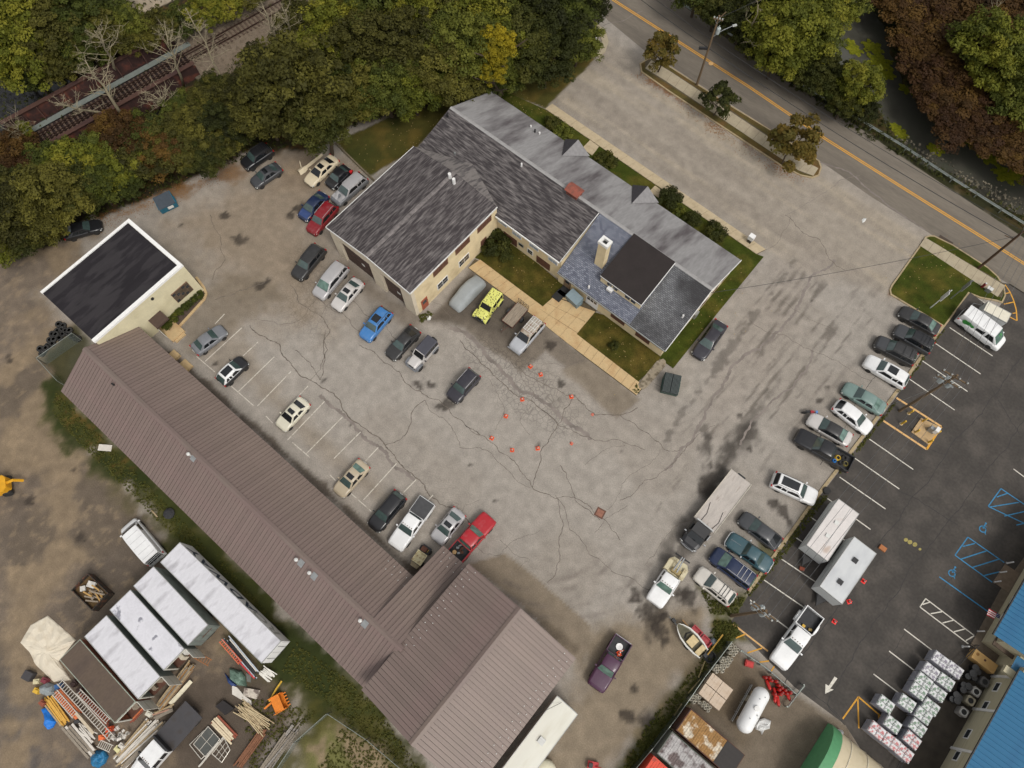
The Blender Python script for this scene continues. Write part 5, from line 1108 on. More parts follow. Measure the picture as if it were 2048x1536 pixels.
# covered car ----------------------------------------------------------
p,q=G(908,612,.7),G(960,558,.7);c=(p+q)/2;L=(p-q).length+.25;rz=math.atan2(p.y-q.y,p.x-q.x)
secs=[]
for t,wf,zt in [(-.5,.80,.75),(-.47,.92,1.0),(-.36,.96,1.15),(-.26,.97,1.42),(-.12,.97,1.56),(.02,.98,1.55),(.12,.98,1.42),(.22,.97,1.2),(.36,.95,1.08),(.46,.88,.9),(.5,.72,.66)]:
    w_=.98*wf;half=[(0,zt),(.45*w_,zt-.01),(.72*w_,zt-.06),(.9*w_,zt-.32),(w_,.7*zt*.8),(w_*1.03,.12)]
    secs.append([(t*L,y+rng.uniform(-.01,.01),z+rng.uniform(-.012,.012)) for y,z in half[::-1]]+[(t*L,-y+rng.uniform(-.01,.01),z+rng.uniform(-.012,.012)) for y,z in half[1:]])
o=obj('car_cover',MB().loft(secs),mat('grey_cover_cloth',rgb(146,150,150),.85,var=.07,scale=1.2,bump=.1),smooth=True,fix=True,loc=(c.x,c.y,0));o.rotation_euler.z=rz
tag(o,'car hidden under a light grey fitted cover beside the garage wall','covered car',GA_)
# flatbed trucks ---------------------------------------------------------
pts=[G(*p_,1.2) for p_ in ((1463,938),(1503,970),(1427,1067),(1388.6,1035))]
rear=(pts[0]+pts[1])/2;frt=(pts[2]+pts[3])/2;nose=G(1381,1099,.8);ax=(frt-rear).normalized();rz=math.atan2(ax.y,ax.x);Lb=(frt-rear).length;Wb=(pts[0]-pts[1]).length
tr=thing('flatbed_truck','black cab truck with a long worn white flatbed in the lane','truck',(rear.x,rear.y,0),rz)
DECKM=mat('worn_white_deck',rgb(178,170,162),.8,var=.15,scale=1.,stretch=(.5,2.5,1),col2=rgb(120,108,98),band=(.56,.72),fine=.1)
obj('deck',MB().box(0,Lb,-Wb/2,Wb/2,1.12,1.24),DECKM,tr)
for s in (-1,1):obj('deck_rail',MB().box(0,Lb,s*Wb/2-.05 if s > 0 else -Wb/2-.01,s*Wb/2+.01 if s > 0 else -Wb/2+.05,1.05,1.32),mat('pale_rail',rgb(190,184,168),.7,var=.2),tr)
obj('chassis',MB().box(-.3,Lb+2.6,-.45,.45,.5,.95),BLACK,tr)
cabx=Lb+.25
hd=MB().loft([[(cabx,-1.0,.5),(cabx,-1.0,1.3),(cabx,-.8,2.0),(cabx,.8,2.0),(cabx,1.0,1.3),(cabx,1.0,.5)],[(cabx+1.15,-1.0,.5),(cabx+1.15,-1.0,1.3),(cabx+1.1,-.8,2.0),(cabx+1.1,.8,2.0),(cabx+1.15,1.0,1.3),(cabx+1.15,1.0,.5)],[(cabx+1.75,-1.0,.5),(cabx+1.75,-1.0,1.28),(cabx+1.7,-.75,1.36),(cabx+1.7,.75,1.36),(cabx+1.75,1.0,1.28),(cabx+1.75,1.0,.5)]])
obj('cab',hd,P['black2'],tr,fix=True)
obj('windshield',MB().quad((cabx+1.73,-.78,1.39),(cabx+1.73,.78,1.39),(cabx+1.18,.74,1.96),(cabx+1.18,-.74,1.96)),GLASS_D,tr)
hx=cabx+1.7;ex=(nose-rear).to_2d().length
o=obj('hood',MB().loft([[(hx,-.98,.45),(hx,-.98,1.2),(hx,-.7,1.33),(hx,.7,1.33),(hx,.98,1.2),(hx,.98,.45)],[(ex-.25,-.92,.45),(ex-.25,-.92,1.08),(ex-.25,-.6,1.2),(ex-.25,.6,1.2),(ex-.25,.92,1.08),(ex-.25,.92,.45)],[(ex-.02,-.66,.5),(ex-.02,-.66,.95),(ex-.02,-.4,1.02),(ex-.02,.4,1.02),(ex-.02,.66,.95),(ex-.02,.66,.5)]]),P['black'],tr,smooth=False,fix=True)
obj('bumper',MB().tube([(ex-.3,-1.0,.6),(ex,-.7,.6),(ex+.06,0,.6),(ex,.7,.6),(ex-.3,1.0,.6)],.09,6),CHROME,tr)
for s in (-1,1):
    obj('mirror',MB().obox((cabx+1.5,s*1.2,1.55),(.12,.22,.4)),CHROME,tr);obj('side_window',MB().box(cabx+.3,cabx+1.1,s*1.0-.01 if s > 0 else -1.01,s*1.01 if s > 0 else -.99,1.35,1.9),GLASS_D,tr);obj('headlight',MB().obox((ex-.16,s*.74,.95),(.14,.26,.16)),LAMP_W,tr)
obj('headboard',MB().box(Lb-.02,Lb+.12,-1.0,1.0,1.2,1.95),mat('pale_headboard',rgb(178,178,176),.6,var=.1),tr);obj('fuel_tank',MB().box(cabx+.1,cabx+.75,.85,1.2,.45,.95),CHROME,tr)
wheels(tr,(1.6,ex-1.1),.9,.48,.28);wheels(tr,(1.6,),.62,.48,.28)
for y0_,y1_,x0_ in ((.9,.7,1.2),(-.6,-.9,.6)):obj('strap',MB().tube([(Lb-.2,y0_*.9,1.27),(Lb-1.2,y0_+.1,1.26),(Lb-2.4,y1_,1.26)],.03,5),BLACK,tr)
# white truck with a service crane body
p,q=G(1306.6,1207.6,.9),G(1361,1122.7,.9);c=(p+q)/2;L=(p-q).length;rz=math.atan2(p.y-q.y,p.x-q.x)
wt,L,W__,H_=pickup('white work truck with a cream tow boom body in the lane',(1306.6,1207.6),(1361,1122.7),P['white'],GP,bed='none',cab_lights=True,width=2.02,glass=GLASS_G,name='tow_truck')
bm_=mat('cream_body',rgb(200,190,158),.6,var=.15,scale=2,col2=rgb(140,124,92),band=(.52,.68));x0,x1=-L*.5,-L*.18
tb=MB();tb.prism([(x0+.45,-1.1),(x1,-1.1),(x1,1.1),(x0+.45,1.1),(x0,.75),(x0,-.75)],.55,.98);obj('tow_body',tb,bm_,wt)
for s in (-1,1):
    y0,y1=sorted((s*.66,s*1.1));obj('tool_box',MB().box(x0+.5,x1-.02,y0,y1,.98,1.3),bm_,wt)
obj('winch',MB().obox((x1-.4,.1,1.2),(.5,.9,.4)),mat('tan_winch',rgb(150,132,88),.7,var=.2),wt);obj('boom',MB().tube([(x1-.3,-.2,1.3),(x0-.2,-.2,2.0)],[.1,.07],6),STEEL,wt);obj('boom',MB().tube([(x1-.3,.2,1.3),(x0-.2,.0,2.0)],[.1,.07],6),STEEL,wt)
obj('hook',MB().tube([(x0-.2,-.1,2.0),(x0-.3,-.1,1.3)],.04,5),BLACK,wt);obj('cross_arm',MB().obox((x0-.4,0,.75),(.12,1.7,.12)),BLACK,wt);obj('tow_bar',MB().obox((x0-.25,0,.7),(.6,.14,.12)),RUST,wt)
# white pickup with black flatbed, cut by the frame edge
pts=[G(*Zl_,1.15) for Zl_ in ((1900/5.12,1236+870/5.12),(2070/5.12,1236+1000/5.12),(1790/5.12,1236+1360/5.12),(1580/5.12,1236+1190/5.12))]
ra=(pts[0]+pts[1])/2;fa=(pts[2]+pts[3])/2;ax=(fa-ra).normalized();Lb=(fa-ra).length;Wb=2.35;rz=math.atan2(ax.y,ax.x)
fb=thing('flatbed_pickup','white pickup with a dark steel flatbed among the scrap piles','pickup truck',(ra.x,ra.y,0),rz,GP)
obj('deck',MB().box(0,Lb,-Wb/2,Wb/2,1.05,1.16),mat('dark_deck',rgb(66,64,66),.7,var=.15,scale=1,col2=rgb(54,48,44),band=(.5,.7)),fb);obj('headboard',MB().box(Lb-.04,Lb+.1,-1.05,1.05,1.1,1.9),BLACK,fb);obj('chassis',MB().box(0,Lb+3.2,-.4,.4,.5,.95),BLACK,fb)
cx=Lb+.2;cabm=MB().loft([[(x,s_*k,z) for s_,k,z in ((-1,.98,.5),(-1,.98,1.2),(-1,.80,zr),(1,.80,zr),(1,.98,1.2),(1,.98,.5))] for x,zr in ((cx,1.86),(cx+.1,1.92),(cx+1.6,1.92),(cx+1.7,1.88),(cx+2.35,1.22))]);obj('cab',cabm,P['white'],fb,fix=True)
hd=MB().loft([[(cx+2.33,-.96,.5),(cx+2.33,-.96,1.1),(cx+2.33,-.7,1.2),(cx+2.33,.7,1.2),(cx+2.33,.96,1.1),(cx+2.33,.96,.5)],[(cx+3.5,-.84,.5),(cx+3.5,-.84,.95),(cx+3.5,-.6,1.05),(cx+3.5,.6,1.05),(cx+3.5,.84,.95),(cx+3.5,.84,.5)]]);obj('hood',hd,P['white'],fb,fix=True)
obj('windshield',MB().quad((cx+2.30,-.82,1.28),(cx+2.30,.82,1.28),(cx+1.76,.72,1.86),(cx+1.76,-.72,1.86)),GLASS_D,fb)
for s in (-1,1):
    for x0,x1 in ((cx+.15,cx+.8),(cx+.9,cx+1.7)):
        q_=[(x0,s*.985,1.26),(x1,s*.985,1.26),(x1,s*.835,1.8),(x0,s*.835,1.8)];obj('side_window',MB().quad(*(q_ if s < 0 else q_[::-1])),GLASS_D,fb)
    obj('mirror',MB().obox((cx+1.75,s*1.15,1.3),(.12,.24,.22)),BLACK,fb)
for y in (-.4,-.2,0,.2,.4):obj('cab_light',MB().obox((cx+1.62,y,1.94),(.1,.07,.05)),_mats['amber_lens'],fb)
wheels(fb,(.9,cx+2.7),.88,.38,.25)
# ================================================================== TRAILERS, BODIES, YARD GOODS
def boxbody(name,label,cat,corners,z0,z1,side_m,roof_m,group=None,head=None,wheels_at=None,open_end=False,doors=True,trim=None):
    """corners: world (x, y) pairs; first edge is the left long side"""
    p=[Vector(c).to_2d() for c in corners];c=sum(p,Vector((0,0)))/4
    ax=((p[1]-p[0])+(p[2]-p[3])).normalized();L=((p[1]-p[0]).length+(p[2]-p[3]).length)/2;W_=((p[3]-p[0]).length+(p[2]-p[1]).length)/2
    rz=math.atan2(ax.y,ax.x);t=thing(name,label,cat,(c.x,c.y,0),rz,group)
    l,w_=L/2,W_/2
    b=MB();
    b.box(-l,l,w_-.06,w_,z0,z1-.04);b.box(-l,l,-w_,-w_+.06,z0,z1-.04);b.box(-l,-l+.06,-w_+.06,w_-.06,z0,z1-.04)
    if not open_end:b.box(l-.06,l,-w_+.06,w_-.06,z0,z1-.04)
    obj('side_wall',b,side_m,t);obj('floor',MB().box(-l+.06,l-.06,-w_+.06,w_-.06,z0,z0+.08),BROWN,t)
    rr=MB();n=10
    rr.loft([[(-l+2*l*i/n,-w_+.03,z1-.04),(-l+2*l*i/n,-w_+.05,z1+.0),(-l+2*l*i/n,0,z1+.02+rng.uniform(-.012,.006)),(-l+2*l*i/n,w_-.05,z1),(-l+2*l*i/n,w_-.03,z1-.04)] for i in range(n+1)])
    obj('roof',rr,roof_m,t,fix=True)
    tm=MB()
    for y in (-w_,w_-.03):tm.box(-l-.01,l+.01,y-.015,y+.045,z1-.12,z1+.015)
    for x in (-l-.015,l-.04):tm.box(x,x+.055,-w_+.05,w_-.05,z1-.12,z1+.02)
    obj('roof_rail',tm,trim or mat('alu_trim',rgb(168,168,164),.4,.5,var=.1),t)
    if doors and not open_end:
        for s in (-1,1):
            y0,y1=sorted((s*.03,s*(w_-.1)));d_=obj('rear_door',MB().box(l,l+.035,y0,y1,z0+.1,z1-.16),side_m,t);obj('door_bar',MB().tube([(l+.06,s*(w_*.55),z0+.1),(l+.06,s*(w_*.55),z1-.2)],.02,5),STEEL,d_)
    if wheels_at:
        for x in wheels_at:
            for s in (-1,1):
                m1,m2=wheel_parts(.48,.28);o=obj('wheel',m1,None,t,loc=(x,s*(w_-.2),.48));obj('rim',m2,None,o)
        obj('chassis',MB().box(-l+.2,l,-.5,.5,.75,z0),BLACK,t)
    return t,l,w_
TR_SIDE=mat('aged_white_side',rgb(196,194,184),.55,var=.1,scale=.7,stretch=(.6,1,2),col2=rgb(150,146,130),band=(.52,.72));TR_GREY=mat('grey_green_side',rgb(120,128,122),.6,var=.15,scale=.7,col2=rgb(78,84,78),band=(.48,.68))
TR_ROOF=mat('weathered_white_roof',rgb(204,203,207),.7,var=.09,scale=1.,stretch=(1.3,.4,1),col2=rgb(160,158,162),band=(.50,.70),fine=.05,detail=9)
TR_ROOF2=mat('patched_white_roof',rgb(202,201,206),.7,var=.08,scale=.55,col2=rgb(128,128,136),band=(.60,.63),fine=.05)
TR_ROOF3=mat('brown_trailer_roof',rgb(92,78,66),.85,var=.16,scale=1.,stretch=(.7,.3,1),col2=rgb(76,64,56),band=(.45,.65),fine=.1)
GT='trailers and box bodies in the dirt yard'
def ab_at(pts,z):return [tuple(G(p[0],p[1],z)[:2]) for p in pts]
t,l,w_=boxbody('semi_trailer','longest white semi trailer with dark letters on its side beside the barn','trailer',ab_at([(359.4,1087),(561.8,1279),(523.4,1329.7),(321,1122)],4.0),1.1,4.0,mat('clean_white_side',(.8,.8,.78),.6,var=.05,scale=.6,col2=(.66,.66,.62),band=(.55,.75)),TR_ROOF,GT,wheels_at=(l_ for l_ in (4.6,5.8)))
LET=mat('dark_blue_lettering',rgb(44,58,78),.6,var=.1)
def text_on(body,txt,m,parent,loc,rot,size,name='lettering',shear=0.,space=1.,bold=.0):
    cu=bpy.data.curves.new(name,'FONT');cu.body=txt;cu.size=size;cu.align_x='CENTER';cu.align_y='CENTER';cu.extrude=.004;cu.shear=shear;cu.space_character=space;cu.offset=bold;cu.resolution_u=3
    tmp=bpy.data.objects.new('tmp',cu);C.objects.link(tmp);bpy.context.view_layer.update()
    me=bpy.data.meshes.new_from_object(tmp.evaluated_get(bpy.context.evaluated_depsgraph_get()));bpy.data.objects.remove(tmp)
    o=bpy.data.objects.new(name,me);C.objects.link(o);me.materials.clear();me.materials.append(m);o.parent=parent;o.location=loc;o.rotation_euler=rot;return o
# the wall faces +Y of the world; the reader stands there looking back, so text runs towards -X
up_=1 if t.rotation_euler.z < 1.5 and t.rotation_euler.z > -1.5 else -1
text_on(None,'ADWAY',LET,t,(-l+5.4,w_+.012,2.75),(R(90),0,R(180)),2.4,space=1.12,bold=.045)
text_on(None,'RO',mat('ghost_lettering',rgb(170,172,166),.6,var=.1),t,(l-2.6,w_+.012,2.75),(R(90),0,R(180)),2.4,space=1.12,bold=.03)
def roofbody(label,px,m,rm,**k):return boxbody('box_body',label,'box body',ab_at(px,4.0),1.0,4.0,m,rm,GT,**k)
b1,l1,w1=roofbody('white box body with a stained tailgate next to the long trailer',((307,1134),(415,1247.7),(376.8,1293),(267,1171)),TR_GREY,TR_ROOF,wheels_at=(2.2,))
obj('printed_band',MB().box(l1+.04,l1+.045,-.2,.95,2.5,2.75),mat('faded_print',rgb(96,70,60),.7,var=.3,scale=6),b1)
b2,l2,w2=roofbody('white box body with grey roof patches in the middle of the row',((260,1181.4),(370,1296.6),(326,1342),(220,1218)),TR_GREY,TR_ROOF2,open_end=True)
b3,l3,w3=roofbody('white box body with an open end next to the brown roofed one',((212.8,1232),(321,1352.4),(275.6,1399.5),(169,1272)),TR_GREY,TR_ROOF,open_end=True)
b4,l4,w4=roofbody('brown roofed box body at the end of the row',((158.8,1279),(272,1403),(228.5,1446.6),(120.4,1319)),mat('orange_brown_side',rgb(140,84,62),.7,var=.2),TR_ROOF3,open_end=True,trim=mat('pale_green_trim',rgb(150,156,142),.6,var=.15))
def fill(body,l,w_,cols,n,seed):
    r=random.Random(seed)
    for i in range(n):
        x=l-r.uniform(.3,1.6);y=r.uniform(-w_+.4,w_-.4);h=r.uniform(.3,1.2)
        o=obj('stored_crate',MB().obox((x,y,1.08+h/2),(r.uniform(.4,.9),r.uniform(.3,.7),h),r.uniform(-.2,.2)),r.choice(cols),body)
CRT=[mat('cream_goods',rgb(200,190,170),.8),mat('blue_goods',rgb(50,80,150),.7),WOOD_G,mat('pale_goods',rgb(214,212,206),.7)]
fill(b2,l2,w2,CRT,6,1);fill(b3,l3,w3,[CRT[0],WOOD_G,CRT[3]],6,2);fill(b4,l4,w4,[WOOD_G,CRT[0]],4,3)
for bd,l_,w_,zz in ((b2,l2,w2,1.0),(b3,l3,w3,1.0),(b4,l4,w4,1.0)): # open rear frames with ramp boards
    f=MB();f.box(l_-.06,l_+.03,-w_,-w_+.14,zz,3.9);f.box(l_-.06,l_+.03,w_-.14,w_,zz,3.9);f.box(l_-.06,l_+.03,-w_+.14,w_-.14,3.72,3.93);obj('rear_frame',f,TR_SIDE,bd)
    dr=obj('open_door',MB().box(l_+.02,l_+1.15,w_-.02,w_+.04,zz,3.8),TR_SIDE,bd)
# white trailers on the dark lot
GC='enclosed cargo trailers on the dark lot'
t1,l_,w_=boxbody('cargo_trailer','white cargo trailer with brown stains over one end of its roof','trailer',ab_at([(1655,1122),(1719,1029),(1676.6,996.7),(1613,1091)],2.7),.5,2.7,mat('trailer_white',rgb(196,198,196),.5,var=.05),mat('rust_stained_roof',rgb(206,200,196),.7,var=.06,scale=.8,col2=rgb(150,112,74),band=(.58,.74),scale2=.45,fine=.05),GC,wheels_at=(.2,-.7))
for x in (-.9,.8):obj('roof_hatch',MB().obox((x,.1,2.76),(.42,.42,.12),.1),LAMP_W,t1)
obj('roof_seam',MB().obox((0,-.25,2.725),(5.8,.03,.012)),STEEL,t1)
st=MB();rr_=random.Random(8)
t2,l_,w_=boxbody('cargo_trailer','white cargo trailer with two black square roof vents','trailer',ab_at([(1684.6,1208),(1753,1107.7),(1708.7,1073),(1639,1173)],2.7),.5,2.7,_mats['trailer_white'],mat('milky_roof',rgb(198,200,200),.6,var=.06,scale=.8,stretch=(.5,1.2,1),col2=rgb(178,180,182),band=(.45,.65)),GC,wheels_at=(.2,-.7))
for x in (-1.55,1.2):obj('roof_vent',MB().obox((x,.0,2.78),(.5,.5,.14)),BLACK,t2)
for tt in (t1,t2):
    obj('tongue',MB().add([(-l_-.0,-.6,.5),(-l_-1.2,0,.5),(-l_,.6,.5),(-l_,.5,.6),(-l_-1.15,0,.6),(-l_,-.5,.6)],[(2,1,0),(3,4,5)][1:] + [(0,1,4,5),(1,2,3,4)]),BLACK,tt)
    obj('side_stripe',MB().box(-l_*.7,-l_*.1,w_+.001,w_+.012,1.5,1.56),STEEL,tt)
tb,l_,w_=boxbody('small_box_trailer','small white box trailer with a red side stripe beside the lettered van','trailer',ab_at([(1977,602.5),(2024.5,628),(2012,645),(1966,620)],2.1),.5,2.1,_mats['trailer_white'],mat('cream_roof',rgb(214,208,190),.6,var=.05),GC,wheels_at=(0,))
obj('red_stripe',MB().box(-l_,l_*.6,-w_-.015,-w_-.001,.6,1.1),mat('red_stripe',rgb(150,40,38),.5),tb)
tg=MB();tg.tube([(-l_-.9,-.5,.5),(-l_,-.7,.5)],.04,5);tg.tube([(-l_-.9,-.5,.5),(-l_-.9,.5,.9),(-l_,.8,.9)],.035,5);obj('ramp_gate',tg,STEEL,tb)
# lettering on the white van
vv,L_,W__,H_=VAN1;GRN=mat('green_lettering',rgb(58,140,62),.5)
for i,(x,z,s_) in enumerate(((-L_*.34,1.5,.35),(-L_*.27,1.62,.3),(-L_*.19,1.55,.22))):
    obj('green_logo',MB().lathe([(s_*.9,0),(s_,.006),(s_,.012)],12,(x,-W__*1.0-.012 if False else -W__-.004,z*.93),'y'),GRN,vv)
def text_van(txt,x,z,sz):text_on(None,txt,GRN,vv,(x,-W__-.02,z),(R(90-6),0,0),sz,bold=.01)
lt=text_on(None,'19',GRN,vv,(L_*.31,0,1.83),(R(38),0,R(90)),.55,bold=.01)
for x in np.linspace(-L_*.40,L_*.12,4):obj('roof_seam',MB().obox((x,0,H_+.034),(.03,1.5,.012)),_mats['seam_grey'],vv)
# long white container beside the barn
cpts=[tuple(G(820+x/5.12,1236+y/5.12,3.6)[:2]) for x,y in ((1505,800),(1720,985))];dx=Vector((0,-1))
boxbody('white_trailer','long white trailer squeezed along the cross gable of the barn','trailer',[cpts[0],cpts[1],(cpts[1][0],cpts[1][1]-13.4),(cpts[0][0],cpts[0][1]-13.4)][::1] if False else [(cpts[0][0],cpts[0][1]-13.4),cpts[0],cpts[1],(cpts[1][0],cpts[1][1]-13.4)],1.0,3.6,_mats['trailer_white'],mat('ivory_roof',rgb(218,216,204),.65,var=.06,scale=.6,stretch=(.3,1.3,1),col2=rgb(196,192,176),band=(.5,.7)),GT,wheels_at=(-4,-5))
q=G(1083,1482,3.65);tag(obj('roof_box',MB().box(-.3,.3,-.3,.3,0,.16),LAMP_W,loc=(q.x,q.y,3.63)),'small pale box on the roof of the long white trailer','roof box')
q=G(1100,1533,1.2);o=obj('cream_tank',MB().lathe([(.05,.0),(.9,.0),(1.0,.3),(1.0,1.0),(.9,1.25),(.5,1.4),(.05,1.42)],20),mat('cream_plastic',rgb(206,200,176),.5,var=.05),loc=(q.x,q.y-.6,0),smooth=True);tag(o,'cream round tank beside the long white trailer at the frame edge','tank')
q=G(1185,1530);o=thing('red_mower','small red machine by the bottom edge near the white trailer','machine',(q.x,q.y,0),.5);obj('deck',MB().box(-.5,.5,-.35,.35,.2,.5),mat('red_machine',rgb(178,40,40),.5),o);obj('seat',MB().box(-.4,-.05,-.2,.2,.5,.75),BLACK,o);obj('handle',MB().tube([(.2,0,.5),(.8,0,.95)],.05,6),mat('red_machine',rgb(178,40,40)),o)
# rusty containers at the bottom
GS='shipping containers by the gas yard'
RC1=mat('rust_patch_roof',rgb(148,112,66),.85,var=.2,scale=.8,col2=rgb(196,184,164),band=(.52,.60),scale2=.9,fine=.2,detail=8);RC2=mat('flaking_grey_roof',rgb(172,168,166),.85,var=.2,scale=1.,col2=rgb(98,86,84),band=(.46,.58),scale2=1.1,fine=.25,detail=9)
def container(label,a0,a1,b0,b1,roofm,sidem,z1=2.6):
    t=thing('shipping_container',label,'container',((a0+a1)/2,(b0+b1)/2,0),0,GS);l,w_=(a1-a0)/2,(b1-b0)/2
    n=int(2*l/.28);sec=[]
    for s in (-1,1):
        b=MB();pts=[]
        for i in range(n*2+1):pts.append((-l+.1+(2*l-.2)*i/(n*2),s*(w_-.03-(.04 if (i//1)%2 else 0))))
        b.loft([[(x,y,.15) for x,y in pts],[(x,y,z1-.1) for x,y in pts]],caps=False);obj('corrugated_side',b,sidem,t,fix=True)
    for s in (-1,1):obj('end_panel',MB().box(min(s*l,s*(l-.06)),max(s*l,s*(l-.06)),-w_+.08,w_-.08,.15,z1-.1),sidem,t)
    r=MB();n2=26
    for i in range(n2):x0=-l+.08+(2*l-.16)*i/n2;r.box(x0+.01,x0+(2*l-.16)/n2-.01,-w_+.08,w_-.08,z1-.06,z1-(.0 if i%2 else .018))
    obj('roof',r,roofm,t)
    f=MB()
    for y in (-w_,w_-.09):f.box(-l,l,y,y+.09,z1-.12,z1+.02);f.box(-l,l,y,y+.09,0,.15)
    for x in (-l,l-.09):f.box(x,x+.09,-w_+.09,w_-.09,z1-.12,z1+.02)
    for x in (-l,l-.11):
        for y in (-w_,w_-.11):f.box(x,x+.11,y,y+.11,.15,z1-.12)
    obj('frame',f,sidem,t);return t,l,w_
c1,l_,w_=container('rust and white patched shipping container nearest the gas yard',16.0,22.0,4.45,6.85,RC1,RUST)
obj('roof_cover',MB().box(l_-1.9,l_-.05,-w_+.05,w_-.05,2.605,2.64),mat('black_sheet',rgb(52,48,46),.8),c1)
c2,l_,w_=container('flaking grey shipping container beside the rusty one',15.8,21.9,1.75,4.15,RC2,mat('grey_green_container',rgb(92,96,88),.7,var=.2))
c3,l_,w_=container('bright orange shipping container at the bottom edge',15.7,21.8,-.95,1.45,mat('orange_container_paint',rgb(214,72,46),.6,var=.12,scale=1.5,col2=rgb(150,60,44),band=(.56,.7)),mat('orange_container_side',rgb(196,66,44),.6))
# gas yard ------------------------------------------------------------------
p,q=G(1531,1377,1.6),G(1484,1464,1.6);c=(p+q)/2;L=(p-q).length;rz=math.atan2(p.y-q.y,p.x-q.x)
tk=thing('propane_tank','large white cylindrical propane tank on legs in the gas yard','tank',(c.x,c.y,0),rz);r_=.78
prof=[(.02,-L/2)]+[(r_*sin(a_),-L/2+r_*.9*(1-cos(a_))) for a_ in np.linspace(.25,pi/2,6)]+[(r_*sin(a_),L/2-r_*.9*(1-cos(a_))) for a_ in np.linspace(pi/2,.25,6)]+[(.02,L/2)]
obj('vessel',MB().lathe(prof,24,(0,0,1.35),'x'),mat('tank_white',(.74,.74,.73),.5,var=.04,scale=1,col2=(.5,.48,.44),band=(.66,.76)),tk,smooth=True,fix=True)
for x in (-L*.3,L*.3):obj('leg',MB().box(x-.2,x+.2,-.55,.55,0,.8),CONC,tk)
obj('dome_lid',MB().lathe([(.25,0),(.25,.18),(.05,.2)],14,(.2,.0,2.1)),TRIM,tk)
for x,y in ((-.9,.1),(1.1,.15),(1.5,-.2),(-.3,-.35)):obj('valve',MB().lathe([(.06,0),(.06,.14)],8,(x,y,2.03)),STEEL,tk)
rl=MB()
for z in (.5,.95):rl.tube([(-L*.42,1.0,z),(L*.42,1.0,z)],.03,5)
for x in np.linspace(-L*.42,L*.42,5):rl.tube([(x,1.0,0),(x,1.0,.95)],.03,5)
obj('side_rail',rl,STEEL,tk)
q=G(*Zp(1090,828));tag(obj('pump_cabinet',MB().box(-.25,.25,-.3,.3,0,1.1),mat('grey_cabinet',rgb(140,132,116),.7),loc=(q.x,q.y,0)),'grey pump cabinet beside the propane tank rail','cabinet')
# pale block stacks: four pallets of boxed goods
bx=mat('pale_block',rgb(196,178,158),.85,var=.06,scale=2,col2=rgb(184,164,142),band=(.45,.65))
for i in range(2):
    for j in range(2):
        x0,y0=16.08+i*1.19,8.5+j*1.22;t=thing('block_stack',('lower left' if (i,j)==(0,0) else 'upper left' if (i,j)==(0,1) else 'lower right' if (i,j)==(1,0) else 'upper right')+' of the four beige block stacks by the gas cylinders','block stack',(x0+.6,y0+.6,0),0,'beige block stacks')
        obj('pallet',MB().box(-.58,.58,-.58,.58,0,.12),WOOD_G,t);me=None
        for k in range(3):
            for u in range(4):
                for v in range(2 if k == 2 else 1):
                    if k == 2:b=MB().box(-.58+u*.29+.004,-.58+(u+1)*.29-.004,-.58+v*.58+.004,-.58+(v+1)*.58-.004,.86,1.22+random.uniform(-.012,.012))
                    else:b=MB().box(-.58+u*.29+.004,-.58+(u+1)*.29-.004,-.58,.58,.125+k*.365,.125+(k+1)*.365-.008)
                    obj('block',b,bx,t)
# gas cylinders
CYLW=mat('cylinder_cream',rgb(190,184,168),.5,var=.08);CYLT=mat('cylinder_top',rgb(90,84,74),.6,var=.2)
def cylinder(label):
    t=thing('gas_cylinder',label,'gas cylinder',(0,0,0),0,'gas cylinders standing in the gas yard')
    obj('body',MB().lathe([(.17,0),(.19,.05),(.19,.85),(.16,.97),(.10,1.02),(.10,1.03)],14),CYLW,t,smooth=True);obj('collar',MB().lathe([(.13,1.0),(.135,1.18),(.11,1.18),(.105,1.02)],12),CYLW,t);obj('valve',MB().lathe([(.045,1.0),(.05,1.12)],8),CYLT,t);return t
cy0=None
c_up=[(945,275),(975,300),(1003,325),(922,305),(957,330),(985,352),(928,357),(963,378),(905,408),(938,425),(858,415),(888,432),(918,455),(840,443),(870,465),(898,488),(790,492),(835,490),(862,512),(770,525),(815,518),(848,545),(790,550)]
c_lo=[(585,795),(553,808),(610,815),(525,832),(580,838),(612,865),(555,862),(660,868),(690,890),(645,895),(718,915),(670,920),(700,948)]
for grp,lb in ((c_up,'cream gas cylinder in the upper cluster along the fence above the beige blocks'),(c_lo,'cream gas cylinder in the lower cluster between the beige blocks and the rusty container')):
    for x,y in grp:
        q=G(*Zp(x,y),1.1)
        if cy0 is None:cy0=cylinder(lb);cy0.location=(q.x,q.y,0)
        else:dup(cy0,(q.x,q.y,0),random.uniform(0,6),lb)
# red cylinders lying and standing by the guard rail
RED=mat('red_cylinder',rgb(186,38,34),.45,var=.15);rc0=None
for i,(x,y) in enumerate([(1285,610),(1325,612),(1345,640),(1310,640),(1395,650),(1420,690),(1385,715),(1450,715),(1425,735),(1400,765),(1455,765),(1485,740),(1510,745),(1500,775),(1540,765),(1420,800),(1440,780),(1380,780)]):
    q=G(*Zp(x,y),.6);lb='red gas cylinder in the heap beside the guard rail of the gas yard'
    if rc0 is None:
        rc0=thing('red_cylinder',lb,'gas cylinder',(q.x,q.y,0),0,'red cylinders by the guard rail');obj('body',MB().lathe([(.14,0),(.16,.04),(.16,.75),(.12,.86),(.06,.9)],12),RED,rc0,smooth=True);obj('collar',MB().lathe([(.09,.88),(.09,.98)],10),mat('dark_red_collar',rgb(130,40,36),.5),rc0)
    else:
        o=dup(rc0,(q.x,q.y,.0),random.uniform(0,6),lb)
        if i % 3 == 0:o.rotation_euler=(R(78),0,R(40+random.uniform(-20,20)));o.location.z=.16
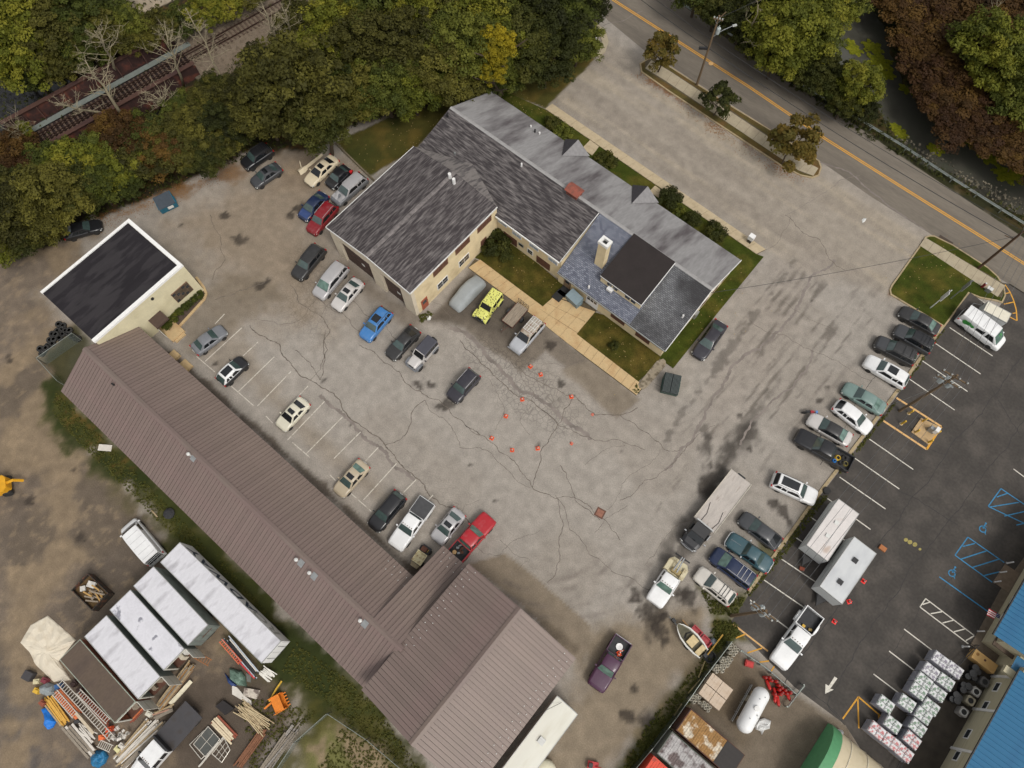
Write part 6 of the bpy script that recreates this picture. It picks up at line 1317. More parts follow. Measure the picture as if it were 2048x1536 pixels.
q=G(*Zp(1110,470));o=thing('red_crate','red crate standing alone on the gas yard ground','crate',(q.x,q.y,0),.4);obj('tub',MB().box(-.4,.4,-.3,.3,0,.4),mat('red_crate',rgb(168,44,40),.6,var=.2),o);obj('contents',MB().box(-.3,.3,-.2,.2,.4,.46),RED,o)
# crumpled white tarp on the gas yard
def cloth(name,label,cat,px,z,m,h=.4,seed=0,sub=10,group=None,zoff=0.):
    """crumpled sheet over a px outline"""
    r=np.random.default_rng(seed);poly=gp(px);cx_,cy_=np.mean(poly,0);vs=[];n=len(poly)
    ring=[];
    dense=[]
    for i in range(n):
        a_=Vector(poly[i]);b_=Vector(poly[(i+1)%n]);k=max(1,int((b_-a_).length/.35))
        for j in range(k):dense.append(a_.lerp(b_,j/k))
    m_=len(dense);rings=[]
    for s in (1.,.97,.82,.6,.38,.15):
        row=[]
        for i,p_ in enumerate(dense):
            q_=Vector((cx_,cy_)).lerp(p_,s);zz=z + (0 if s == 1. else (h*(1-s*s)**.5 + mnoise.noise(Vector((q_.x*1.7+seed,q_.y*1.7,seed)))*h*.55 + abs(mnoise.noise(Vector((q_.x*4,q_.y*4,seed))))*h*.3))
            row.append((q_.x,q_.y,max(z+.01 if s < 1 else z,zz)))
        rings.append(row)
    b=MB().loft(rings,close=True,caps=False);b.add(rings[-1],[list(range(m_))]);o=obj(name,b,m,smooth=False,fix=True)
    tag(o,label,cat,group);return o
cloth('white_tarp','crumpled white plastic sheet beside the propane tank','tarp',[Zp(*p_) for p_ in [(1165,1095),(1200,1040),(1270,1022),(1340,1050),(1320,1130),(1262,1150),(1245,1195),(1225,1155),(1180,1140)]],.02,mat('white_sheet',(.66,.66,.64),.5,var=.06),.5,4)
cloth('white_bundle','round white wrapped bundle against the green hoop shelter','bundle',[Zp(*p_) for p_ in [(1915,1240),(1935,1170),(1990,1130),(2045,1140),(2060,1250),(2040,1330),(1990,1345),(1930,1300)]],.02,mat('white_bundle_sheet',(.62,.62,.62),.55,var=.1),1.1,9)
cloth('white_groundsheet','big off-white tarp spread on the dirt behind the brown roofed box body','tarp',[(96,1231),(152,1280),(118,1322),(143,1360),(108,1364),(72,1330),(60,1305),(41,1285),(62,1250)],.03,mat('ivory_sheet',rgb(214,204,184),.75,var=.05,scale=1.2,bump=.1,col2=rgb(198,186,164),band=(.5,.7)),.25,2)
cloth('blue_tarp','bright blue crumpled tarp beside the lumber stack in the scrap row','tarp',[(86,1418),(95,1414),(105,1422),(114,1443),(107,1455),(98,1459),(92,1450),(94,1440)],.02,mat('blue_sheet',rgb(20,110,196),.5,var=.15,scale=2),.5,5)
cloth('blue_tarp','dark blue crumpled tarp covering a pile at the end of the scrap row','tarp',[(183,1513),(195,1500),(212,1500),(218,1512),(212,1526),(198,1536),(184,1528)],.02,mat('deep_blue_sheet',rgb(34,108,150),.5,var=.25,scale=3),.8,6)
cloth('green_tarp','grey-green tarp over a pile between the scrap heaps','tarp',[Zq for Zq in [(340+x/5.12,1236+y/5.12) for x,y in ((615,510),(745,545),(775,600),(790,700),(700,690),(620,620))]],.02,mat('green_sheet',rgb(98,122,108),.6,var=.12,scale=2),.7,7)
Zs=lambda x,y:(340+x/5.12,1236+y/5.12)
cloth('blue_sheet','small dark blue sheet poking out under the green tarp','tarp',[Zs(*p_) for p_ in ((560,560),(610,610),(690,690),(640,700),(600,660))],.02,mat('navy_sheet',rgb(34,56,104),.6),.3,8)
# dump container with scrap wood
pts=[G(*p_,1.3) for p_ in ((177.5,1147),(219,1187),(180,1224),(140,1176))];c=sum(pts,Vector())/4;ax=(pts[1]-pts[0]).normalized();l=(pts[1]-pts[0]).length/2;w_=(pts[3]-pts[0]).length/2
t=thing('scrap_bin','open dark metal bin full of scrap wood on the dirt yard','bin',(c.x,c.y,0),math.atan2(ax.y,ax.x));bn_=MB()
for s in (-1,1):bn_.box(-l,l,min(s*w_,s*(w_-.07)),max(s*w_,s*(w_-.07)),0,1.3);bn_.box(min(s*l,s*(l-.07)),max(s*l,s*(l-.07)),-w_+.07,w_-.07,0,1.3)
obj('bin_wall',bn_,mat('dark_bin',rgb(52,48,42),.7,var=.25,col2=RUST.diffuse_color[:3],band=(.5,.7)),t);obj('bin_floor',MB().box(-l+.07,l-.07,-w_+.07,w_-.07,.1,.75),mat('bin_dirt',rgb(92,72,44),.95,var=.3,scale=3),t)
r=random.Random(5)
for i in range(16):obj('plank',MB().obox((r.uniform(-.2,l-.5),r.uniform(-w_+.4,w_-.4),r.uniform(.85,1.2)),(r.uniform(.8,1.4),.14,.04),r.uniform(-.5,.5)+.2),r.choice([WOOD_G,mat('yellow_wood',rgb(176,140,84),.85,var=.2)]),t)
obj('white_bag',MB().obox((-.5,.5,1.05),(.8,.6,.25),.4),mat('white_rubbish',rgb(196,192,184),.7,var=.2),t);obj('white_bag',MB().obox((-.9,-.3,1.0),(.5,.5,.2),.9),_mats['white_rubbish'],t)
# dumpsters
def dumpster(name,label,px,z1,m,lidm,lids=2,slope=.25,ribs=False):
    pts=[G(*p_,z1) for p_ in px];c=sum(pts,Vector())/4;ax=(pts[1]-pts[0]).normalized();l=(pts[1]-pts[0]).length/2;w_=(pts[3]-pts[0]).length/2
    t=thing(name,label,'dumpster',(c.x,c.y,0),math.atan2(ax.y,ax.x))
    obj('bin',MB().add([(-l,-w_*.8,.1),(l,-w_*.8,.1),(l,w_*.9,.1),(-l,w_*.9,.1),(-l,-w_,z1-slope),(l,-w_,z1-slope),(l,w_,z1),(-l,w_,z1)],[(3,2,1,0),(4,5,6,7),(0,1,5,4),(1,2,6,5),(2,3,7,6),(3,0,4,7)]),m,t)
    for i in range(lids):
        x0=-l+.03+i*(2*l-.06)/lids;x1=x0+(2*l-.06)/lids-.03;ld=obj('lid',MB().add([(x0,-w_-.03,z1-slope+.01),(x1,-w_-.03,z1-slope+.01),(x1,w_,z1+.01),(x0,w_,z1+.01),(x0,-w_-.03,z1-slope+.06),(x1,-w_-.03,z1-slope+.06),(x1,w_,z1+.06),(x0,w_,z1+.06)],[(3,2,1,0),(4,5,6,7),(0,1,5,4),(1,2,6,5),(2,3,7,6),(3,0,4,7)]),lidm,t)
        if ribs:
            for k in range(6):
                x=x0+.1+k*(x1-x0-.2)/5;obj('lid_rib',MB().add([(x-.03,-w_,z1-slope+.05),(x+.03,-w_,z1-slope+.05),(x+.03,w_-.05,z1+.05),(x-.03,w_-.05,z1+.05),(x-.03,-w_,z1-slope+.1),(x+.03,-w_,z1-slope+.1),(x+.03,w_-.05,z1+.1),(x-.03,w_-.05,z1+.1)],[(3,2,1,0),(4,5,6,7),(0,1,5,4),(1,2,6,5),(2,3,7,6),(3,0,4,7)]),mat('lid_rib_grey',rgb(74,82,80),.6),ld)
    for s in (-1,1):obj('fork_sleeve',MB().box(min(s*l,s*(l+.1)),max(s*l,s*(l+.1)),-w_*.5,w_*.5,.6,.78),m,t)
    return t,l,w_
dumpster('green_dumpster','dark green dumpster with ribbed black lids beside the planting bed',[(1321,781),(1354,789),(1366,752),(1333,745)],1.35,mat('dumpster_green',rgb(46,72,66),.6,var=.15),mat('dark_lid',rgb(26,30,30),.6),2,.1,True)
t,l,w_=dumpster('teal_dumpster','teal dumpster with a grey lid and white label under the trees',[(316,418),(349,402),(338,382),(306,396)],1.4,mat('dumpster_teal',rgb(28,98,120),.6,var=.12),mat('grey_lid',rgb(60,68,76),.7),1,.3)
obj('white_label',MB().box(-.1,.6,-w_*.93-.09,-w_*.93-.075,.55,1.0),LAMP_W,t)
t,l,w_=dumpster('storage_bin','blue-grey metal bin with a sloping lid at the courtyard door',[(1136,590),(1158,611),(1163,594),(1141,574)],1.5,mat('bluegrey_bin',rgb(108,126,132),.5,var=.1),mat('bluegrey_lid',rgb(124,140,146),.45,var=.08),1,.35)
for px,nm in (((1118,590),'left of the pair'),((1129,581),'right of the pair')):
    q=G(*px,.3);o=obj('black_mat',MB().box(-.55,.55,-.7,.7,0,.12),mat('black_mat',(.02,.02,.02),.9),loc=(q.x,q.y,.12));tag(o,'black mat on the paving by the courtyard door, '+nm,'mat')
# utility trailer with wooden bed
pts=[G(*p_,.75) for p_ in ((1004.5,639),(1024.5,654.5),(1056,618),(1035.5,606))];c=sum(pts,Vector())/4;ax=((pts[2]-pts[1])).normalized();l=(pts[2]-pts[1]).length/2;w_=(pts[1]-pts[0]).length/2
t=thing('utility_trailer','small open utility trailer with grey plank bed and mesh tailgate','trailer',(c.x,c.y,0),math.atan2(ax.y,ax.x))
n=7
for i in range(n):obj('plank',MB().box(-l,l,-w_+2*w_*i/n+.01,-w_+2*w_*(i+1)/n-.01,.66,.71+random.uniform(0,.012)),WOOD_G,t)
fr=MB();fr.box(-l,l,-w_-.06,-w_,.55,.78);fr.box(-l,l,w_,w_+.06,.55,.78);fr.box(-l-.06,-l,-w_,w_,.55,.78);obj('frame',fr,RUST,t)
gt=MB()
for z in (.75,1.15,1.55):gt.tube([(l+.05,-w_,z),(l+.12,w_,z)],.03,5)
for y in np.linspace(-w_,w_,5):gt.tube([(l+.08,y,.7),(l+.08,y,1.55)],.025,5)
obj('tailgate',gt,BLACK,t);obj('tongue',MB().tube([(-l,-.3,.55),(-l-1.1,0,.5),(-l,.3,.55)],.05,5),RUST,t);obj('jack_stand',MB().tube([(-l-1.0,0,0),(-l-1.0,0,.85)],.05,6),CHROME,t)
wheels(t,(.1,),w_+.2,.32,.2)
for s in (-1,1):obj('mudguard',MB().loft([[(.1+.42*cos(a_),y,.34+.42*sin(a_)) for a_ in np.linspace(0,pi,7)] for y in sorted((s*(w_+.07),s*(w_+.33)))],caps=False),BLACK,t,fix=True)
# traffic cones
def cone(label,m,grp):
    t=thing('traffic_cone',label,'traffic cone',(0,0,0),0,grp);obj('base',MB().box(-.22,.22,-.22,.22,0,.05),m,t);obj('cone',MB().lathe([(.15,.05),(.05,.66),(.03,.67)],14),m,t,smooth=True);obj('band',MB().lathe([(.115,.36),(.088,.5)],14),LAMP_W,t);return t
c0=cone('orange cone',ORANGE,'orange cones on the yard')
lab=['orange cone nearest the old silver suv','orange cone second from the old silver suv','orange cone nearest the patch beside the courtyard walk end','upper orange cone of the curved row left of the patch','orange cone in the row below the crazed asphalt','orange cone at the left tip of the curved row','orange cone at the bottom of the curved row','orange cone at the lower right of the curved row']
for i,(x,y) in enumerate([(1061,731.5),(1081.5,747.5),(1143,792),(1044.5,797.5),(1011.8,831),(983.5,875),(1024.3,899),(1075.5,895.5)]):
    q=G(x,y,.3)
    if i == 0:c0.location=(q.x,q.y,0);c0['label']=lab[0]
    else:dup(c0,(q.x,q.y,0),random.uniform(0,3),lab[i])
o=dup(c0,tuple(G(1185,829)),0,'small flattened orange cone on the yard right of the patch',sc=(.6,.6,.35));o=dup(c0,tuple(G(1143,887)),0,'small orange cone standing apart near the middle of the yard',sc=.7)
cr0=cone('red cone',mat('red_cone',rgb(232,52,46),.5),'red cones beside the cargo trailers')
for i,(x,y,lb) in enumerate([(1729.5,1162,'red cone at the lower end of the vented cargo trailer'),(1700.5,1203,'red cone below the vented cargo trailer corner'),(1671,1243,'red cone right of the white dual wheel pickup')]):
    q=G(x,y,.3)
    if i == 0:cr0.location=(q.x,q.y,0);cr0['label']=lb
    else:dup(cr0,(q.x,q.y,0),random.uniform(0,3),lb)
q=G(1764,1097);tag(obj('tan_block',MB().box(-.35,.35,-.25,.25,0,.25),mat('orange_brown',rgb(164,104,62),.8),loc=(q.x,q.y,0)),'orange brown wood block beside the vented cargo trailer','block');q=G(1603,1138);tag(obj('brown_block',MB().obox((0,0,.12),(.5,.35,.24),.4),mat('rust_block',rgb(140,72,50),.8),loc=(q.x,q.y,0)),'rusty brown block on the dark lot below the stained trailer','block')
# yellow bollards and equipment pad at the pole
pad=slabtop('equipment_pad',[Zk(1275,1258),Zk(1430,1330),Zk(1325,1450),Zk(1203,1362)],-.02,.12,mat('pad_concrete',rgb(178,150,110),.85,var=.1));bol0=None
for x,y,lb in ((1185,1222,'yellow bollard at the foot of the utility pole'),(1130,1300,'yellow bollard on the asphalt left of the pad'),(1285,1282,'yellow bollard at the upper corner of the pad'),(1230,1365,'yellow bollard at the left corner of the pad'),(1330,1440,'yellow bollard at the lower corner of the pad'),(1385,1375,'yellow bollard at the right edge of the pad')):
    q=G(*Zk(x,y))
    if bol0 is None:bol0=thing('bollard',lb,'bollard',(q.x,q.y,0),0,'yellow bollards around the meter pad');obj('post',MB().lathe([(.11,0),(.11,1.0),(.07,1.08)],12),YELLOW,bol0);obj('footing',MB().lathe([(.2,0),(.2,.03)],12),CONC,bol0)
    else:dup(bol0,(q.x,q.y,0),0,lb)
q=G(*Zk(1340,1355));t=thing('meter_cabinet','small grey and white meter cabinet standing on the concrete pad','cabinet',(q.x,q.y,.12),.0);obj('cabinet',MB().box(-.35,.35,-.2,.2,0,.9),STEEL,t);obj('white_box',MB().box(.1,.5,-.3,.3,.5,1.2),WHITE,t);obj('conduit',MB().tube([(-.5,0,.0),(-.4,0,.7),(.3,0,.95)],.06,6),STEEL,t)
# pallets of bagged fuel ---------------------------------------------------
Zb2=lambda x,y:(1600+x/3.98,1150+y/3.98)
def wrap(name,c2):
    m=mat(name,(.60,.60,.60),.35,var=.10,scale=4,col2=c2,band=(.5,.57),scale2=5.5,fine=.12,spec=.6);return m
WG=wrap('bag_print_green',rgb(110,134,112));WGR=wrap('bag_print_grey',rgb(136,130,142));WR=wrap('bag_print_red',rgb(186,112,112));PSIDE=mat('wrap_side_shade',rgb(140,140,148),.35,var=.2,scale=2,spec=.6)  # wrapped sides greyer than the bag tops, side shade put into the colour
pal=[(1125,675,WGR,'grey'),(1240,755,WGR,'grey'),(1050,765,WGR,'grey'),(1170,850,WG,'green'),(995,845,WG,'green'),(1105,940,WG,'green'),(950,925,WG,'green'),(1050,1050,WG,'green'),(860,1020,WG,'green'),(690,1030,WG,'green'),(745,1190,WG,'green'),(990,1120,WG,'green'),(945,1215,WG,'green'),(620,1240,WR,'red'),(900,1315,WR,'red'),(735,1330,WR,'red'),(840,1420,WR,'red')]
plab=['grey printed pallet stack at the top left of the row','grey printed pallet stack at the top right corner by the railing','grey printed pallet stack second from the top','green printed pallet stack at the railing below the grey ones','green printed pallet stack third down the left side','green printed pallet stack against the railing in the middle','green printed pallet stack in the centre of the row','green printed pallet stack at the railing below the middle','green printed pallet stack at the left of the centre','green printed pallet stack standing apart on the left','green printed pallet stack alone above the red ones','green printed pallet stack above the last one along the railing','green printed pallet stack lowest along the railing','red printed pallet stack nearest the yellow frame marking','red printed pallet stack at the railing below the green ones','red printed pallet stack in the middle of the red three','red printed pallet stack at the very end by the railing']
for (x,y,m_,cn),lb in zip(pal,plab):
    ht_=1.6;q=G(*Zb2(x,y),ht_);t=thing('bag_pallet',lb,'pallet stack',(q.x,q.y,0),R(-1+random.uniform(-3,3)),'wrapped pallets of printed bags')
    pl=MB();pl.box(-.7,.7,-.55,-.45,0,.1);pl.box(-.7,.7,-.05,.05,0,.1);pl.box(-.7,.7,.45,.55,0,.1);pl.box(-.7,.7,-.55,.55,.1,.13);obj('pallet',pl,WOOD_G,t)
    for k in range(6):
        z0=.13+k*.24;jx=random.uniform(-.02,.02)
        if k < 5:obj('bag_layer',MB().loft([[(-.72+jx,-.53,z0),(.72+jx,-.53,z0),(.72+jx,.53,z0),(-.72+jx,.53,z0)],[(-.75+jx,-.56,z0+.11),(.75+jx,-.56,z0+.11),(.75+jx,.56,z0+.11),(-.75+jx,.56,z0+.11)],[(-.72+jx,-.53,z0+.225),(.72+jx,-.53,z0+.225),(.72+jx,.53,z0+.225),(-.72+jx,.53,z0+.225)]],close=True),PSIDE,t)
        else:
            for u in range(2):
                for v in range(2):
                    x0,x1=-.74+u*.74+.01,-.74+(u+1)*.74-.01;y0,y1=-.56+v*.56+.01,-.56+(v+1)*.56-.01;e=.07
                    obj('bag',MB().loft([[(x0,y0,z0),(x1,y0,z0),(x1,y1,z0),(x0,y1,z0)],[(x0,y0,z0+.12),(x1,y0,z0+.12),(x1,y1,z0+.12),(x0,y1,z0+.12)],[(x0+e,y0+e,z0+.2),(x1-e,y0+e,z0+.2),(x1-e,y1-e,z0+.2),(x0+e,y1-e,z0+.2)]],close=True),m_,t)
# green hoop shelter --------------------------------------------------------
HS=thing('hoop_shelter','green edged cream fabric hoop shelter at the bottom edge by the pallets','shelter',(0,0,0));a0,bw=27.3,2.6
GREEN=mat('shelter_green',rgb(84,146,100),.55,var=.08);CRM=mat('shelter_cream',rgb(206,192,162),.6,var=.07,scale=.8,col2=rgb(186,172,140),band=(.5,.7))
e0=G(*Zp(1990,1120),2.6);
bc,rad,hh=10.6,3.9,3.6
def arch(x,k=1.,n=14):return [(x,bc+rad*k*cos(a_),hh*k*sin(a_)**.85) for a_ in np.linspace(0.02,pi-.02,n)]
obj('green_band',MB().loft([arch(27.25,1.01),arch(27.3,1.012),arch(28.2,1.012)],caps=False),GREEN,HS,smooth=True);obj('cover',MB().loft([arch(28.2,1.),arch(30,1.),arch(32,1.),arch(33.6,1.)],caps=False),CRM,HS,smooth=True);obj('end_wall',MB().add(arch(27.27,1.0),[list(range(14))]),GREEN,HS)
for x in (29.2,30.9,32.5):obj('hoop_seam',MB().tube(arch(x,1.006),.04,5),mat('pale_seam',rgb(214,206,186),.6),HS)
obj('white_tag',MB().box(27.2,27.24,8.0,8.5,2.6,2.9),LAMP_W,HS)
# railing by the pallets
rlx=thing('black_railing','low black railing between the pallets and the blue roofed shop','railing',(0,0,0));pr_=[Vector(p_) for p_ in ((34.55,29.8,0),(33.9,26.8,0),(33.95,20,0),(34.0,14.5,0))]
for a_,b_ in zip(pr_[:-1],pr_[1:]):
    for z in (.55,1.1):obj('rail',MB().tube([a_+Vector((0,0,z)),b_+Vector((0,0,z))],.035,5),BLACK,rlx)
    n=max(1,int((b_-a_).length/2))
    for i in range(n+1):p_=a_.lerp(b_,i/n);obj('post',MB().tube([p_,p_+Vector((0,0,1.1))],.04,5),BLACK,rlx)
q=G(*(1848+445/3.525,1100+780/3.525),.8);t=thing('plywood_box','long open plywood box beside the shop link','box',(35.7,28.85,0),0);pb=MB();PLY=mat('plywood',rgb(196,158,100),.8,var=.1,scale=1,col2=rgb(176,136,82),band=(.5,.7))
obj('top',MB().box(-1.15,1.2,-.5,.5,.9,.96),PLY,t);obj('side',MB().box(-1.15,1.2,-.5,-.44,0,.9),PLY,t);obj('side',MB().box(-1.15,1.2,.44,.5,0,.9),PLY,t);obj('end',MB().box(-1.15,-1.09,-.44,.44,0,.9),PLY,t);obj('knot_hole',MB().lathe([(.12,0),(.12,.012)],10,(0,.1,.96)),BROWN,t);obj('knot_hole',MB().lathe([(.16,0),(.16,.012)],10,(-.8,.15,.96)),mat('ply_patch',rgb(150,110,60),.8),t)
tag(obj('tool_shed_roof',MB().box(34.9,37.5,30.2,31.6,2.2,2.35),mat('shed_brown',rgb(92,78,66),.85,var=.2),loc=(0,0,0)),'flat brown shed roof in front of the shop link','shed roof')
q=None
for x,y,lb,r_,m_ in ((430,930,'topmost of the four air conditioner units by the shop wall',.0,mat('unit_dark',rgb(96,94,92),.6)),(370,1000,'second air conditioner unit by the shop wall',0,mat('unit_pale',rgb(158,154,148),.6)),(330,1062,'third air conditioner unit by the shop wall',0,mat('unit_cream',rgb(164,156,134),.6)),(282,1142,'lowest of the four air conditioner units by the shop wall',0,mat('unit_pale',rgb(158,154,148),.6))):
    q=G(1848+x/3.525,1100+y/3.525,.8);t=thing('air_conditioner',lb,'air conditioner',(q.x,q.y,0),0,'air conditioner units by the shop wall');obj('housing',MB().prism([(-.4,-.3),(-.3,-.4),(.3,-.4),(.4,-.3),(.4,.3),(.3,.4),(-.3,.4),(-.4,.3)],0,.8),m_,t);obj('fan_ring',MB().lathe([(.33,.8),(.33,.83),(.27,.83),(.27,.80)],16),LAMP_W if 'pale' in m_.name else m_,t);obj('fan_grille',MB().lathe([(.26,.79),(.26,.81)],14),BLACK,t)
# black pots / tyres behind the railing
tp0=None
for i,(x,y) in enumerate([(350,830),(330,870),(375,860),(300,890),(345,900),(270,950),(300,960),(265,985),(215,1020),(240,1040),(190,1050),(220,1060)]):
    q=G(1848+x/3.525,1100+y/3.525,.4);lb='black plastic drum in the cluster between the railing and the shop'
    if tp0 is None:tp0=thing('black_drum',lb,'drum',(q.x,q.y,0),0,'black drums by the shop');obj('drum',MB().lathe([(.28,0),(.32,.7),(.32,.75),(.27,.75),(.25,.5)],12),BLACK,tp0);obj('rim',MB().lathe([(.33,.7),(.35,.74),(.33,.78)],12),mat('dark_rim',(.05,.05,.05),.4),tp0)
    else:dup(tp0,(q.x,q.y,random.choice((0,0,.02))),random.uniform(0,3),lb,sc=random.uniform(.8,1.1))
# flag on the shop wall
q=G(1848+460/3.525,1100+525/3.525,2.6);fl=thing('flag','small stars and stripes flag hanging from the shop wall','flag',(33.0,32.35,2.9),R(8));obj('pole',MB().tube([(2.0,0,-.4),(0,0,.25)],.025,6),LAMP_W,fl)
FR,FW,FB_=mat('flag_red',rgb(170,36,48),.8),mat('flag_white',rgb(214,208,204),.8),mat('flag_blue',rgb(40,48,96),.8)
for k in range(7):obj('stripe',MB().box(-.15,.6 if k > 3 else .95,-.02-.1*k-.1+.35,-.02-.1*k+.35,.12,.14),FR if k%2 == 0 else FW,fl)
obj('canton',MB().box(.62,.97,-.06,.34,.145,.16),FB_,fl)
for k in range(6):obj('star',MB().lathe([(.03,0),(.03,.005)],5,(.68+.1*(k%3),.06+.16*(k//3),.161)),FW,fl)
for x,y,lb in ((630,85,'uppermost white bollard by the shop ramp'),(580,152,'middle white bollard by the shop ramp'),(540,220,'lowest white bollard by the shop ramp'),(425,572,'upper white bollard at the shop corner'),(315,680,'lower white bollard at the shop corner')):
    q=G(1848+x/3.525,1100+y/3.525,1.0)
    if lb.startswith('upperm'):wb0=thing('white_bollard',lb,'bollard',(q.x,q.y,0),0,'white bollards by the shop');obj('post',MB().lathe([(.07,0),(.07,1.05),(.03,1.1)],10),WHITE,wb0);obj('base',MB().lathe([(.14,0),(.14,.03)],10),STEEL,wb0)
    else:dup(wb0,(q.x,q.y,0),0,lb)
# guard rail of the gas yard ------------------------------------------------
def guardrail(name,label,pts,posts=2.0,m=None,h=.75):
    t=thing(name,label,'guard rail',(0,0,0));m=m or mat('galvanised',rgb(150,156,150),.4,.5,var=.12)
    for a_,b_ in zip(pts[:-1],pts[1:]):
        a_=Vector(a_);b_=Vector(b_);d_=(b_-a_).normalized();nn=Vector((-d_.y,d_.x,0))
        sec=[(-.02,-.16),(.05,-.1),(-.01,0),(.05,.1),(-.02,.16)]
        b=MB().loft([[tuple(p_+nn*u+Vector((0,0,h-.15+v))) for u,v in sec]+[tuple(p_+nn*(u-.03)+Vector((0,0,h-.15+v))) for u,v in sec[::-1]] for p_ in (a_,b_)],close=True);obj('rail',b,m,t,fix=True)
        n=max(1,int((b_-a_).length/posts))
        for i in range(n+1):
            p_=a_.lerp(b_,i/n)-nn*.1;obj('post',MB().box(p_.x-.06,p_.x+.06,p_.y-.06,p_.y+.06,-.3,h-.02),m,t)
    return t
guardrail('guard_rail','dented grey guard rail along the upper edge of the gas yard',[(p_.x,p_.y,0) for p_ in (G(*Zp(1020,330)),G(*Zp(1110,400)),G(*Zp(1210,465)),G(*Zp(1320,550)),G(*Zp(1410,630)),G(*Zp(1500,705)),G(*Zp(1580,780)))])
guardrail('guard_rail','short grey guard rail across the end of the gas yard',[(p_.x,p_.y,0) for p_ in (G(*Zp(1660,690)),G(*Zp(1580,790)),G(*Zp(1490,910)))])
# chain link fences ----------------------------------------------------------
def wire_mat(name,col,dens=10,thr=.16):
    m=bpy.data.materials.new(name);m.use_nodes=True;n=m.node_tree.nodes;L=m.node_tree.links;b=n['Principled BSDF'];b.inputs['Base Color'].default_value=(*col,1);b.inputs['Roughness'].default_value=.5
    uv=n.new('ShaderNodeUVMap');br=n.new('ShaderNodeTexBrick');mp=n.new('ShaderNodeMapping');mp.inputs['Rotation'].default_value=(0,0,R(45));L.new(uv.outputs[0],mp.inputs[0]);L.new(mp.outputs[0],br.inputs['Vector'])
    br.offset=0;br.inputs['Scale'].default_value=dens;br.inputs['Brick Width'].default_value=1;br.inputs['Row Height'].default_value=1;br.inputs['Mortar Size'].default_value=thr
    L.new(br.outputs['Fac'],b.inputs['Alpha']);return m
WIRE=wire_mat('chain_link',rgb(112,122,116),9,.10)
def chainlink(label,pts,h=1.9,m=None,slat=None):
    t=thing('chain_link_fence',label,'fence',(0,0,0));pm=mat('fence_pipe',rgb(150,156,150),.4,.4,var=.1)
    for a_,b_ in zip(pts[:-1],pts[1:]):
        a_=Vector(a_);b_=Vector(b_);n=max(1,int((b_-a_).length/2.6));me=mesh_of(MB().quad(a_,b_,b_+Vector((0,0,h)),a_+Vector((0,0,h))));uv=me.uv_layers.new(name='UVMap');ln=(b_-a_).length
        for k,c_ in enumerate(((0,0),(ln,0),(ln,h),(0,h))):uv.data[k].uv=c_
        obj('mesh',me,m or WIRE,t);obj('top_rail',MB().tube([a_+Vector((0,0,h)),b_+Vector((0,0,h))],.03,5),pm,t)
        for i in range(n+1):p_=a_.lerp(b_,i/n);obj('post',MB().tube([p_,p_+Vector((0,0,h+.05))],.035,6),pm,t)
    return t
Zf=lambda x,y:(60+x/5.12,620+y/5.12)
chainlink('chain link fence corner beside the tyre pile and the office',[tuple(G(*Zf(530,310))),tuple(G(*Zf(175,560),)),tuple(G(*Zf(385,790)))],2.0)
chainlink('chain link fence around the mound below the barn',[tuple(G(*p_)) for p_ in ((540,1570),(600,1480),(663,1424),(740,1475),(840,1560))],1.9)
chainlink('dark chain link fence along the gas yard weeds',[tuple(G(*p_)) for p_ in ((1453,1284),(1400,1353),(1345,1432),(1300,1490),(1215,1590))],1.9,wire_mat('dark_chain_link',rgb(64,74,64),9,.14))
# tyres by the fence
ty0=None
for i,(x,y,z) in enumerate([(300,150,0),(345,165,0),(330,200,0),(290,215,.0),(370,215,0),(235,250,0),(280,260,.2),(340,250,0),(210,310,0),(260,310,.2),(310,290,0),(235,350,0),(190,370,0),(110,400,0),(150,420,0),(130,450,0),(180,400,.2),(400,240,.0),(440,270,0),(470,290,0),(420,220,.2),(500,300,0)]):
    q=G(*Zf(x,y));lb='black tyre lying in the pile beside the office fence'
    if ty0 is None:
        ty0=thing('tyre',lb,'tyre',(q.x,q.y,0),0,'tyres piled beside the office');obj('casing',MB().lathe([(.22,0),(.36,0),(.40,.06),(.40,.17),(.36,.23),(.22,.23),(.2,.2),(.2,.03)],16),RUBBER,ty0,smooth=True);obj('bead',MB().lathe([(.23,.2),(.23,.235),(.2,.235),(.2,.2)],14),mat('tyre_grey',(.06,.058,.055),.8),ty0)
    else:dup(ty0,(q.x,q.y,z+.0),random.uniform(0,3),lb)
# the boat on the yard ---------------------------------------------------------
p,q=G(1354,1248,.9),G(1407,1308,.9);c=(p+q)/2;L=(p-q).length;rz=math.atan2(p.y-q.y,p.x-q.x);bt=thing('small_boat','small white open boat with a tan seat on a trailer among the weeds','boat',(c.x,c.y,0),rz)
def hull(k,z,zk):return [(L*t,s_*w_*k,z+zk*max(0,t)**2) for t,w_,s_ in ([(-.5,.62,-1),(-.3,.80,-1),(-.05,.86,-1),(.2,.74,-1),(.38,.44,-1),(.47,.18,-1),(.5,.01,-1),(.5,.01,1),(.47,.18,1),(.38,.44,1),(.2,.74,1),(-.05,.86,1),(-.3,.80,1),(-.5,.62,1)])]
obj('hull',MB().loft([hull(.35,.45,.9),hull(.85,.62,.7),hull(1,1.05,.4),hull(.98,1.08,.4),hull(.80,1.07,.4),hull(.76,.72,.5)],close=True),mat('boat_white',rgb(206,204,196),.4,var=.06),bt,fix=True)
obj('deck_floor',MB().add(hull(.78,.74,.45),[list(range(14))]),mat('boat_floor',rgb(88,84,66),.8,var=.2),bt,fix=True);obj('seat',MB().obox((-L*.08,0,.95),(.8,1.0,.25)),mat('tan_seat',rgb(196,176,132),.7),bt);obj('stern_bench',MB().obox((-L*.38,0,.92),(.5,1.1,.2)),mat('tan_seat',rgb(196,176,132)),bt)
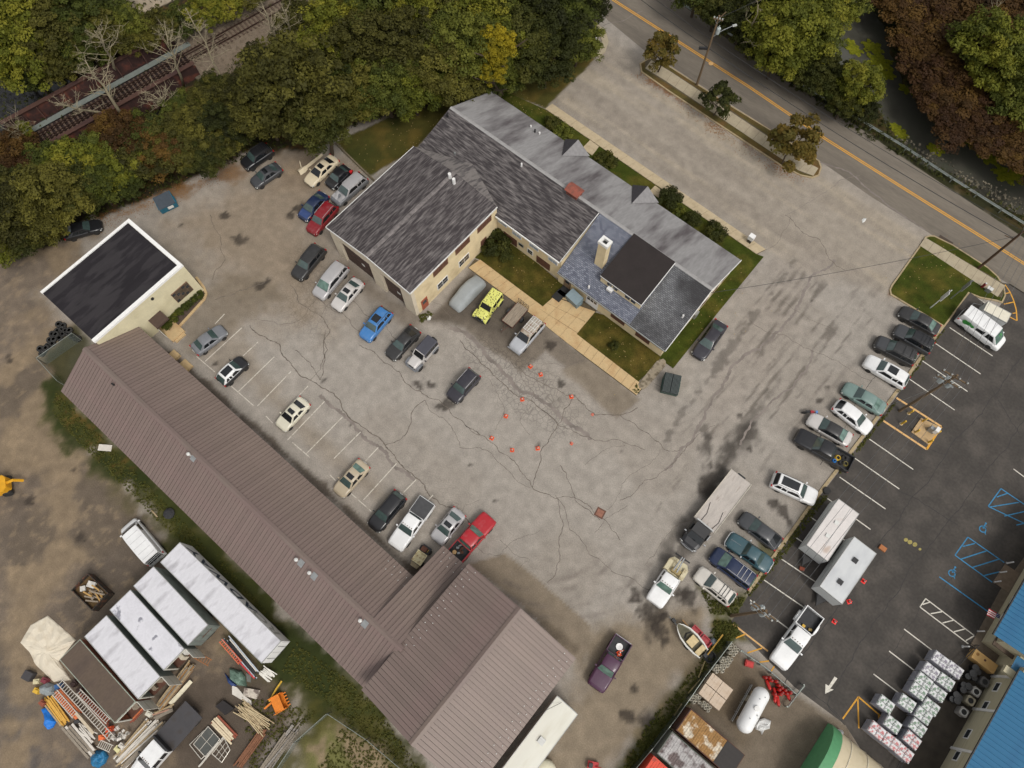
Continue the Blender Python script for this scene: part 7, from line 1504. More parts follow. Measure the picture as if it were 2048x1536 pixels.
obj('windscreen',MB().loft([[(L*.14,-.5,1.1),(L*.2,0,1.12),(L*.14,.5,1.1)],[(L*.10,-.45,1.4),(L*.16,0,1.42),(L*.10,.45,1.4)]],caps=False),GLASS_D,bt);obj('outboard_motor',MB().obox((-L*.5-.15,0,.95),(.35,.35,.7)),BLACK,bt);obj('trailer_frame',MB().tube([(-L*.4,0,.35),(L*.75,0,.45)],.06,6),STEEL,bt);obj('bow_winch',MB().obox((L*.62,0,.75),(.4,.3,.6)),BLACK,bt);wheels(bt,(-.4,),.75,.28,.18)
q1,q2=G(1390,1262),G(1411,1283);c=(q1+q2)/2;t=thing('red_float','pair of red plastic tubs lying beside the small boat','tubs',(c.x,c.y,0),math.atan2(q2.y-q1.y,q2.x-q1.x));RT=mat('faded_red_plastic',rgb(160,52,58),.5,var=.15)
for x in (-.62,.62):b_=obj('tub',MB().loft([[(x-.5,-.32,.05),(x+.5,-.32,.05),(x+.5,.32,.05),(x-.5,.32,.05)],[(x-.56,-.38,.5),(x+.56,-.38,.5),(x+.56,.38,.5),(x-.56,.38,.5)],[(x-.45,-.28,.5),(x+.45,-.28,.5),(x+.45,.28,.5),(x-.45,.28,.5)],[(x-.42,-.25,.25),(x+.42,-.25,.25),(x+.42,.25,.25),(x-.42,.25,.25)]],close=True),RT,t)
q=G(1423,1283);o=cloth('rubbish_bag','grey and black rubbish bags beside the red tubs','rubbish bag',[(1415,1280),(1424,1274),(1434,1280),(1432,1290),(1422,1292)],0,mat('grey_bag',rgb(96,104,110),.4,var=.4,scale=3),.5,12);q=G(1418,1314);tag(obj('black_tub',MB().lathe([(.5,0),(.6,.5),(.55,.5),(.48,.1)],12),mat('dark_tub',rgb(46,46,44),.8),loc=(q.x,q.y,0)),'round black tub below the rubbish bags','tub')
tag(obj('yellow_plank',MB().obox(tuple(G(1430,1290,.5)),(2.6,.12,.05),R(88)),mat('yellow_plank',rgb(180,140,62),.8)),'yellow plank leaning across the rubbish bags','plank')
tag(obj('brown_pole',MB().obox(tuple(G(1380,1258,.4)),(2.2,.14,.06),R(-12)),mat('tan_plank',rgb(140,108,70),.8)),'tan plank pointing at the red tubs','plank')
for a_,b_,lb in ((Zp(665,440),Zp(598,610),'upper timber rail lying in the weeds by the fence'),(Zp(622,620),Zp(495,770),'middle timber rail lying in the weeds by the fence'),(Zp(430,880),Zp(350,1000),'lower timber rail lying in the weeds by the fence')):
    pa,pb_=G(*a_,.3),G(*b_,.3);tag(obj('timber_rail',MB().tube([pa,pb_],.06,5),mat('old_timber',rgb(136,122,84),.9,var=.2)),lb,'timber rail')
# golf cart style utility cart by the porch -------------------------------------
pa,pb_=G(832,1127,.6),G(852,1098,.6);c=(pa+pb_)/2;t=thing('utility_cart','small cream utility cart beside the barn porch','cart',(c.x,c.y,0),math.atan2(pb_.y-pa.y,pb_.x-pa.x));TUB=mat('cream_tub',rgb(206,196,158),.6,var=.1,col2=rgb(150,130,96),band=(.5,.65))
obj('cargo_tub',MB().loft([[(-.8,-.5,.6),(.35,-.5,.6),(.35,.5,.6),(-.8,.5,.6)],[(-.85,-.58,.95),(.4,-.58,.95),(.4,.58,.95),(-.85,.58,.95)],[(-.78,-.5,.95),(.33,-.5,.95),(.33,.5,.95),(-.78,.5,.95)],[(-.74,-.46,.72),(.3,-.46,.72),(.3,.46,.72),(-.74,.46,.72)]],close=True),TUB,t);obj('chassis',MB().box(-.95,1.2,-.5,.5,.3,.55),BLACK,t)
obj('engine',MB().obox((.75,.1,.75),(.5,.6,.4)),RUST,t);obj('lever',MB().tube([(.6,-.3,.6),(.9,-.4,1.2)],.03,5),YELLOW,t);obj('nose',MB().prism([(-1.3,-.4),(-.9,-.5),(-.9,.5),(-1.3,.4)],.35,.8),mat('tan_nose',rgb(150,136,108),.7),t);wheels(t,(-.6,.8),.55,.25,.2)
# loads in the pickups -----------------------------------------------------------
def place(root,x,y,z):return root.matrix_basis @ Vector((x,y,z))
rt,L_=RED_PICK
for i in range(9):o=obj('scrap_part',MB().obox((0,0,0),(random.uniform(.15,.4),random.uniform(.1,.3),.15),random.uniform(0,3),random.uniform(-.5,.5)),random.choice([CHROME,STEEL,RUST]),loc=place(rt,-L_*.27+random.uniform(-.5,.4),random.uniform(-.3,.5),.78+random.uniform(0,.2)));tag(o,'scrap metal part in the bed of the bright red pickup','scrap part','scrap in the red pickup')
o=obj('cut_log',MB().lathe([(.22,0),(.22,.25)],12),mat('log_end',rgb(196,160,112),.8),loc=place(rt,-L_*.36,.35,.7));tag(o,'pale cut log in the bed of the bright red pickup','log')
bk,L_=BLK_PICK
for x,y,m_,lb,r_ in ((-.24,.45,mat('blue_hose',rgb(40,110,180),.5),'blue hose coil in the black pickup bed',.2),(-.27,-.05,mat('yellow_hose',rgb(196,160,50),.6),'yellow hose coil in the black pickup bed',.3),(-.35,.2,RUBBER,'upper dark wheel in the black pickup bed',.3),(-.36,-.4,RUBBER,'lower dark wheel in the black pickup bed',.3),(-.42,.1,mat('olive_hose',rgb(110,100,50),.6),'olive hose coil at the tail of the black pickup bed',.28)):
    b=MB();
    for k in range(3):b.tube([(r_*(1-.12*k)*cos(a_),r_*(1-.12*k)*sin(a_),.04+.05*k) for a_ in np.linspace(0,2*pi,15)],.05,5)
    tag(obj('hose_coil',b,m_,loc=place(bk,L_*x,y,.70)),lb,'hose coil')
pp,L_=PUR_PICK
for i,(x,y) in enumerate(((-.22,.3),(-.25,.1),(-.28,.25),(-.24,.5))):dup(c0,tuple(place(pp,L_*x,y,.70)),0,'orange cone lying in the purple pickup bed','orange cones in the purple pickup bed',sc=.7).rotation_euler=(R(70),0,i*1.3)
tag(obj('loose_wheel_disc',MB().lathe([(.32,0),(.34,.1),(.28,.1),(.1,.06)],16),WHITE,loc=place(pp,-L_*.35,.0,.70)),'white wheel rim in the purple pickup bed','rim')
wp,L_=WHT_PICK
tag(obj('yellow_case',MB().obox((0,0,.1),(.3,.5,.2)),YELLOW,loc=place(wp,-L_*.20,-.1,.70)),'yellow case behind the cab of the dual wheel pickup','case');tag(obj('tan_case',MB().obox((0,0,.08),(.35,.25,.16),.4),mat('tan_case',rgb(146,124,72),.7),loc=place(wp,-L_*.24,.6,.70)),'tan case in the bed of the dual wheel pickup','case')
# small props in the front and on the corner lawn
q=G(1498,484);t=thing('mail_box','white box on a dark stand at the end of the front walk','mail box',(q.x,q.y,.13),0);obj('box',MB().box(-.35,.35,-.3,.3,.6,1.25),WHITE,t);obj('stand',MB().box(-.25,.25,-.25,.25,0,.6),BLACK,t)
q=G(1728,440);o=cloth('litter','crumpled white paper lying on the entrance asphalt','litter',[(1723,440),(1727,436),(1733,437),(1730,443),(1725,446)],.01,LAMP_W,.12,3)
for (bx_,by_),(tx,ty),lb,arm in (((1859,617),(1899,577),'white roadside sign post leaning over the corner lawn nearest the cars',1),((1900,598),(1933,551),'grey sign post on the corner lawn by the sidewalk',0)):
    q=G(bx_,by_);hgt=4.4;t=thing('sign_post',lb,'sign',(q.x,q.y,.13),R(20));obj('post',MB().tube([(0,0,0),(0,0,hgt)],.06,6),LAMP_W if arm else STEEL,t);obj('sign_panel',MB().box(-.04,.04,-.28,.28,hgt*.5,hgt*.9),LAMP_W if arm else mat('sign_back',rgb(120,122,116),.6),t)
q=G(1962,575);t=thing('hydrant','red and white hydrant valves at the edge of the corner lawn','hydrant',(q.x,q.y,.13),0);obj('barrel',MB().lathe([(.15,0),(.15,.6),(.18,.62),(.12,.8)],10),mat('dark_red',rgb(120,36,36),.6),t);obj('cap',MB().lathe([(.1,.8),(.1,.95)],8),LAMP_W,t);q=G(1973,583);t=thing('meter_box','grey meter box beside the hydrant on the corner lawn','meter box',(q.x,q.y,.13),0);obj('case',MB().box(-.3,.3,-.2,.2,0,.6),STEEL,t);obj('lid',MB().box(-.33,.33,-.23,.23,.6,.66),LAMP_W,t)
q=G(1858,478);q=G(1891,481);tag(obj('drain_grate',MB().box(-.9,.9,-.3,.3,0,.02),mat('grate_brown',rgb(70,58,48),.8,var=.2),loc=(q.x,q.y,.012)),'rusty drain grate at the road edge by the corner lawn','drain grate')
q=G(1200,1026);t=thing('yard_drain','square rusty drain cover in the stained patch of the yard','drain cover',(q.x,q.y,0),R(10));obj('frame',MB().box(-.5,.5,-.5,.5,0,.012),BROWN,t);obj('grate',MB().box(-.35,.35,-.35,.35,.012,.02),mat('orange_rust',rgb(138,94,76),.8,var=.2),t)
q=G(855,637);
# scrap row ----------------------------------------------------------------------
def ladder(label,p,q,m,w_=.42,z=1.0,rungs=16,g='ladders lying over the scrap row'):
    a_,b_=G(*p,z),G(*q,z);L=(b_-a_).length;rz=math.atan2(b_.y-a_.y,b_.x-a_.x);t=thing('ladder',label,'ladder',tuple(a_),rz,g)
    for s in (-1,1):obj('stile',MB().box(0,L,s*w_/2-.035,s*w_/2+.035,-.05,.05),m,t)
    me=mesh_of(MB().box(-.025,.025,-w_/2,w_/2,-.025,.025));me.materials.append(m)
    for i in range(rungs):o=bpy.data.objects.new('rung',me);C.objects.link(o);o.parent=t;o.location=(L*(i+.5)/rungs,0,0)
Zl=lambda x,y:(x/5.12,1236+y/5.12)
ALU=mat('ladder_alu',rgb(206,200,188),.4,.3,var=.08);ladder('longest pale ladder across the scrap row',Zl(610,650),Zl(1150,1240),ALU,.55,1.3,26);ladder('pale ladder nearest the brown roofed box body',Zl(800,750),Zl(1110,1060),ALU,.5,1.3,16);ladder('pale ladder over the yellow lumber',Zl(560,760),Zl(770,1000),ALU,.55,1.2,13)
ladder('short white ladder beside the dark blue tarp',Zl(1010,1280),Zl(1140,1340),ALU,.6,.5,7);ladder('wooden ladder beside the open box body',Zs(250,370),Zs(410,460),mat('brown_ladder',rgb(150,100,62),.8),.6,.8,7)
ladder('orange ladder along the long trailer',Zs(520,230),Zs(720,460),mat('orange_ladder',rgb(206,104,70),.7),.35,1.2,12)
def pile(label,p,q,w_,n,mats,z=.1,h=.5,seed=0,name='lumber_pile',cat='lumber pile',bw=.16,jit=.06,lj=.2):
    a_,b_=G(*p),G(*q);L=(b_-a_).length;rz=math.atan2(b_.y-a_.y,b_.x-a_.x);t=thing(name,label,cat,((a_+b_)/2)[:2]+(0,) if False else ((a_.x+b_.x)/2,(a_.y+b_.y)/2,0),rz,'piles of timber and scrap');r=random.Random(seed)
    per=max(1,int(w_/bw))
    for i in range(n):
        k=i//per;y=-w_/2+bw*(i%per+.5)
        o=obj('board',MB().obox((r.uniform(-lj,lj),y+r.uniform(-.02,.02),z+.06+k*.1),(L*r.uniform(.75,1.05),bw*.85,.07),r.uniform(-jit,jit),r.uniform(-.01,.01)),r.choice(mats),t)
    return t
YW=mat('yellow_lumber',rgb(206,160,72),.8,var=.1);OW=mat('orange_board',rgb(206,116,70),.8,var=.15);WB=mat('white_board',rgb(204,198,188),.8,var=.08);GB_=mat('grey_board',rgb(140,130,116),.85,var=.15);RB_=mat('red_board',rgb(138,74,54),.8,var=.15);TB=mat('tan_board',rgb(166,146,114),.85,var=.2)
pile('yellow lumber stack in the scrap row',Zl(500,800),Zl(700,1080),.75,14,[YW],h=.6,seed=1,jit=.01,bw=.15);pile('orange panels stacked between the two long ladders',Zl(620,740),Zl(850,1000),.8,12,[OW],z=.5,seed=2,jit=.01,bw=.2);pile('red boards under the brown roofed box body edge',Zl(850,760),Zl(1150,1080),.5,8,[RB_],z=.4,seed=3,jit=.02)
pile('long white boards at the outer edge of the scrap row',Zl(720,1100),Zl(980,1400),1.0,10,[WB,GB_],z=.3,seed=4,jit=.02,bw=.25);pile('tan board edging along the yellow lumber',Zl(480,880),Zl(660,1110),.2,3,[TB],seed=5,jit=.01)
pile('white pipes and boards below the ladders',Zl(850,1090),Zl(1010,1230),.8,9,[WB],z=.5,seed=6,jit=.25,bw=.12);pile('beige panels beneath the longest ladder',Zl(860,960),Zl(1030,1150),.5,4,[mat('beige_panel',rgb(190,176,152),.8)],z=.8,seed=7,jit=.02,bw=.3)
pile('long tan timber stack in front of the open box bodies',Zl(1990,470),Zl(1640,940),.9,26,[TB,GB_,mat('brown_timber',rgb(150,112,68),.85,var=.2)],seed=8,jit=.02);pile('white long sheet beside the tan timber stack',Zl(1960,660),Zl(1760,880),.5,3,[mat('ivory_board',rgb(220,212,186),.8)],z=.1,seed=9,jit=.01,bw=.45)
pile('white and grey boards left of the black flatbed',Zl(1690,1070),Zl(1210,1530),1.3,24,[WB,TB,GB_,WB],seed=10,jit=.06);pile('tan boards left of the white boards',Zl(1540,1060),Zl(1200,1440),.6,10,[TB,WB],seed=11,jit=.05)
pile('short grey boards above the white board heap',Zl(1790,920),Zl(1600,1010),.7,8,[GB_,TB,mat('pink_board',rgb(170,130,110),.8)],z=.3,seed=12,jit=.2);pile('red and white boards on the scrap ground',Zs(470,1030),Zs(660,1230),1.1,10,[RB_,RB_,mat('cream_board',rgb(206,190,160),.8)],seed=13,jit=.02,bw=.2)
pile('heap of pale sticks beside the orange bucket',Zs(740,900),Zs(990,1110),1.2,40,[mat('pale_stick',rgb(190,172,136),.8,var=.15),TB],seed=14,jit=.22,bw=.09,lj=.5,name='stick_heap',cat='stick heap');pile('long brown beams at the lower edge of the scrap ground',Zs(970,1150),Zs(700,1530),.9,10,[mat('brown_beam',rgb(122,82,58),.85,var=.2)],seed=15,jit=.03);pile('grey weathered boards along the mound fence',Zs(1290,1130),Zs(990,1530),1.0,14,[GB_,mat('silver_board',rgb(150,144,136),.85,var=.15)],seed=16,jit=.05,lj=.8)
pile('white gutters and pipes piled along the long trailer',Zs(600,200),Zs(930,590),.75,12,[WB,mat('pale_blue_pipe',rgb(180,188,196),.6),BLACK],z=.7,seed=17,jit=.015,bw=.12);pile('white rails sticking out behind the long trailer',Zs(960,530),Zs(1080,620),1.0,9,[mat('white_rail',rgb(220,216,206),.7)],z=.5,seed=18,jit=.12,bw=.11);pile('red rail below the white gutters',Zs(700,400),Zs(900,620),.15,2,[mat('red_rail',rgb(176,48,48),.6)],z=.8,seed=19,jit=.0)
pile('orange boards behind the brown roofed box body end',Zl(1560,850),Zl(1370,1060),.35,4,[RB_,OW],z=.3,seed=20,jit=.03)
for lb,pxs,m_,h_ in (('curved white sheet in front of the green tarp',[Zs(640,690),Zs(690,710),Zs(760,790),Zs(840,850),Zs(835,890),Zs(740,840),Zs(640,780)],WB,.12),('white and tan carton beside the curved sheet',[Zs(770,710),Zs(930,740),Zs(890,830),Zs(760,790)],mat('grey_white_carton',rgb(190,180,166),.8,var=.2,col2=rgb(116,104,96),band=(.5,.56),scale2=1.4),.3),('square black sheet pile in the scrap ground',[Zs(480,900),Zs(560,840),Zs(670,920),Zs(580,990)],mat('black_sheet_pile',rgb(38,34,34),.8),.45),('grey board lying behind the green tarp',[Zs(780,560),Zs(830,590),Zs(830,660),Zs(790,650)],mat('grey_sheet',rgb(104,106,100),.8),.08)):
    o=slabtop('sheet_stack',pxs,0,h_,m_,kind=None);tag(o,lb,'sheet stack')
def frame_panel(label,px,z,m,nb=2):
    pts=[G(*p_,z) for p_ in px];t=thing('wire_panel',label,'wire panel',(0,0,0),0,'metal frame panels on the scrap ground');b=MB()
    for i in range(4):b.tube([pts[i],pts[(i+1)%4]],.04,5)
    obj('frame',b,ALU,t);b=MB()
    for k in range(1,nb+1):b.tube([pts[0].lerp(pts[1],k/(nb+1)),pts[3].lerp(pts[2],k/(nb+1))],.025,4);b.tube([pts[0].lerp(pts[3],k/(nb+1)),pts[1].lerp(pts[2],k/(nb+1))],.025,4)
    obj('bar',b,ALU,t)
    return t,pts
t,pts=frame_panel('grey mesh filled frame panel on the scrap ground',[Zs(390,1110),Zs(510,1240),Zs(360,1420),Zs(240,1290)],.25,ALU,1);obj('panel',MB().quad(*[p_-Vector((0,0,.03)) for p_ in pts]),mat('dark_mesh',rgb(76,78,74),.7),t)
frame_panel('outer pale frame lying under the mesh panel',[Zs(350,1150),Zs(480,1290),Zs(320,1445),Zs(200,1295)],.15,ALU,0);frame_panel('pale bar frame panel below the mesh panel',[Zs(555,1230),Zs(615,1350),Zs(530,1480),Zs(430,1390)],.2,ALU,2)
pile('long pale poles at the bottom of the scrap ground',Zs(560,1220),Zs(310,1530),.3,3,[ALU],seed=21,jit=.04)
# miscellaneous heap at the head of the scrap row
q=G(*Zl(320,590));tag(obj('grey_barrel',MB().obox((0,0,.35),(.9,.8,.7),.3),mat('dark_crate',rgb(62,60,62),.7),loc=(q.x,q.y,0)),'dark grey crate at the outer head of the scrap row','crate')
cloth('grey_sheet_heap','pale grey sheet over a heap at the head of the scrap row','tarp',[Zl(*p_) for p_ in ((430,700),(500,655),(580,690),(580,760),(500,800),(420,770))],.02,mat('pale_grey_sheet',rgb(140,148,150),.6,var=.15),.8,13)
for x,y,m_,lb in ((380,650,mat('cream_can',rgb(196,186,150),.6),'cream can at the head of the scrap row'),(380,745,YELLOW,'yellow can at the head of the scrap row'),(440,870,RB_,'red brown crate beside the blue tarp'),(600,700,mat('blue_case',rgb(50,90,140),.6),'blue case beside the grey sheet heap'),(460,640,mat('maroon_case',rgb(120,50,60),.6),'maroon case at the head of the scrap row'),(800,1050,mat('grey_board2',rgb(60,60,60),.7),'dark grey board under the ladders'),(1210,1340,mat('pale_yellow_box',rgb(206,200,150),.7),'pale yellow box beside the short ladder'),(1250,1310,WB,'white box beside the short ladder'),(1530,980,mat('white_frame',rgb(210,206,190),.7),'small white frame on the grass by the boards'),(1120,1140,ORANGE,'orange plastic heap at the end of the ladders'),(1050,1220,mat('orange_box2',rgb(220,110,60),.7),'orange box below the ladder ends'),(760,670,mat('dark_machine',rgb(60,44,40),.7),'upper dark machine by the brown roofed box body'),(820,740,mat('dark_machine',rgb(60,44,40)),'lower dark machine by the brown roofed box body')):
    q=G(*Zl(x,y),.4);s_=.35;b=MB().obox((0,0,.3),(s_*1.6,s_*1.3,.6),random.uniform(0,1.5));b.obox((.1,.05,.65),(s_,s_*.6,.15),.4);tag(obj('salvage_item',b,m_,loc=(q.x,q.y,0)),lb,'salvage','salvage around the scrap row')
r=random.Random(11);PAIL=mat('white_pail',rgb(210,206,198),.6,var=.1);pl0=None
for i in range(14):
    q=G(*Zl(1180+r.uniform(-40,160),1170+r.uniform(-50,70)),.3);lb='white pail in the heap at the ladder ends'
    if pl0 is None:pl0=thing('white_pail',lb,'pail',(q.x,q.y,0),0,'white pails in the scrap row');obj('bucket',MB().lathe([(.13,0),(.17,.4),(.15,.4),(.12,.05)],10),PAIL,pl0);obj('handle',MB().tube([(.17*cos(a_),0,.4+.1*sin(a_)) for a_ in np.linspace(0,pi,7)],.012,4),STEEL,pl0)
    else:o=dup(pl0,(q.x,q.y,r.choice((0,.0,.35))),r.uniform(0,6),lb);o.rotation_euler=(R(r.choice((0,80,90))),0,r.uniform(0,6))
# orange loader bucket
q=G(*Zs(1100,880),.5);t=thing('loader_bucket','orange steel loader bucket lying in the grass','bucket',(q.x,q.y,0),R(-20));OB=mat('orange_steel',rgb(216,124,36),.6,var=.12);
obj('shell',MB().loft([[(-.75,.5,.9),(-.75,-.4,.7),(-.75,-.6,.15),(-.75,.2,.05),(-.75,.75,.2)],[(.75,.5,.9),(.75,-.4,.7),(.75,-.6,.15),(.75,.2,.05),(.75,.75,.2)]],caps=False),OB,t);obj('side_plate',MB().prism([(-.78,-.6),(-.74,-.6),(-.74,.7),(-.78,.7)],.08,.85),OB,t);obj('side_plate',MB().prism([(.74,-.6),(.78,-.6),(.78,.7),(.74,.7)],.08,.85),OB,t);obj('mount_arm',MB().obox((-.3,-.85,.5),(.15,.8,.2),.2),OB,t);obj('mount_arm',MB().tube([(-.6,-.6,.5),(-1.3,.4,.4),(-1.7,1.1,.3)],.09,6),YELLOW,t)
for x in np.linspace(-.6,.6,5):obj('tooth',MB().obox((x,.85,.2),(.1,.3,.06)),OB,t)
# yellow excavator at the left frame edge
q=G(0,990,1.2);t=thing('yellow_excavator','part of a yellow machine at the left edge of the dirt yard','machine',(q.x-1.2,q.y,0),R(60));EY=mat('machine_yellow',rgb(214,156,30),.55,var=.1);obj('body',MB().prism([(-1.3,-.9),(1.2,-.9),(1.5,-.5),(1.5,.6),(1.2,.9),(-1.3,.9)],.6,1.6),EY,t);obj('cab',MB().box(-.6,.5,-.7,.7,1.6,2.3),BLACK,t);obj('boom',MB().tube([(1.3,0,1.3),(2.2,0,1.5),(2.7,0,.6)],.16,6),EY,t);wheels(t,(-.9,1.0),.85,.5,.35)
# junk on the grass behind the barn
q=G(213,897);tag(obj('tilted_board',MB().obox((0,0,.3),(1.3,.7,.06),.7,.3),WB,loc=(q.x,q.y,0)),'tilted white panel on the grass behind the barn','panel');q=G(340,1028);tag(obj('dark_stone',MB().lathe([(.1,0),(.55,.05),(.6,.3),(.3,.5),(.05,.52)],9),mat('dark_stone',rgb(54,54,56),.9,var=.2),loc=(q.x,q.y,0)),'dark boulder on the weedy patch behind the barn','boulder');pile('bent tan board on the weedy patch behind the barn',(303,1018),(318,1036),.2,1,[TB],seed=30)
# small things by the garage door and at the rear lot
q=G(858,637);cloth('white_bag','white plastic bag by the red garage door','bag',[(852,634),(858,631),(863,634),(861,640),(855,641)],.01,LAMP_W,.25,20)
# motorcycle in front of the silver sedan
q=G(1617,828);t=thing('motorcycle','small red and blue motorcycle in front of the silver sedan','motorcycle',(q.x,q.y,0),R(35));obj('frame',MB().tube([(-.5,0,.4),(-.1,0,.6),(.4,0,.7),(.6,0,.35)],.06,6),BLACK,t);obj('fuel_tank',MB().obox((.1,0,.8),(.4,.25,.2)),mat('moto_red',rgb(150,40,50),.4),t);obj('seat',MB().obox((-.35,0,.78),(.5,.22,.1)),BLACK,t);obj('handlebar',MB().tube([(.35,-.35,1.0),(.4,0,.95),(.35,.35,1.0)],.025,5),CHROME,t);obj('fairing',MB().obox((.55,0,.85),(.2,.25,.25)),mat('moto_blue',rgb(90,130,190),.4),t)
for x in (-.6,.62):obj('wheel',MB().lathe([(.2,-.06),(.3,-.05),(.3,.05),(.2,.06)],14,(x,0,.3),'y'),RUBBER,t)
q=G(1652,982);tag(obj('tyre',MB().lathe([(.2,0),(.36,0),(.4,.06),(.4,.17),(.36,.23),(.2,.23)],16),RUBBER,loc=(q.x,q.y,.1)),'single black tyre lying on the kerb near the large sunroof suv','tyre')
# cream car parts leaning by the trees
pa,pb_=G(600,342,.5),G(648,314,.5);t=thing('car_fender','cream car body panels lying beside the beige sedan under the trees','car part',tuple(pa[:2])+(0,),math.atan2(pb_.y-pa.y,pb_.x-pa.x));CPN=P['beige']
obj('fender',MB().loft([[(-.2,-.3,.1),(-.2,0,.6),(-.2,.3,.5)],[(.5,-.35,.2),(.5,0,.8),(.5,.3,.6)],[(1.0,-.2,.3),(1.0,.1,.7),(1.0,.3,.5)]],caps=False),CPN,t);obj('side_panel',MB().loft([[(1.0,-.05,.3),(1.0,.1,.7)],[(2.2,.1,.35),(2.2,.25,.75)],[(3.6,.35,.4),(3.6,.5,.7)]],caps=False),CPN,t);obj('headlamp',MB().obox((-.2,.1,.4),(.1,.4,.2)),CHROME,t);obj('mirror_arm',MB().tube([(.4,.3,.6),(.6,.8,.9),(.7,1.1,.8)],.06,5),CPN,t)
q=G(702,345,1.2);tag(obj('red_bucket',MB().lathe([(.14,0),(.2,.4),(.16,.4)],12),mat('bucket_red',rgb(190,30,34),.5),loc=(q.x,q.y,1.02)),'red bucket standing on the tail of the squeezed black car','bucket')
# timber edging along rear lawn
pa,pb_=G(672,288),G(748,362);tag(obj('timber_edging',MB().obox(tuple((pa+pb_)/2+Vector((0,0,.12))),((pb_-pa).length,.2,.25),math.atan2(pb_.y-pa.y,pb_.x-pa.x)),mat('grey_timber',rgb(108,98,78),.9,var=.2)),'long grey timber edging between the rear cars and the lawn','timber edging')
# ================================================================== RAILWAY
rA,rB=G(40,296,1.0),G(640,-36,1.0)        # track centre line (bridge at the near end)
rd=(rB-rA).normalized();rn=Vector((-rd.y,rd.x,0))
def RP(s,o,z):return rA + rd*s + rn*o + Vector((0,0,z-1.0))
SPAN=(G(372,112,1.0)-rA).dot(rd)
BAL=mat('ballast_stone',rgb(120,106,90),.95,var=.3,scale=1.5,fine=.3,col2=rgb(86,74,60),band=(.45,.65),bump=.4)
Lr=(rB-rA).length+30
bal=MB();bal.loft([[RP(s,-5.5,-.05),RP(s,-2.6,.62),RP(s,2.8,.62),RP(s,6,-.05)] for s in np.linspace(SPAN,Lr,12)],caps=False);o=obj('rail_ballast',bal,BAL,kind='structure',fix=True)
if sum(p_.normal.z for p_ in o.data.polygons) < 0:o.data.flip_normals()
TIE=mat('sleeper_wood',rgb(88,72,60),.9,var=.3,scale=2);RAILM=mat('rail_steel',rgb(70,52,44),.5,.5,var=.2)
trk=thing('railway_track','single rusty railway track running from the girder bridge through the trees','railway',(0,0,0))
tm=mesh_of(MB().box(-.12,.12,-1.3,1.3,-.1,.08));tm.materials.append(TIE);ang=math.atan2(rd.y,rd.x)
nt_=int(Lr/.62)
for i in range(min(nt_,200)):
    o=bpy.data.objects.new('sleeper',tm);C.objects.link(o);o.parent=trk;o.location=RP(-2+i*.62,0,.68);o.rotation_euler.z=ang+random.uniform(-.02,.02)
for off in (-.75,.75):
    b=MB();b.loft([[RP(s,off-.05,.76),RP(s,off-.05,.90),RP(s,off+.05,.90),RP(s,off+.05,.76)] for s in (-3,Lr)],close=True);obj('rail',b,RAILM,trk,fix=True)
for off in (-.35,.35):b=MB();b.loft([[RP(s,off-.04,.76),RP(s,off-.04,.86),RP(s,off+.04,.86),RP(s,off+.04,.76)] for s in (-2,SPAN+6)],close=True);obj('guard_timber',b,RAILM,trk,fix=True)
br=thing('girder_bridge','rusty plate girder railway bridge over the dark river at the upper left','bridge',(0,0,0));GIR=mat('rusty_girder',rgb(78,52,42),.85,var=.25,scale=.6,col2=rgb(56,36,32),band=(.45,.65));GIR2=mat('dark_red_girder',rgb(58,36,32),.85,var=.3,scale=.7,col2=rgb(92,50,38),band=(.5,.66))
for s_,zt in ((1,2.7),(-1,2.3)):
    b=MB();o0=s_*3.1
    b.loft([[RP(s,o0-.05,-1.2),RP(s,o0-.05,zt if 1 < s < SPAN-1 else zt-.5),RP(s,o0+.05,zt if 1 < s < SPAN-1 else zt-.5),RP(s,o0+.05,-1.2)] for s in (0,1.01,SPAN-1.01,SPAN)],close=True);g_=obj('girder_web',b,GIR2,br,fix=True)
    b=MB();b.loft([[RP(s,o0-.32,zt),RP(s,o0-.32,zt+.07),RP(s,o0+.32,zt+.07),RP(s,o0+.32,zt)] for s in (0,SPAN)],close=True);obj('top_flange',b,GIR,br,fix=True)
    for k in range(13):
        s=SPAN*(k+.5)/13;b=MB();w_=.5 if k%2 == 0 else .16
        b.add([RP(s-.05,o0,zt),RP(s+.05,o0,zt),RP(s+.05,o0-s_*w_*.4,zt),RP(s-.05,o0-s_*w_*.4,zt),RP(s-.05,o0,.7),RP(s+.05,o0,.7),RP(s+.05,o0-s_*w_*1.9,.7),RP(s-.05,o0-s_*w_*1.9,.7)],[(0,1,2,3),(7,6,5,4),(0,4,5,1),(1,5,6,2),(2,6,7,3),(3,7,4,0)]);obj('stiffener',b,GIR,g_,fix=True)
b=MB();b.loft([[RP(s,1.55,.72),RP(s,1.55,.80),RP(s,2.35,.80),RP(s,2.35,.72)] for s in (0,SPAN+1.5)],close=True);obj('walkway_plate',b,mat('grey_walkway',rgb(112,118,112),.7,var=.12,scale=.6),br,fix=True)
b=MB();b.loft([[RP(s,-3.0,.35),RP(s,-3.0,.45),RP(s,3.0,.45),RP(s,3.0,.35)] for s in (0,SPAN)],close=True);obj('bridge_deck',b,mat('dark_deck_steel',rgb(44,30,27),.9,var=.3),br,fix=True)
for s in (0,SPAN):obj('abutment',MB().add([RP(s-.8,-3.8,-4),RP(s+.8,-3.8,-4),RP(s+.8,3.8,-4),RP(s-.8,3.8,-4),RP(s-.8,-3.8,.3),RP(s+.8,-3.8,.3),RP(s+.8,3.8,.3),RP(s-.8,3.8,.3)],[(3,2,1,0),(4,5,6,7),(0,1,5,4),(1,2,6,5),(2,3,7,6),(3,0,4,7)]),mat('old_stone',rgb(96,88,74),.95,var=.3),br,fix=True)

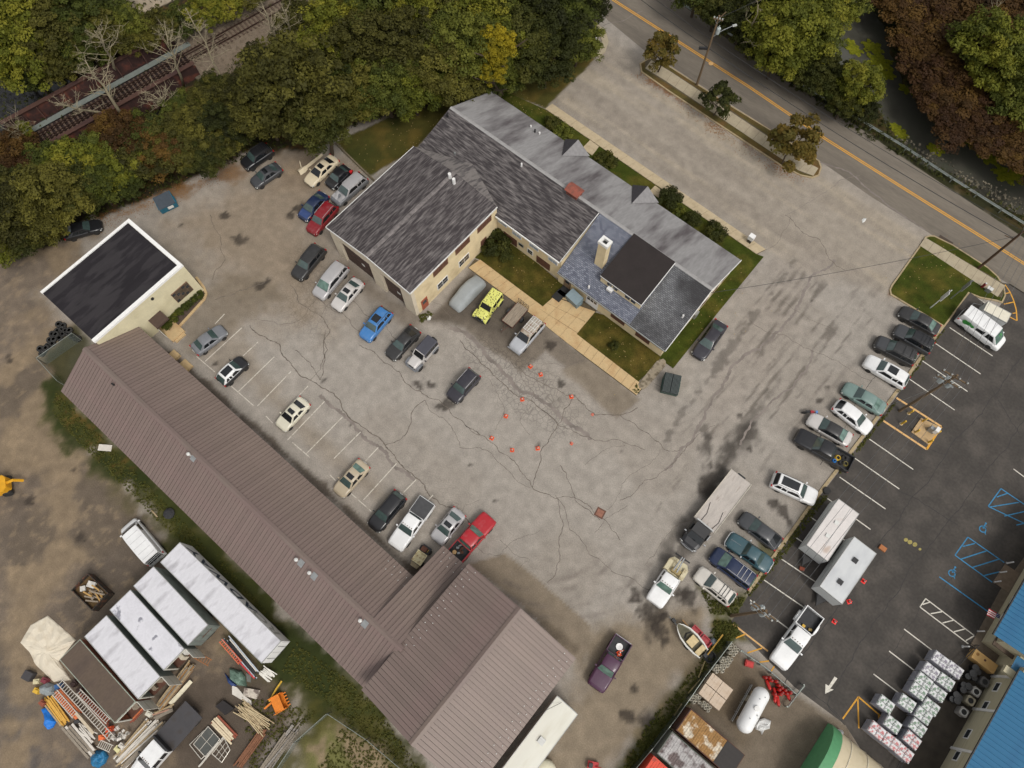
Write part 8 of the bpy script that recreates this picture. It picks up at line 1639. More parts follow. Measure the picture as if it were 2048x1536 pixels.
# ================================================================== TREES
def leaf_mat(name,cols,rough=.7):
    """leaf colour: per tree and per clump mix between two or three hues"""
    m=bpy.data.materials.new(name);m.use_nodes=True;n=m.node_tree.nodes;L=m.node_tree.links;b=n['Principled BSDF'];b.inputs['Roughness'].default_value=rough;b.inputs['Specular IOR Level'].default_value=.2
    at=n.new('ShaderNodeAttribute');at.attribute_name='leaf';oi=n.new('ShaderNodeObjectInfo')
    ad=n.new('ShaderNodeMath');ad.operation='MULTIPLY_ADD';ad.inputs[1].default_value=.45;L.new(oi.outputs['Random'],ad.inputs[0])
    ml=n.new('ShaderNodeMath');ml.operation='MULTIPLY';ml.inputs[1].default_value=.62;L.new(at.outputs['Fac'],ml.inputs[0]);L.new(ml.outputs[0],ad.inputs[2])
    cr=n.new('ShaderNodeValToRGB');L.new(ad.outputs[0],cr.inputs[0]);e=cr.color_ramp.elements
    e[0].position=.08;e[0].color=(*cols[0],1);e[1].position=.95;e[1].color=(*cols[-1],1)
    for i,c in enumerate(cols[1:-1]):q=e.new((i+1)/(len(cols)-1));q.color=(*c,1)
    L.new(cr.outputs[0],b.inputs['Base Color'])
    b.inputs['Subsurface Weight'].default_value=0
    tr=n.new('ShaderNodeBsdfTranslucent');L.new(cr.outputs[0],tr.inputs['Color']);mx=n.new('ShaderNodeMixShader');mx.inputs[0].default_value=.18;L.new(b.outputs[0],mx.inputs[1]);L.new(tr.outputs[0],mx.inputs[2]);L.new(mx.outputs[0],n['Material Output'].inputs['Surface'])
    return m
LEAF={
 'olive':leaf_mat('olive_leaves',[rgb(44,44,17),rgb(72,70,27),rgb(104,99,39)]),'green':leaf_mat('green_leaves',[rgb(41,47,17),rgb(68,75,27),rgb(104,106,39)]),'bright':leaf_mat('bright_leaves',[rgb(60,67,20),rgb(100,103,31),rgb(138,131,44)]),
 'yellow':leaf_mat('yellow_leaves',[rgb(84,80,18),rgb(128,116,24),rgb(168,148,32)]),'rust':leaf_mat('rust_leaves',[rgb(44,33,15),rgb(72,50,22),rgb(100,76,32)]),'russet':leaf_mat('russet_leaves',[rgb(38,25,13),rgb(60,39,20),rgb(84,62,27)]),
 'dark':leaf_mat('dark_leaves',[rgb(34,37,14),rgb(54,58,21),rgb(80,79,30)]),'young':leaf_mat('young_tree_leaves',[rgb(50,52,20),rgb(76,72,28),rgb(108,88,36)]),'weed':leaf_mat('weed_leaves',[rgb(50,54,18),rgb(68,72,26),rgb(92,90,40)]),'algae':leaf_mat('algae_leaves',[rgb(84,92,16),rgb(118,122,24),rgb(140,138,34)])}
BARK=mat('bark',rgb(74,62,48),.95,var=.3,scale=2);DEADW=mat('bare_wood',rgb(140,130,106),.9,var=.2,scale=2)
def crown_mesh(seed,Rr,Hh,nclump,nleaf,ls,core=.5,flat=1.,spread=.30,low=-.35,ragged=.25):
    r=np.random.default_rng(seed);d_=r.normal(size=(nclump*3,3));d_ /= np.linalg.norm(d_,axis=1)[:,None];d_=d_[d_[:,2] > low][:nclump];n=len(d_)
    rad=(.52+.48*r.random(n)**.6)*(1+ragged*(r.random(n)-.5));cen=d_*rad[:,None]*np.array([Rr,Rr,Hh]);cr_=Rr*spread*(.65+.7*r.random(n));tone=r.random(n)
    k=np.repeat(np.arange(n),nleaf);N=len(k);q=r.normal(size=(N,3));q /= np.linalg.norm(q,axis=1)[:,None];q[:,2]=np.abs(q[:,2])*1.0-.25*r.random(N)
    P_=cen[k] + q*(cr_[k]*(.55+.5*r.random(N)))[:,None]*np.array([1,1,.8])
    nrm=q+r.normal(size=(N,3))*.55+np.array([0,0,.5]);nrm /= np.linalg.norm(nrm,axis=1)[:,None];t=np.cross(nrm,r.normal(size=(N,3)));t /= np.linalg.norm(t,axis=1)[:,None]+1e-9;b_=np.cross(nrm,t)
    s=ls*(.55+.9*r.random(N))[:,None];V=np.stack([P_-t*s,P_-b_*s*.55,P_+t*s,P_+b_*s*.55],1).reshape(-1,3);F=np.arange(N*4).reshape(N,4)
    me=mesh_np('crown',V,F);tn=np.clip(tone[k]*.75+.25*r.random(N),0,1);a_=me.color_attributes.new('leaf','FLOAT_COLOR','POINT');tv=np.repeat(tn,4);a_.data.foreach_set('color',np.stack([tv,tv,tv,np.ones_like(tv)],1).astype(np.float32).ravel());return me
def trunk_mesh(seed,H,r0,limbs=5,reach=2.):
    r=random.Random(seed);b=MB();b.tube([(0,0,-.3),(r.uniform(-.15,.15),r.uniform(-.15,.15),H*.45),(r.uniform(-.3,.3),r.uniform(-.3,.3),H)],[r0,r0*.75,r0*.4],8)
    for i in range(limbs):a_=i*2*pi/limbs+r.uniform(-.4,.4);z=H*r.uniform(.45,.85);b.tube([(0,0,z),(cos(a_)*reach*.5,sin(a_)*reach*.5,z+reach*.35),(cos(a_)*reach,sin(a_)*reach,z+reach*.8)],[r0*.45,r0*.3,r0*.12],6)
    return mesh_of(b,'trunk')
CROWN={}
for i in range(4):CROWN['big',i]=crown_mesh(20+i,1.,.9,150,120,.036,spread=.19,ragged=.5)
for i in range(3):CROWN['mid',i]=crown_mesh(40+i,1.,.95,90,110,.048,spread=.22,ragged=.5)
for i in range(2):CROWN['small',i]=crown_mesh(60+i,1.,1.15,38,85,.085,spread=.26,low=-.75,ragged=.5)
for i in range(2):CROWN['shrub',i]=crown_mesh(70+i,1.,.7,26,110,.085,spread=.38,low=0.)
for i in range(2):CROWN['vine',i]=crown_mesh(80+i,1.,.6,110,120,.040,spread=.2,low=-.1,ragged=.7)
TRUNK={'big':trunk_mesh(1,1.,.055,6,.45),'small':trunk_mesh(2,1.,.035,5,.28)}
_cm={}
def tree(px,py,rad,kind,leaf,label,group,hc=None,flat=1.,name='tree',cat='tree',zb=0.,sx=1.):
    hc=hc if hc is not None else rad*1.25;q=G(px,py,hc+zb);t=thing(name,label,cat,(q.x,q.y,zb),random.uniform(0,6.28),group)
    k=random.choice([i for (a_,i) in CROWN if a_ == kind]);key=(kind,k,leaf)
    if key not in _cm:me=CROWN[kind,k].copy();me.materials.clear();me.materials.append(LEAF[leaf]);_cm[key]=me
    o=bpy.data.objects.new('crown',_cm[key]);C.objects.link(o);o.parent=t;o.location=(0,0,hc);o.scale=(rad*sx*random.uniform(.93,1.07),rad*random.uniform(.93,1.07)/sx,rad*flat*random.uniform(.9,1.1))
    if kind not in ('shrub','vine'):
        tm_=TRUNK['small' if kind == 'small' else 'big']
        if not tm_.materials:tm_.materials.append(BARK)
        o=bpy.data.objects.new('trunk',tm_);C.objects.link(o);o.parent=t;hh=hc*1.05;o.scale=(hh*.9,hh*.9,hh)
    else:
        st_=obj('stem',TRUNK['small'],BARK,t);st_.scale=(hc,hc,hc)
    return t
LBL={'olive':'olive green','green':'mid green','bright':'yellow-green','yellow':'bright yellow','rust':'rust brown','russet':'reddish brown','dark':'dark green'}
TS=.66
def spot(px,py):
    row='at the very top' if py < 25 else 'upper row' if py < 70 else 'middle row' if py < 125 else 'lower row'
    marks=((-50,'by the left frame edge'),(35,'by the left frame edge'),(110,'above the dark river'),(170,'left of the bridge'),(225,'near the bare tree'),(300,'below the concrete pad'),(370,'near the bridge end'),(430,'right of the bridge'),(500,'by the track'),(620,'right of the round tree'),(690,'above the beige sedan'),(750,'above the red suv'),(800,'above the lawn'),(850,'above the garage ridge'),(920,'above the north gable'),(975,'left of the yellow tree'),(1030,'right of the yellow tree'),(1090,'above the front lawn'),(1150,'by the road corner'),(1420,'at the rail start'),(1490,'behind the street lamp'),(1540,'left of the bright crowns'),(1600,'among the bright crowns'),(1650,'at the water side'),(1720,'by the stream bend'))
    return row+' '+min(marks,key=lambda m_:abs(m_[0]-px))[1]
def wood(lst,where,grp,kind='big',flat=1.):
    for px,py,rad,lf in lst:tree(px,py,rad*TS,kind if rad > 3.4 else 'mid',lf,f'{LBL[lf]} tree {spot(px, py)} {where}',grp,flat=flat)
W1='trees of the wood north of the lawn'
wood([(650,225,5.5,'olive'),(690,190,5,'green'),(640,130,6,'bright'),(615,60,6,'olive'),(670,60,6.5,'bright'),(730,100,7,'olive'),(720,190,5.5,'olive'),(775,180,6,'green'),(760,40,6.5,'green'),(810,100,7,'olive'),(830,180,5.5,'bright'),(830,35,6.5,'bright'),(880,150,6.5,'olive'),(880,80,6.5,'green'),(900,20,6.5,'olive'),(935,110,7,'green'),(930,175,4.5,'olive'),(960,40,6.5,'bright'),(990,100,6,'bright'),(1010,50,5.5,'green'),(1000,150,4.2,'green'),(1045,95,6,'dark'),(1060,30,6.5,'dark'),(1095,125,5,'dark'),(1115,70,6,'dark'),(1130,20,6,'green'),(1155,85,4.6,'green'),(690,10,6,'olive'),(770,-20,7,'green'),(860,-30,7,'olive'),(980,-20,7,'green'),(1090,-30,7,'dark'),(1170,15,4.5,'dark')],'in the north wood',W1)
tree(995,92,2.0,'mid','yellow','bright yellow autumn tree standing out in the wood north of the lawn',W1,hc=8.5);tree(985,140,1.7,'mid','yellow','small yellow autumn tree below the bright yellow one',W1,hc=6.5)
W2='trees beside the railway'
tree(588,185,6.3,'big','olive','broadest round olive tree above the black suv at the rear lot',W2,hc=7.5);tree(530,228,3.6,'big','olive','olive tree left of the broadest round tree',W2,hc=5);tree(635,245,3.6,'big','dark','dark tree right under the broadest round tree',W2,hc=6)
wood([(520,120,3.2,'olive'),(480,205,4.6,'olive'),(445,250,4.2,'dark'),(485,255,3.6,'dark'),(452,282,3.0,'olive'),(415,205,3.6,'olive'),(395,250,4.0,'olive'),(430,170,2.6,'dark')],'by the rear lot',W2)
W3='vine covered trees below the bridge'
for px,py,rad,lf,lb in ((215,268,3.4,'rust','rusty vine mound below the middle of the bridge'),(255,275,4.4,'rust','rust brown vine mound lower down from the bridge'),(300,275,4.2,'green','green vine mound right of the rusty ones'),(365,225,3.4,'green','green vine column under the bare tree by the bridge end'),(330,310,4.6,'rust','rust brown vine mound above the teal dumpster'),(380,300,4.4,'olive','olive vine mound right of the teal dumpster bank'),(290,330,4.2,'olive','olive vine mound left above the teal dumpster'),(350,270,4.4,'olive','olive vine mound in the middle of the bank'),(240,345,4.6,'bright','yellow-green vine mound above the office roof'),(165,345,5.6,'bright','bright yellow-green vine mound below the bridge'),(185,318,4.4,'green','green vine mound touching the bridge'),(105,335,4.6,'green','green vine mound under the left half of the bridge'),(25,310,4.4,'rust','rust coloured vine mound at the left bridge end'),(20,350,5,'russet','reddish vine mound at the left edge below the bridge'),(45,268,2.0,'bright','yellow-green bush at the left bridge end'),(410,320,3.6,'dark','dark bush at the right end of the bank'),(440,300,3.2,'olive','small olive bush beside the rear lot')):
    tree(px,py,rad*.74,'vine',lf,lb,W3,hc=2.6,name='vine_mound',cat='bush')
wood([(95,400,6.2,'olive'),(40,425,6.2,'olive'),(140,385,4.8,'dark'),(-10,400,6,'dark'),(92,438,4.4,'olive'),(55,468,4.0,'dark'),(192,378,4.0,'green'),(250,372,3.0,'green')],'behind the office','trees behind the small office')
tree(8,488,2.4,'mid','bright','yellow-green bush at the left edge behind the office','trees behind the small office',hc=2)
wood([(30,40,7.5,'bright'),(35,110,7,'bright'),(-20,70,7,'bright'),(100,20,7,'olive'),(110,90,6.5,'olive'),(165,40,6.5,'green'),(165,95,5.2,'green'),(215,75,5.2,'olive'),(120,125,4.6,'olive'),(55,140,4.6,'green'),(250,55,4.6,'green'),(150,-20,7,'olive'),(210,0,4.5,'green')],'in the left wood','trees left of the railway')
wood([(285,75,3.6,'olive'),(325,55,3.6,'olive'),(365,45,3.2,'green'),(410,25,3.6,'bright'),(455,15,3.2,'bright'),(500,-10,3.2,'olive')],'by the pad','trees by the concrete pad')
W4='trees between the road and the stream'
wood([(1580,55,7.5,'bright'),(1600,20,6.5,'bright'),(1560,105,5.2,'bright'),(1625,95,5.0,'green'),(1490,30,5.5,'dark'),(1440,10,5,'dark'),(1400,-20,5.5,'green'),(1510,75,4.2,'dark'),(1535,20,5.5,'dark'),(1660,25,4.6,'bright'),(1645,155,4.2,'dark'),(1605,140,3.4,'dark'),(1690,205,3.4,'dark'),(1670,185,3.2,'green'),(1690,-10,5,'green'),(1728,222,2.6,'dark')],'by the stream',W4)
tree(1722,170,2.6,'mid','bright','vivid yellow-green young tree at the stream edge',W4,hc=5);tree(1705,200,1.8,'mid','bright','smaller vivid green tree below the young one by the stream',W4,hc=3)
W5='autumn bushes on the far bank of the stream'
far=[(1880,130,7.5,'russet'),(1930,190,7,'rust'),(1885,195,5,'russet'),(1960,130,6,'rust'),(1840,40,7,'rust'),(1900,50,7.5,'russet'),(1970,40,7.5,'rust'),(2030,50,7,'rust'),(2040,120,6.6,'olive'),(1995,180,6,'rust'),(2040,190,6,'olive'),(1960,240,6,'russet'),(1915,245,4.8,'russet'),(2010,250,6,'rust'),(2050,280,6,'russet'),(1985,285,4.0,'rust'),(1815,15,5.4,'rust'),(1850,92,5,'rust'),(2090,60,8,'rust'),(2100,180,7,'olive'),(2100,280,7,'rust'),(1880,-20,8,'russet'),(1960,-20,8,'rust'),(2040,-10,8,'russet'),(1800,-40,7,'rust'),(2040,320,3.6,'rust'),(2085,340,5,'rust')]
for px,py,rad,lf in far:tree(px,py,rad*.72,'vine',lf,f'{LBL[lf]} bush '+('at the top edge' if py < 30 else 'high up' if py < 100 else 'in the middle' if py < 200 else 'low down')+' over the stream, '+('at the water' if px < 1860 else 'right of the water' if px < 1920 else 'near the pale crown' if px < 2000 else 'at frame edge'),W5,hc=1.8,flat=.5,name='autumn_bush',cat='bush')
tree(1975,85,4.0,'mid','bright','yellow-green crown rising among the rust brown bushes across the stream',W5,hc=5);tree(1990,140,3.4,'mid','bright','lower yellow-green crown among the rust brown bushes across the stream',W5,hc=4);tree(2035,200,4,'mid','green','green bush at the right edge across the stream',W5,hc=3)
# young street trees
W6='young trees on the roadside island'
for (bx_,by_),(cx_,cy_),rad,hc,lf,lb in (((1326,152),(1323,103),2.25,3.6,'young','leftmost of the three young trees on the roadside island'),((1437,236),(1436,200),1.95,2.9,'dark','middle of the three young trees on the roadside island'),((1601,335),(1590,285),3.0,3.9,'young','rightmost and largest of the three young trees on the roadside island')):
    q0=G(bx_,by_);t=tree(cx_,cy_,rad,'small',lf,lb,W6,hc=hc,zb=.13,name='young_tree')
# shrubs
for px,py,rad,lf,lb in ((1337,398,1.35,'dark','round dark clipped bush in front of the workshop'),(1356,421,.9,'green','small green bush right below the round clipped bush'),(1383,440,1.1,'dark','dark low bush along the front wall'),(1430,464,1.2,'dark','dark bush nearest the white box on the front walk'),(1105,247,1.0,'dark','dark bush at the north end of the front lawn'),(1126,266,1.15,'green','green bush second from the north end of the front lawn'),(1212,322,1.2,'dark','dark bush between the two small gables'),(992,488,1.6,'dark','large dark bush in the corner of the courtyard'),(1008,510,1.0,'dark','smaller dark bush in front of the courtyard corner bush'),(1227,692,.55,'dark','tiny dark plant in the side lawn'),(1380,480,.8,'green','low plant under the front eave')):
    tree(px,py,rad,'shrub',lf,lb,'bushes around the workshop',hc=rad*.55,name='bush',cat='bush')
for i,(x,y) in enumerate([(985,735),(1015,690),(1050,655),(1085,622),(1120,592),(1160,562)]):tree(x/2.926,400+y/2.926,.62,'shrub','green',['first','second','third','fourth','fifth','last'][i]+' small round shrub from the canopy in the office bed','row of shrubs in the office bed',hc=.4,name='shrub',cat='shrub',zb=.1)
# dead trees ---------------------------------------------------------
def dead_tree(base,tip,hgt,label,seed,r0=.22,n=26,lean_done=True,spread=.4):
    b0=G(*base);p1=G(*tip,hgt);r=random.Random(seed);t=thing('dead_tree',label,'dead tree',(b0.x,b0.y,0),0,'bare dead trees by the railway');top=p1-b0;b=MB()
    main=[Vector((0,0,0)).lerp(top,k/5)+Vector((r.uniform(-.2,.2),r.uniform(-.2,.2),0))*(k > 0) for k in range(6)];b.tube(main,[r0*(1-.16*k) for k in range(6)],6);obj('trunk',b,DEADW,t,smooth=True)
    bb=MB()
    for i in range(n):
        f=r.uniform(.35,.98);p_=main[0].lerp(top,f);a_=r.uniform(0,6.28);ln=hgt*spread*(1.15-f)*r.uniform(.6,1.3)+.5;dv=Vector((cos(a_),sin(a_),r.uniform(.2,.9))).normalized();e1_=p_+dv*ln*.5+Vector((r.uniform(-.2,.2),r.uniform(-.2,.2),.1));e2_=e1_+(dv+Vector((r.uniform(-.5,.5),r.uniform(-.5,.5),.2))).normalized()*ln*.5
        rr_=r0*.25*(1.1-f*.6);bb.tube([p_,e1_,e2_],[rr_,rr_*.7,rr_*.3],4)
        for k in range(6):s_=e1_.lerp(e2_,r.random());dv2=Vector((r.uniform(-1,1),r.uniform(-1,1),r.uniform(-.2,.8))).normalized();bb.tube([s_,s_+dv2*ln*.3],[rr_*.5,rr_*.2],4)
    obj('branches',bb,DEADW,t);return t
dead_tree((252,240),(170,120),10,'largest bare dead tree leaning over the bridge middle',1,.26,26);dead_tree((240,150),(190,60),11,'bare dead tree rising from behind the bridge',2,.22,22);dead_tree((368,172),(330,60),11,'pale bare dead tree at the right bridge end',3,.2,26);dead_tree((455,175),(372,15),12,'tall thin bare tree crossing the track',4,.2,30,spread=.22);dead_tree((572,125),(525,10),12,'bare pale tree above the broadest round tree',5,.22,20,spread=.32);dead_tree((590,110),(570,20),12,'second bare tree beside the one above the round tree',6,.2,18,spread=.3);dead_tree((330,215),(322,195),6,'short bare snag below the bridge end',7,.2,22,spread=.6);dead_tree((222,232),(110,205),6,'bare branch tree reaching left across the bridge',8,.2,24);dead_tree((40,275),(35,250),6,'thin bare bush tree at the left bridge end',9,.12,20,spread=.6);dead_tree((1985,60),(1995,0),8,'thin pale bare trunk among the far bank bushes',10,.14,6)
dead_tree((1490,95),(1520,10),12,'thin grey trunk beside the road guard rail',11,.16,6)
# ground cover: weeds and grass tufts ------------------------------------
def tufts(name,polys,n,leaf,hmin,hmax,seed,size=.16):
    r=np.random.default_rng(seed);Vs=[];
    for poly,cnt in polys:
        pg=np.array(gp(poly));lo,hi=pg.min(0),pg.max(0);pts=r.uniform(lo,hi,size=(cnt*6,2));pts=pts[sdf(pts,pg) < -.1][:cnt];Vs.append(pts)
    p_=np.concatenate(Vs);k=7;N=len(p_)*k;c=np.repeat(p_,k,0);tone=np.repeat(r.random(len(p_)),k)*.7+.3*r.random(N);h=np.repeat(hmin+(hmax-hmin)*r.random(len(p_))**2,k)
    a_=r.uniform(0,2*pi,N);rr_=r.random(N)*size*1.6;P_=np.stack([c[:,0]+np.cos(a_)*rr_,c[:,1]+np.sin(a_)*rr_,h*(.3+.7*r.random(N))],1);nrm=np.stack([np.cos(a_)*.7,np.sin(a_)*.7,.6+r.random(N)],1)+r.normal(size=(N,3))*.3;nrm /= np.linalg.norm(nrm,axis=1)[:,None]
    t=np.cross(nrm,r.normal(size=(N,3)));t /= np.linalg.norm(t,axis=1)[:,None];b_=np.cross(nrm,t);s=(size*(.5+r.random(N)))[:,None];V=np.stack([P_-t*s,P_-b_*s*.4,P_+t*s,P_+b_*s*.4],1).reshape(-1,3);me=mesh_np(name,V,np.arange(N*4).reshape(N,4))
    at=me.color_attributes.new('leaf','FLOAT_COLOR','POINT');tv=np.repeat(tone,4);at.data.foreach_set('color',np.stack([tv,tv,tv,np.ones_like(tv)],1).astype(np.float32).ravel());return obj(name,me,LEAF[leaf],kind='stuff')
tufts('wild_grass',[([(110,780),(260,930),(420,1095),(400,1110),(330,1060),(230,960),(150,880),(105,830)],1100),([(430,1100),(575,1270),(735,1385),(860,1560),(620,1560),(690,1440),(640,1400),(560,1340),(590,1290),(440,1140)],1500),([(480,1390),(640,1420),(560,1500),(500,1560)],500)],0,'weed',.02,.28,3,.075)
tufts('fence_weeds',[([(1425,1240),(1470,1240),(1482,1270),(1430,1310),(1415,1290)],300),([(1400,1320),(1465,1300),(1380,1410),(1320,1490),(1250,1560),(1225,1560),(1290,1450)],600),([(1400,1180),(1490,1195),(1475,1235),(1420,1230)],300),([(1290,1490),(1340,1450),(1250,1570),(1220,1570)],350)],0,'weed',.03,.5,4,.085)
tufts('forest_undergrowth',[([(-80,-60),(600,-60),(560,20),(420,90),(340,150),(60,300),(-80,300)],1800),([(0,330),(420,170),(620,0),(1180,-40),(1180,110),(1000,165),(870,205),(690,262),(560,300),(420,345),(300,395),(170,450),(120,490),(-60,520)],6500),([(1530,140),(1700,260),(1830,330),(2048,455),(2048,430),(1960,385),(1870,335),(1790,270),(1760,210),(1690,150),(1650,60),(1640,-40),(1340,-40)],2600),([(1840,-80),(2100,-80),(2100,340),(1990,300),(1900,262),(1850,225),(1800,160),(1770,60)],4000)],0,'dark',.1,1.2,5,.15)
tufts('kerb_weeds',[([(1636,990),(1660,990),(1560,1125),(1500,1195),(1485,1190),(1575,1075)],420),([(1786,806),(1800,800),(1730,890),(1680,950),(1672,945)],160),([(1880,662),(1895,655),(1850,720),(1800,790),(1790,785)],120)],0,'weed',.03,.22,6,.08)
tufts('house_weeds',[([(835,630),(860,622),(868,630),(842,648)],60),([(1270,762),(1283,776),(1276,790),(1262,780)],30)],0,'weed',.05,.4,7,.1)
# leaf mats on the stream
def algae(px,py,rad,seed):
    r=np.random.default_rng(seed);q=G(px,py,-1.9);N=int(260*rad);a_=r.uniform(0,2*pi,N);d_=rad*np.sqrt(r.random(N))*(.6+.5*np.sin(3*a_+seed)**2);P_=np.stack([q.x+np.cos(a_)*d_,q.y+np.sin(a_)*d_*.7,-1.88+.08*r.random(N)],1);t=np.stack([np.cos(a_*7),np.sin(a_*7),.1*np.ones(N)],1);b_=np.stack([-np.sin(a_*7),np.cos(a_*7),np.zeros(N)],1);s=(.08+.16*r.random(N))[:,None];V=np.stack([P_-t*s,P_-b_*s,P_+t*s,P_+b_*s],1).reshape(-1,3);return V,r.random(N)
Vs,Ts=[],[]
for i,(px,py,rad) in enumerate([(1708,100,1.3),(1745,95,1.6),(1760,125,2.0),(1775,150,1.2),(1700,85,.7),(1812,178,1.1),(1836,190,.9),(1900,255,1.6),(1925,272,1.8),(1945,285,1.4),(1800,268,1.2),(1790,255,.9),(1975,315,1.5),(2010,350,1.8),(2035,352,1.6),(1960,300,1.0),(1870,300,1.2)]):v_,t_=algae(px,py,rad,i);Vs.append(v_);Ts.append(t_)
V=np.concatenate(Vs);T=np.repeat(np.concatenate(Ts),4);me=mesh_np('algae',V,np.arange(len(V)).reshape(-1,4));at=me.color_attributes.new('leaf','FLOAT_COLOR','POINT');at.data.foreach_set('color',np.stack([T,T,T,np.ones_like(T)],1).astype(np.float32).ravel());obj('stream_algae',me,LEAF['algae'],kind='stuff')
# riprap stones along the bank
rm_=MB();r=random.Random(4)
for i in range(260):
    t=r.random();q=G(1795+t*260+r.gauss(0,9),284+t*140+r.gauss(0,8),-.6);s_=r.uniform(.06,.2);rm_.obox((q.x,q.y,-1.2+r.uniform(0,.9)),(s_*1.6,s_*1.2,s_),r.uniform(0,3),r.uniform(-.5,.5))
obj('riprap_stones',rm_,mat('pale_stone',rgb(126,118,100),.9,var=.35,scale=.6,col2=rgb(70,66,54),band=(.45,.6)),kind='stuff')
# fallen leaves
def litter(name,lines,cnt,cols,seed,wd=.8,z=.02):
    r=np.random.default_rng(seed);Vs=[]
    for a_,b_ in lines:
        p_,q_=np.array(G(*a_)),np.array(G(*b_));t=r.random(cnt);c=p_[None]*(1-t[:,None])+q_[None]*t[:,None];c[:,:2] += r.normal(size=(cnt,2))*wd;c[:,2]=z+.02*r.random(cnt);a2=r.uniform(0,6.28,cnt);u=np.stack([np.cos(a2),np.sin(a2),r.normal(size=cnt)*.2],1)*.07;v=np.stack([-np.sin(a2),np.cos(a2),r.normal(size=cnt)*.2],1)*.05;Vs.append(np.stack([c-u,c-v,c+u,c+v],1).reshape(-1,3))
    V=np.concatenate(Vs);me=mesh_np(name,V,np.arange(len(V)).reshape(-1,4));return obj(name,me,cols,kind='stuff')
litter('fallen_leaves',[((1285,150),(1430,250)),((1430,250),(1565,340)),((1310,140),(1450,230)),((200,450),(320,395)),((320,395),(470,340)),((1290,150),(1320,165)),((1420,250),(1450,260)),((1550,330),(1600,350))],260,mat('brown_leaf',rgb(130,88,42),.8,var=.3),3,.7)
litter('lawn_specks',[((1800,585),(1900,540)),((1020,205),(1080,240)),((1480,560),(1380,690)),((1010,500),(1090,570)),((1200,650),(1290,730)),((700,300),(900,215)),((760,330),(850,260))],40,mat('pale_leaf',rgb(150,128,80),.8,var=.3),9,2.0,.15)
# ================================================================== ROADSIDE
guardrail('road_guard_rail','long galvanised guard rail along the road above the stream',[(p_.x,p_.y,0) for p_ in (G(1567,156),G(1650,206),G(1740,260),G(1808,302),G(1900,363),G(2048,456),G(2160,530))],3.2,None,.8)
guardrail('road_guard_rail','galvanised guard rail along the road under the dark trees',[(p_.x,p_.y,0) for p_ in (G(1290,-40),G(1338,0),G(1400,38),G(1470,84),G(1523,120))],3.2,None,.8)
guardrail('corner_guard_rail','curved white guard rail at the wood corner by the road',[(p_.x,p_.y,0) for p_ in (G(1168,32),G(1184,52),G(1192,78),G(1190,92),G(1180,108))],2.0,WHITE,.7)
POLEW=mat('pole_wood',rgb(104,86,64),.95,var=.2,scale=1,stretch=(3,3,.4));POLED=mat('dark_pole_wood',rgb(78,58,40),.95,var=.2,scale=1,stretch=(3,3,.4));INS=mat('insulator',rgb(170,172,168),.4,var=.2);TRF=mat('transformer_grey',rgb(158,166,166),.5,var=.1)
def pole(base,h,label,m=POLEW,arms=(),trans=0,lamp=False,rz=0.):
    q=G(*base);t=thing('utility_pole',label,'utility pole',(q.x,q.y,0),rz,'wooden utility poles');obj('post',MB().tube([(0,0,-.3),(0,0,h)],[.17,.11],10),m,t)
    for z,ln in arms:
        a_=obj('crossarm',MB().box(-ln/2,ln/2,-.12,-.0,z-.07,z+.07),m if m is POLEW else POLEW,t)
        for x in np.linspace(-ln/2+.1,ln/2-.1,4):obj('insulator',MB().lathe([(.05,0),(.09,.05),(.05,.1),(.09,.15),(.03,.22)],8,(x,-.06,z+.07)),INS,a_)
        obj('brace',MB().tube([(-ln*.3,-.13,z-.05),(0,-.13,z-.6),(ln*.3,-.13,z-.05)],.02,4),STEEL,a_)
    for k in range(trans):x,y=((.42,.1),(-.42,.1),(0,.45))[k];tr_=obj('transformer',MB().lathe([(.05,0),(.24,0),(.26,.08),(.26,.8),(.2,.88),(.05,.9)],12,(x,y,h-2.6)),TRF,t,smooth=False);obj('bushing',MB().tube([(x,y,h-1.75),(x,y,h-1.4)],.05,6),INS,tr_)
    return t,q
t,qN=pole((1393,171),11.2,'utility pole with a street lamp beside the road',arms=((10.7,1.2),),trans=1,rz=R(20));obj('lamp_arm',MB().tube([(0,0,8.0),(.9,.7,8.7),(1.9,1.5,9.0)],.04,6),STEEL,t);obj('lamp_head',MB().obox((2.1,1.65,9.0),(.55,.25,.15),R(38)),INS,t);obj('cable_box',MB().obox((-.5,-.1,6.2),(1.4,.25,.3),.3),BLACK,t);obj('pole_top_arm',MB().tube([(0,0,10.6),(.6,.6,11.4)],.06,5),POLEW,t)
t,qE=pole((1956,537),11.5,'dark leaning utility pole beside the corner sidewalk',POLED,arms=((10.8,2.0),))
obj('guy_arm',MB().tube([(0,0,6.5),(-1.0,-.2,6.5)],.05,5),POLED,t)
t,qM=pole((1799,822),11.0,'utility pole with three grey transformers over the dark lot',POLEW,arms=((10.6,2.6),(9.4,2.4)),trans=3,rz=R(5));obj('cut_out_bar',MB().box(-1.0,1.0,.2,.28,8.4,8.5),STEEL,t)
for x in (-.9,-.3,.3,.9):obj('fuse',MB().tube([(x,.28,8.5),(x,.45,8.0)],.05,6),INS,t)
t,qS=pole((1462,1232),10.6,'utility pole with grey transformers beside the weeds',POLEW,arms=((10.3,2.6),(9.2,2.4)),trans=3,rz=R(0));obj('cut_out_bar',MB().box(-1.0,1.0,.2,.28,8.2,8.3),STEEL,t)
for x in (-.9,-.3,.3,.9):obj('fuse',MB().tube([(x,.28,8.3),(x,.45,7.8)],.05,6),INS,t)
WIREM=mat('cable_black',(.02,.02,.02),.6)
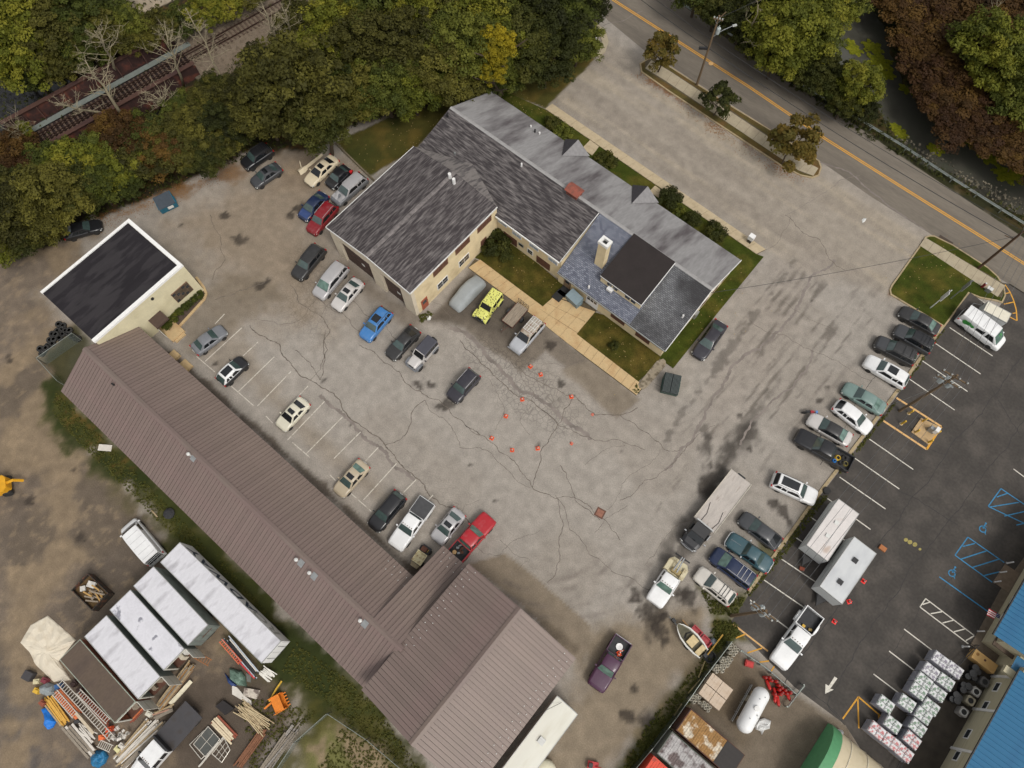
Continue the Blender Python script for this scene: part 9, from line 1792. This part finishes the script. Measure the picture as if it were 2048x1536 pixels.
def wire(label,a_,b_,sag=.5,r_=.025,m=WIREM,n=14):
    a_,b_=Vector(a_),Vector(b_);b=MB().tube([a_.lerp(b_,i/n)-Vector((0,0,sag*4*(i/n)*(1-i/n))) for i in range(n+1)],r_,4);tag(obj('cable',b,m),label,'cable','overhead cables')
def top(q,z,dx=0,dy=0):return Vector((q.x+dx,q.y+dy,z))
wire('thick overhead cable along the road from the lamp pole to the dark pole',top(qN,6.3),top(qE,6.6),.7,.05);wire('second overhead cable along the road above the thick one',top(qN,7.4,.1,.2),top(qE,7.9,.1,.2),.6,.035)
far_n=G(1080,-170,7);wire('thick overhead cable leaving the lamp pole towards the wood',top(qN,6.3),far_n,.7,.05);wire('second overhead cable leaving the lamp pole towards the wood',top(qN,7.4,.1,.2),far_n+Vector((0,.3,1.2)),.6,.035)
wire('service cable from the dark pole to the workshop gable',top(qE,7.2),Vector((X1,42,5.6)),.8,.025);
for dx in (-1.1,-.4,.4,1.1):wire('overhead line between the transformer pole and the dark pole',top(qM,10.8,dx,0),top(qE,11.0,dx*.8,0),.4,.016,mat('wire_grey',(.12,.12,.12),.4,.3));wire('overhead line between the two transformer poles',top(qS,10.5,dx,0),top(qM,10.8,dx,0),.5,.016,_mats['wire_grey'])
e0=G(2260,560,11)
for dx in (-.9,0,.9):wire('overhead line leaving the dark pole across the road',top(qE,11.0,dx,0),e0+Vector((dx,0,0)),.4,.018)
wire('cable from the lamp pole into the trees across the road',top(qN,10.8),G(1620,-60,9.5),.4,.025);wire('guy wire of the transformer pole over the dark lot',top(qM,8.5),G(1800,830)+Vector((-1.6,.0,0)),0,.02,STEEL)
wire('thin cable from the white trailer roof to the barn eave',G(1123,1405,3.7),G(1050,1442,5.5),.1,.02)
# tell apart the few trees that still read alike
_by={}
for o in list(C.objects):
    if o.parent is None and o.get('category') in ('tree','bush'):_by.setdefault(o['label'],[]).append(o)
for lb,os_ in _by.items():
    if 1 < len(os_) <= 3:
        os_.sort(key=lambda o:o.location.x*cos(_y)+o.location.y*sin(_y))
        for o,q in zip(os_,('left one','right one') if len(os_) == 2 else ('left one','middle one','right one')):o['label']=lb+', '+q
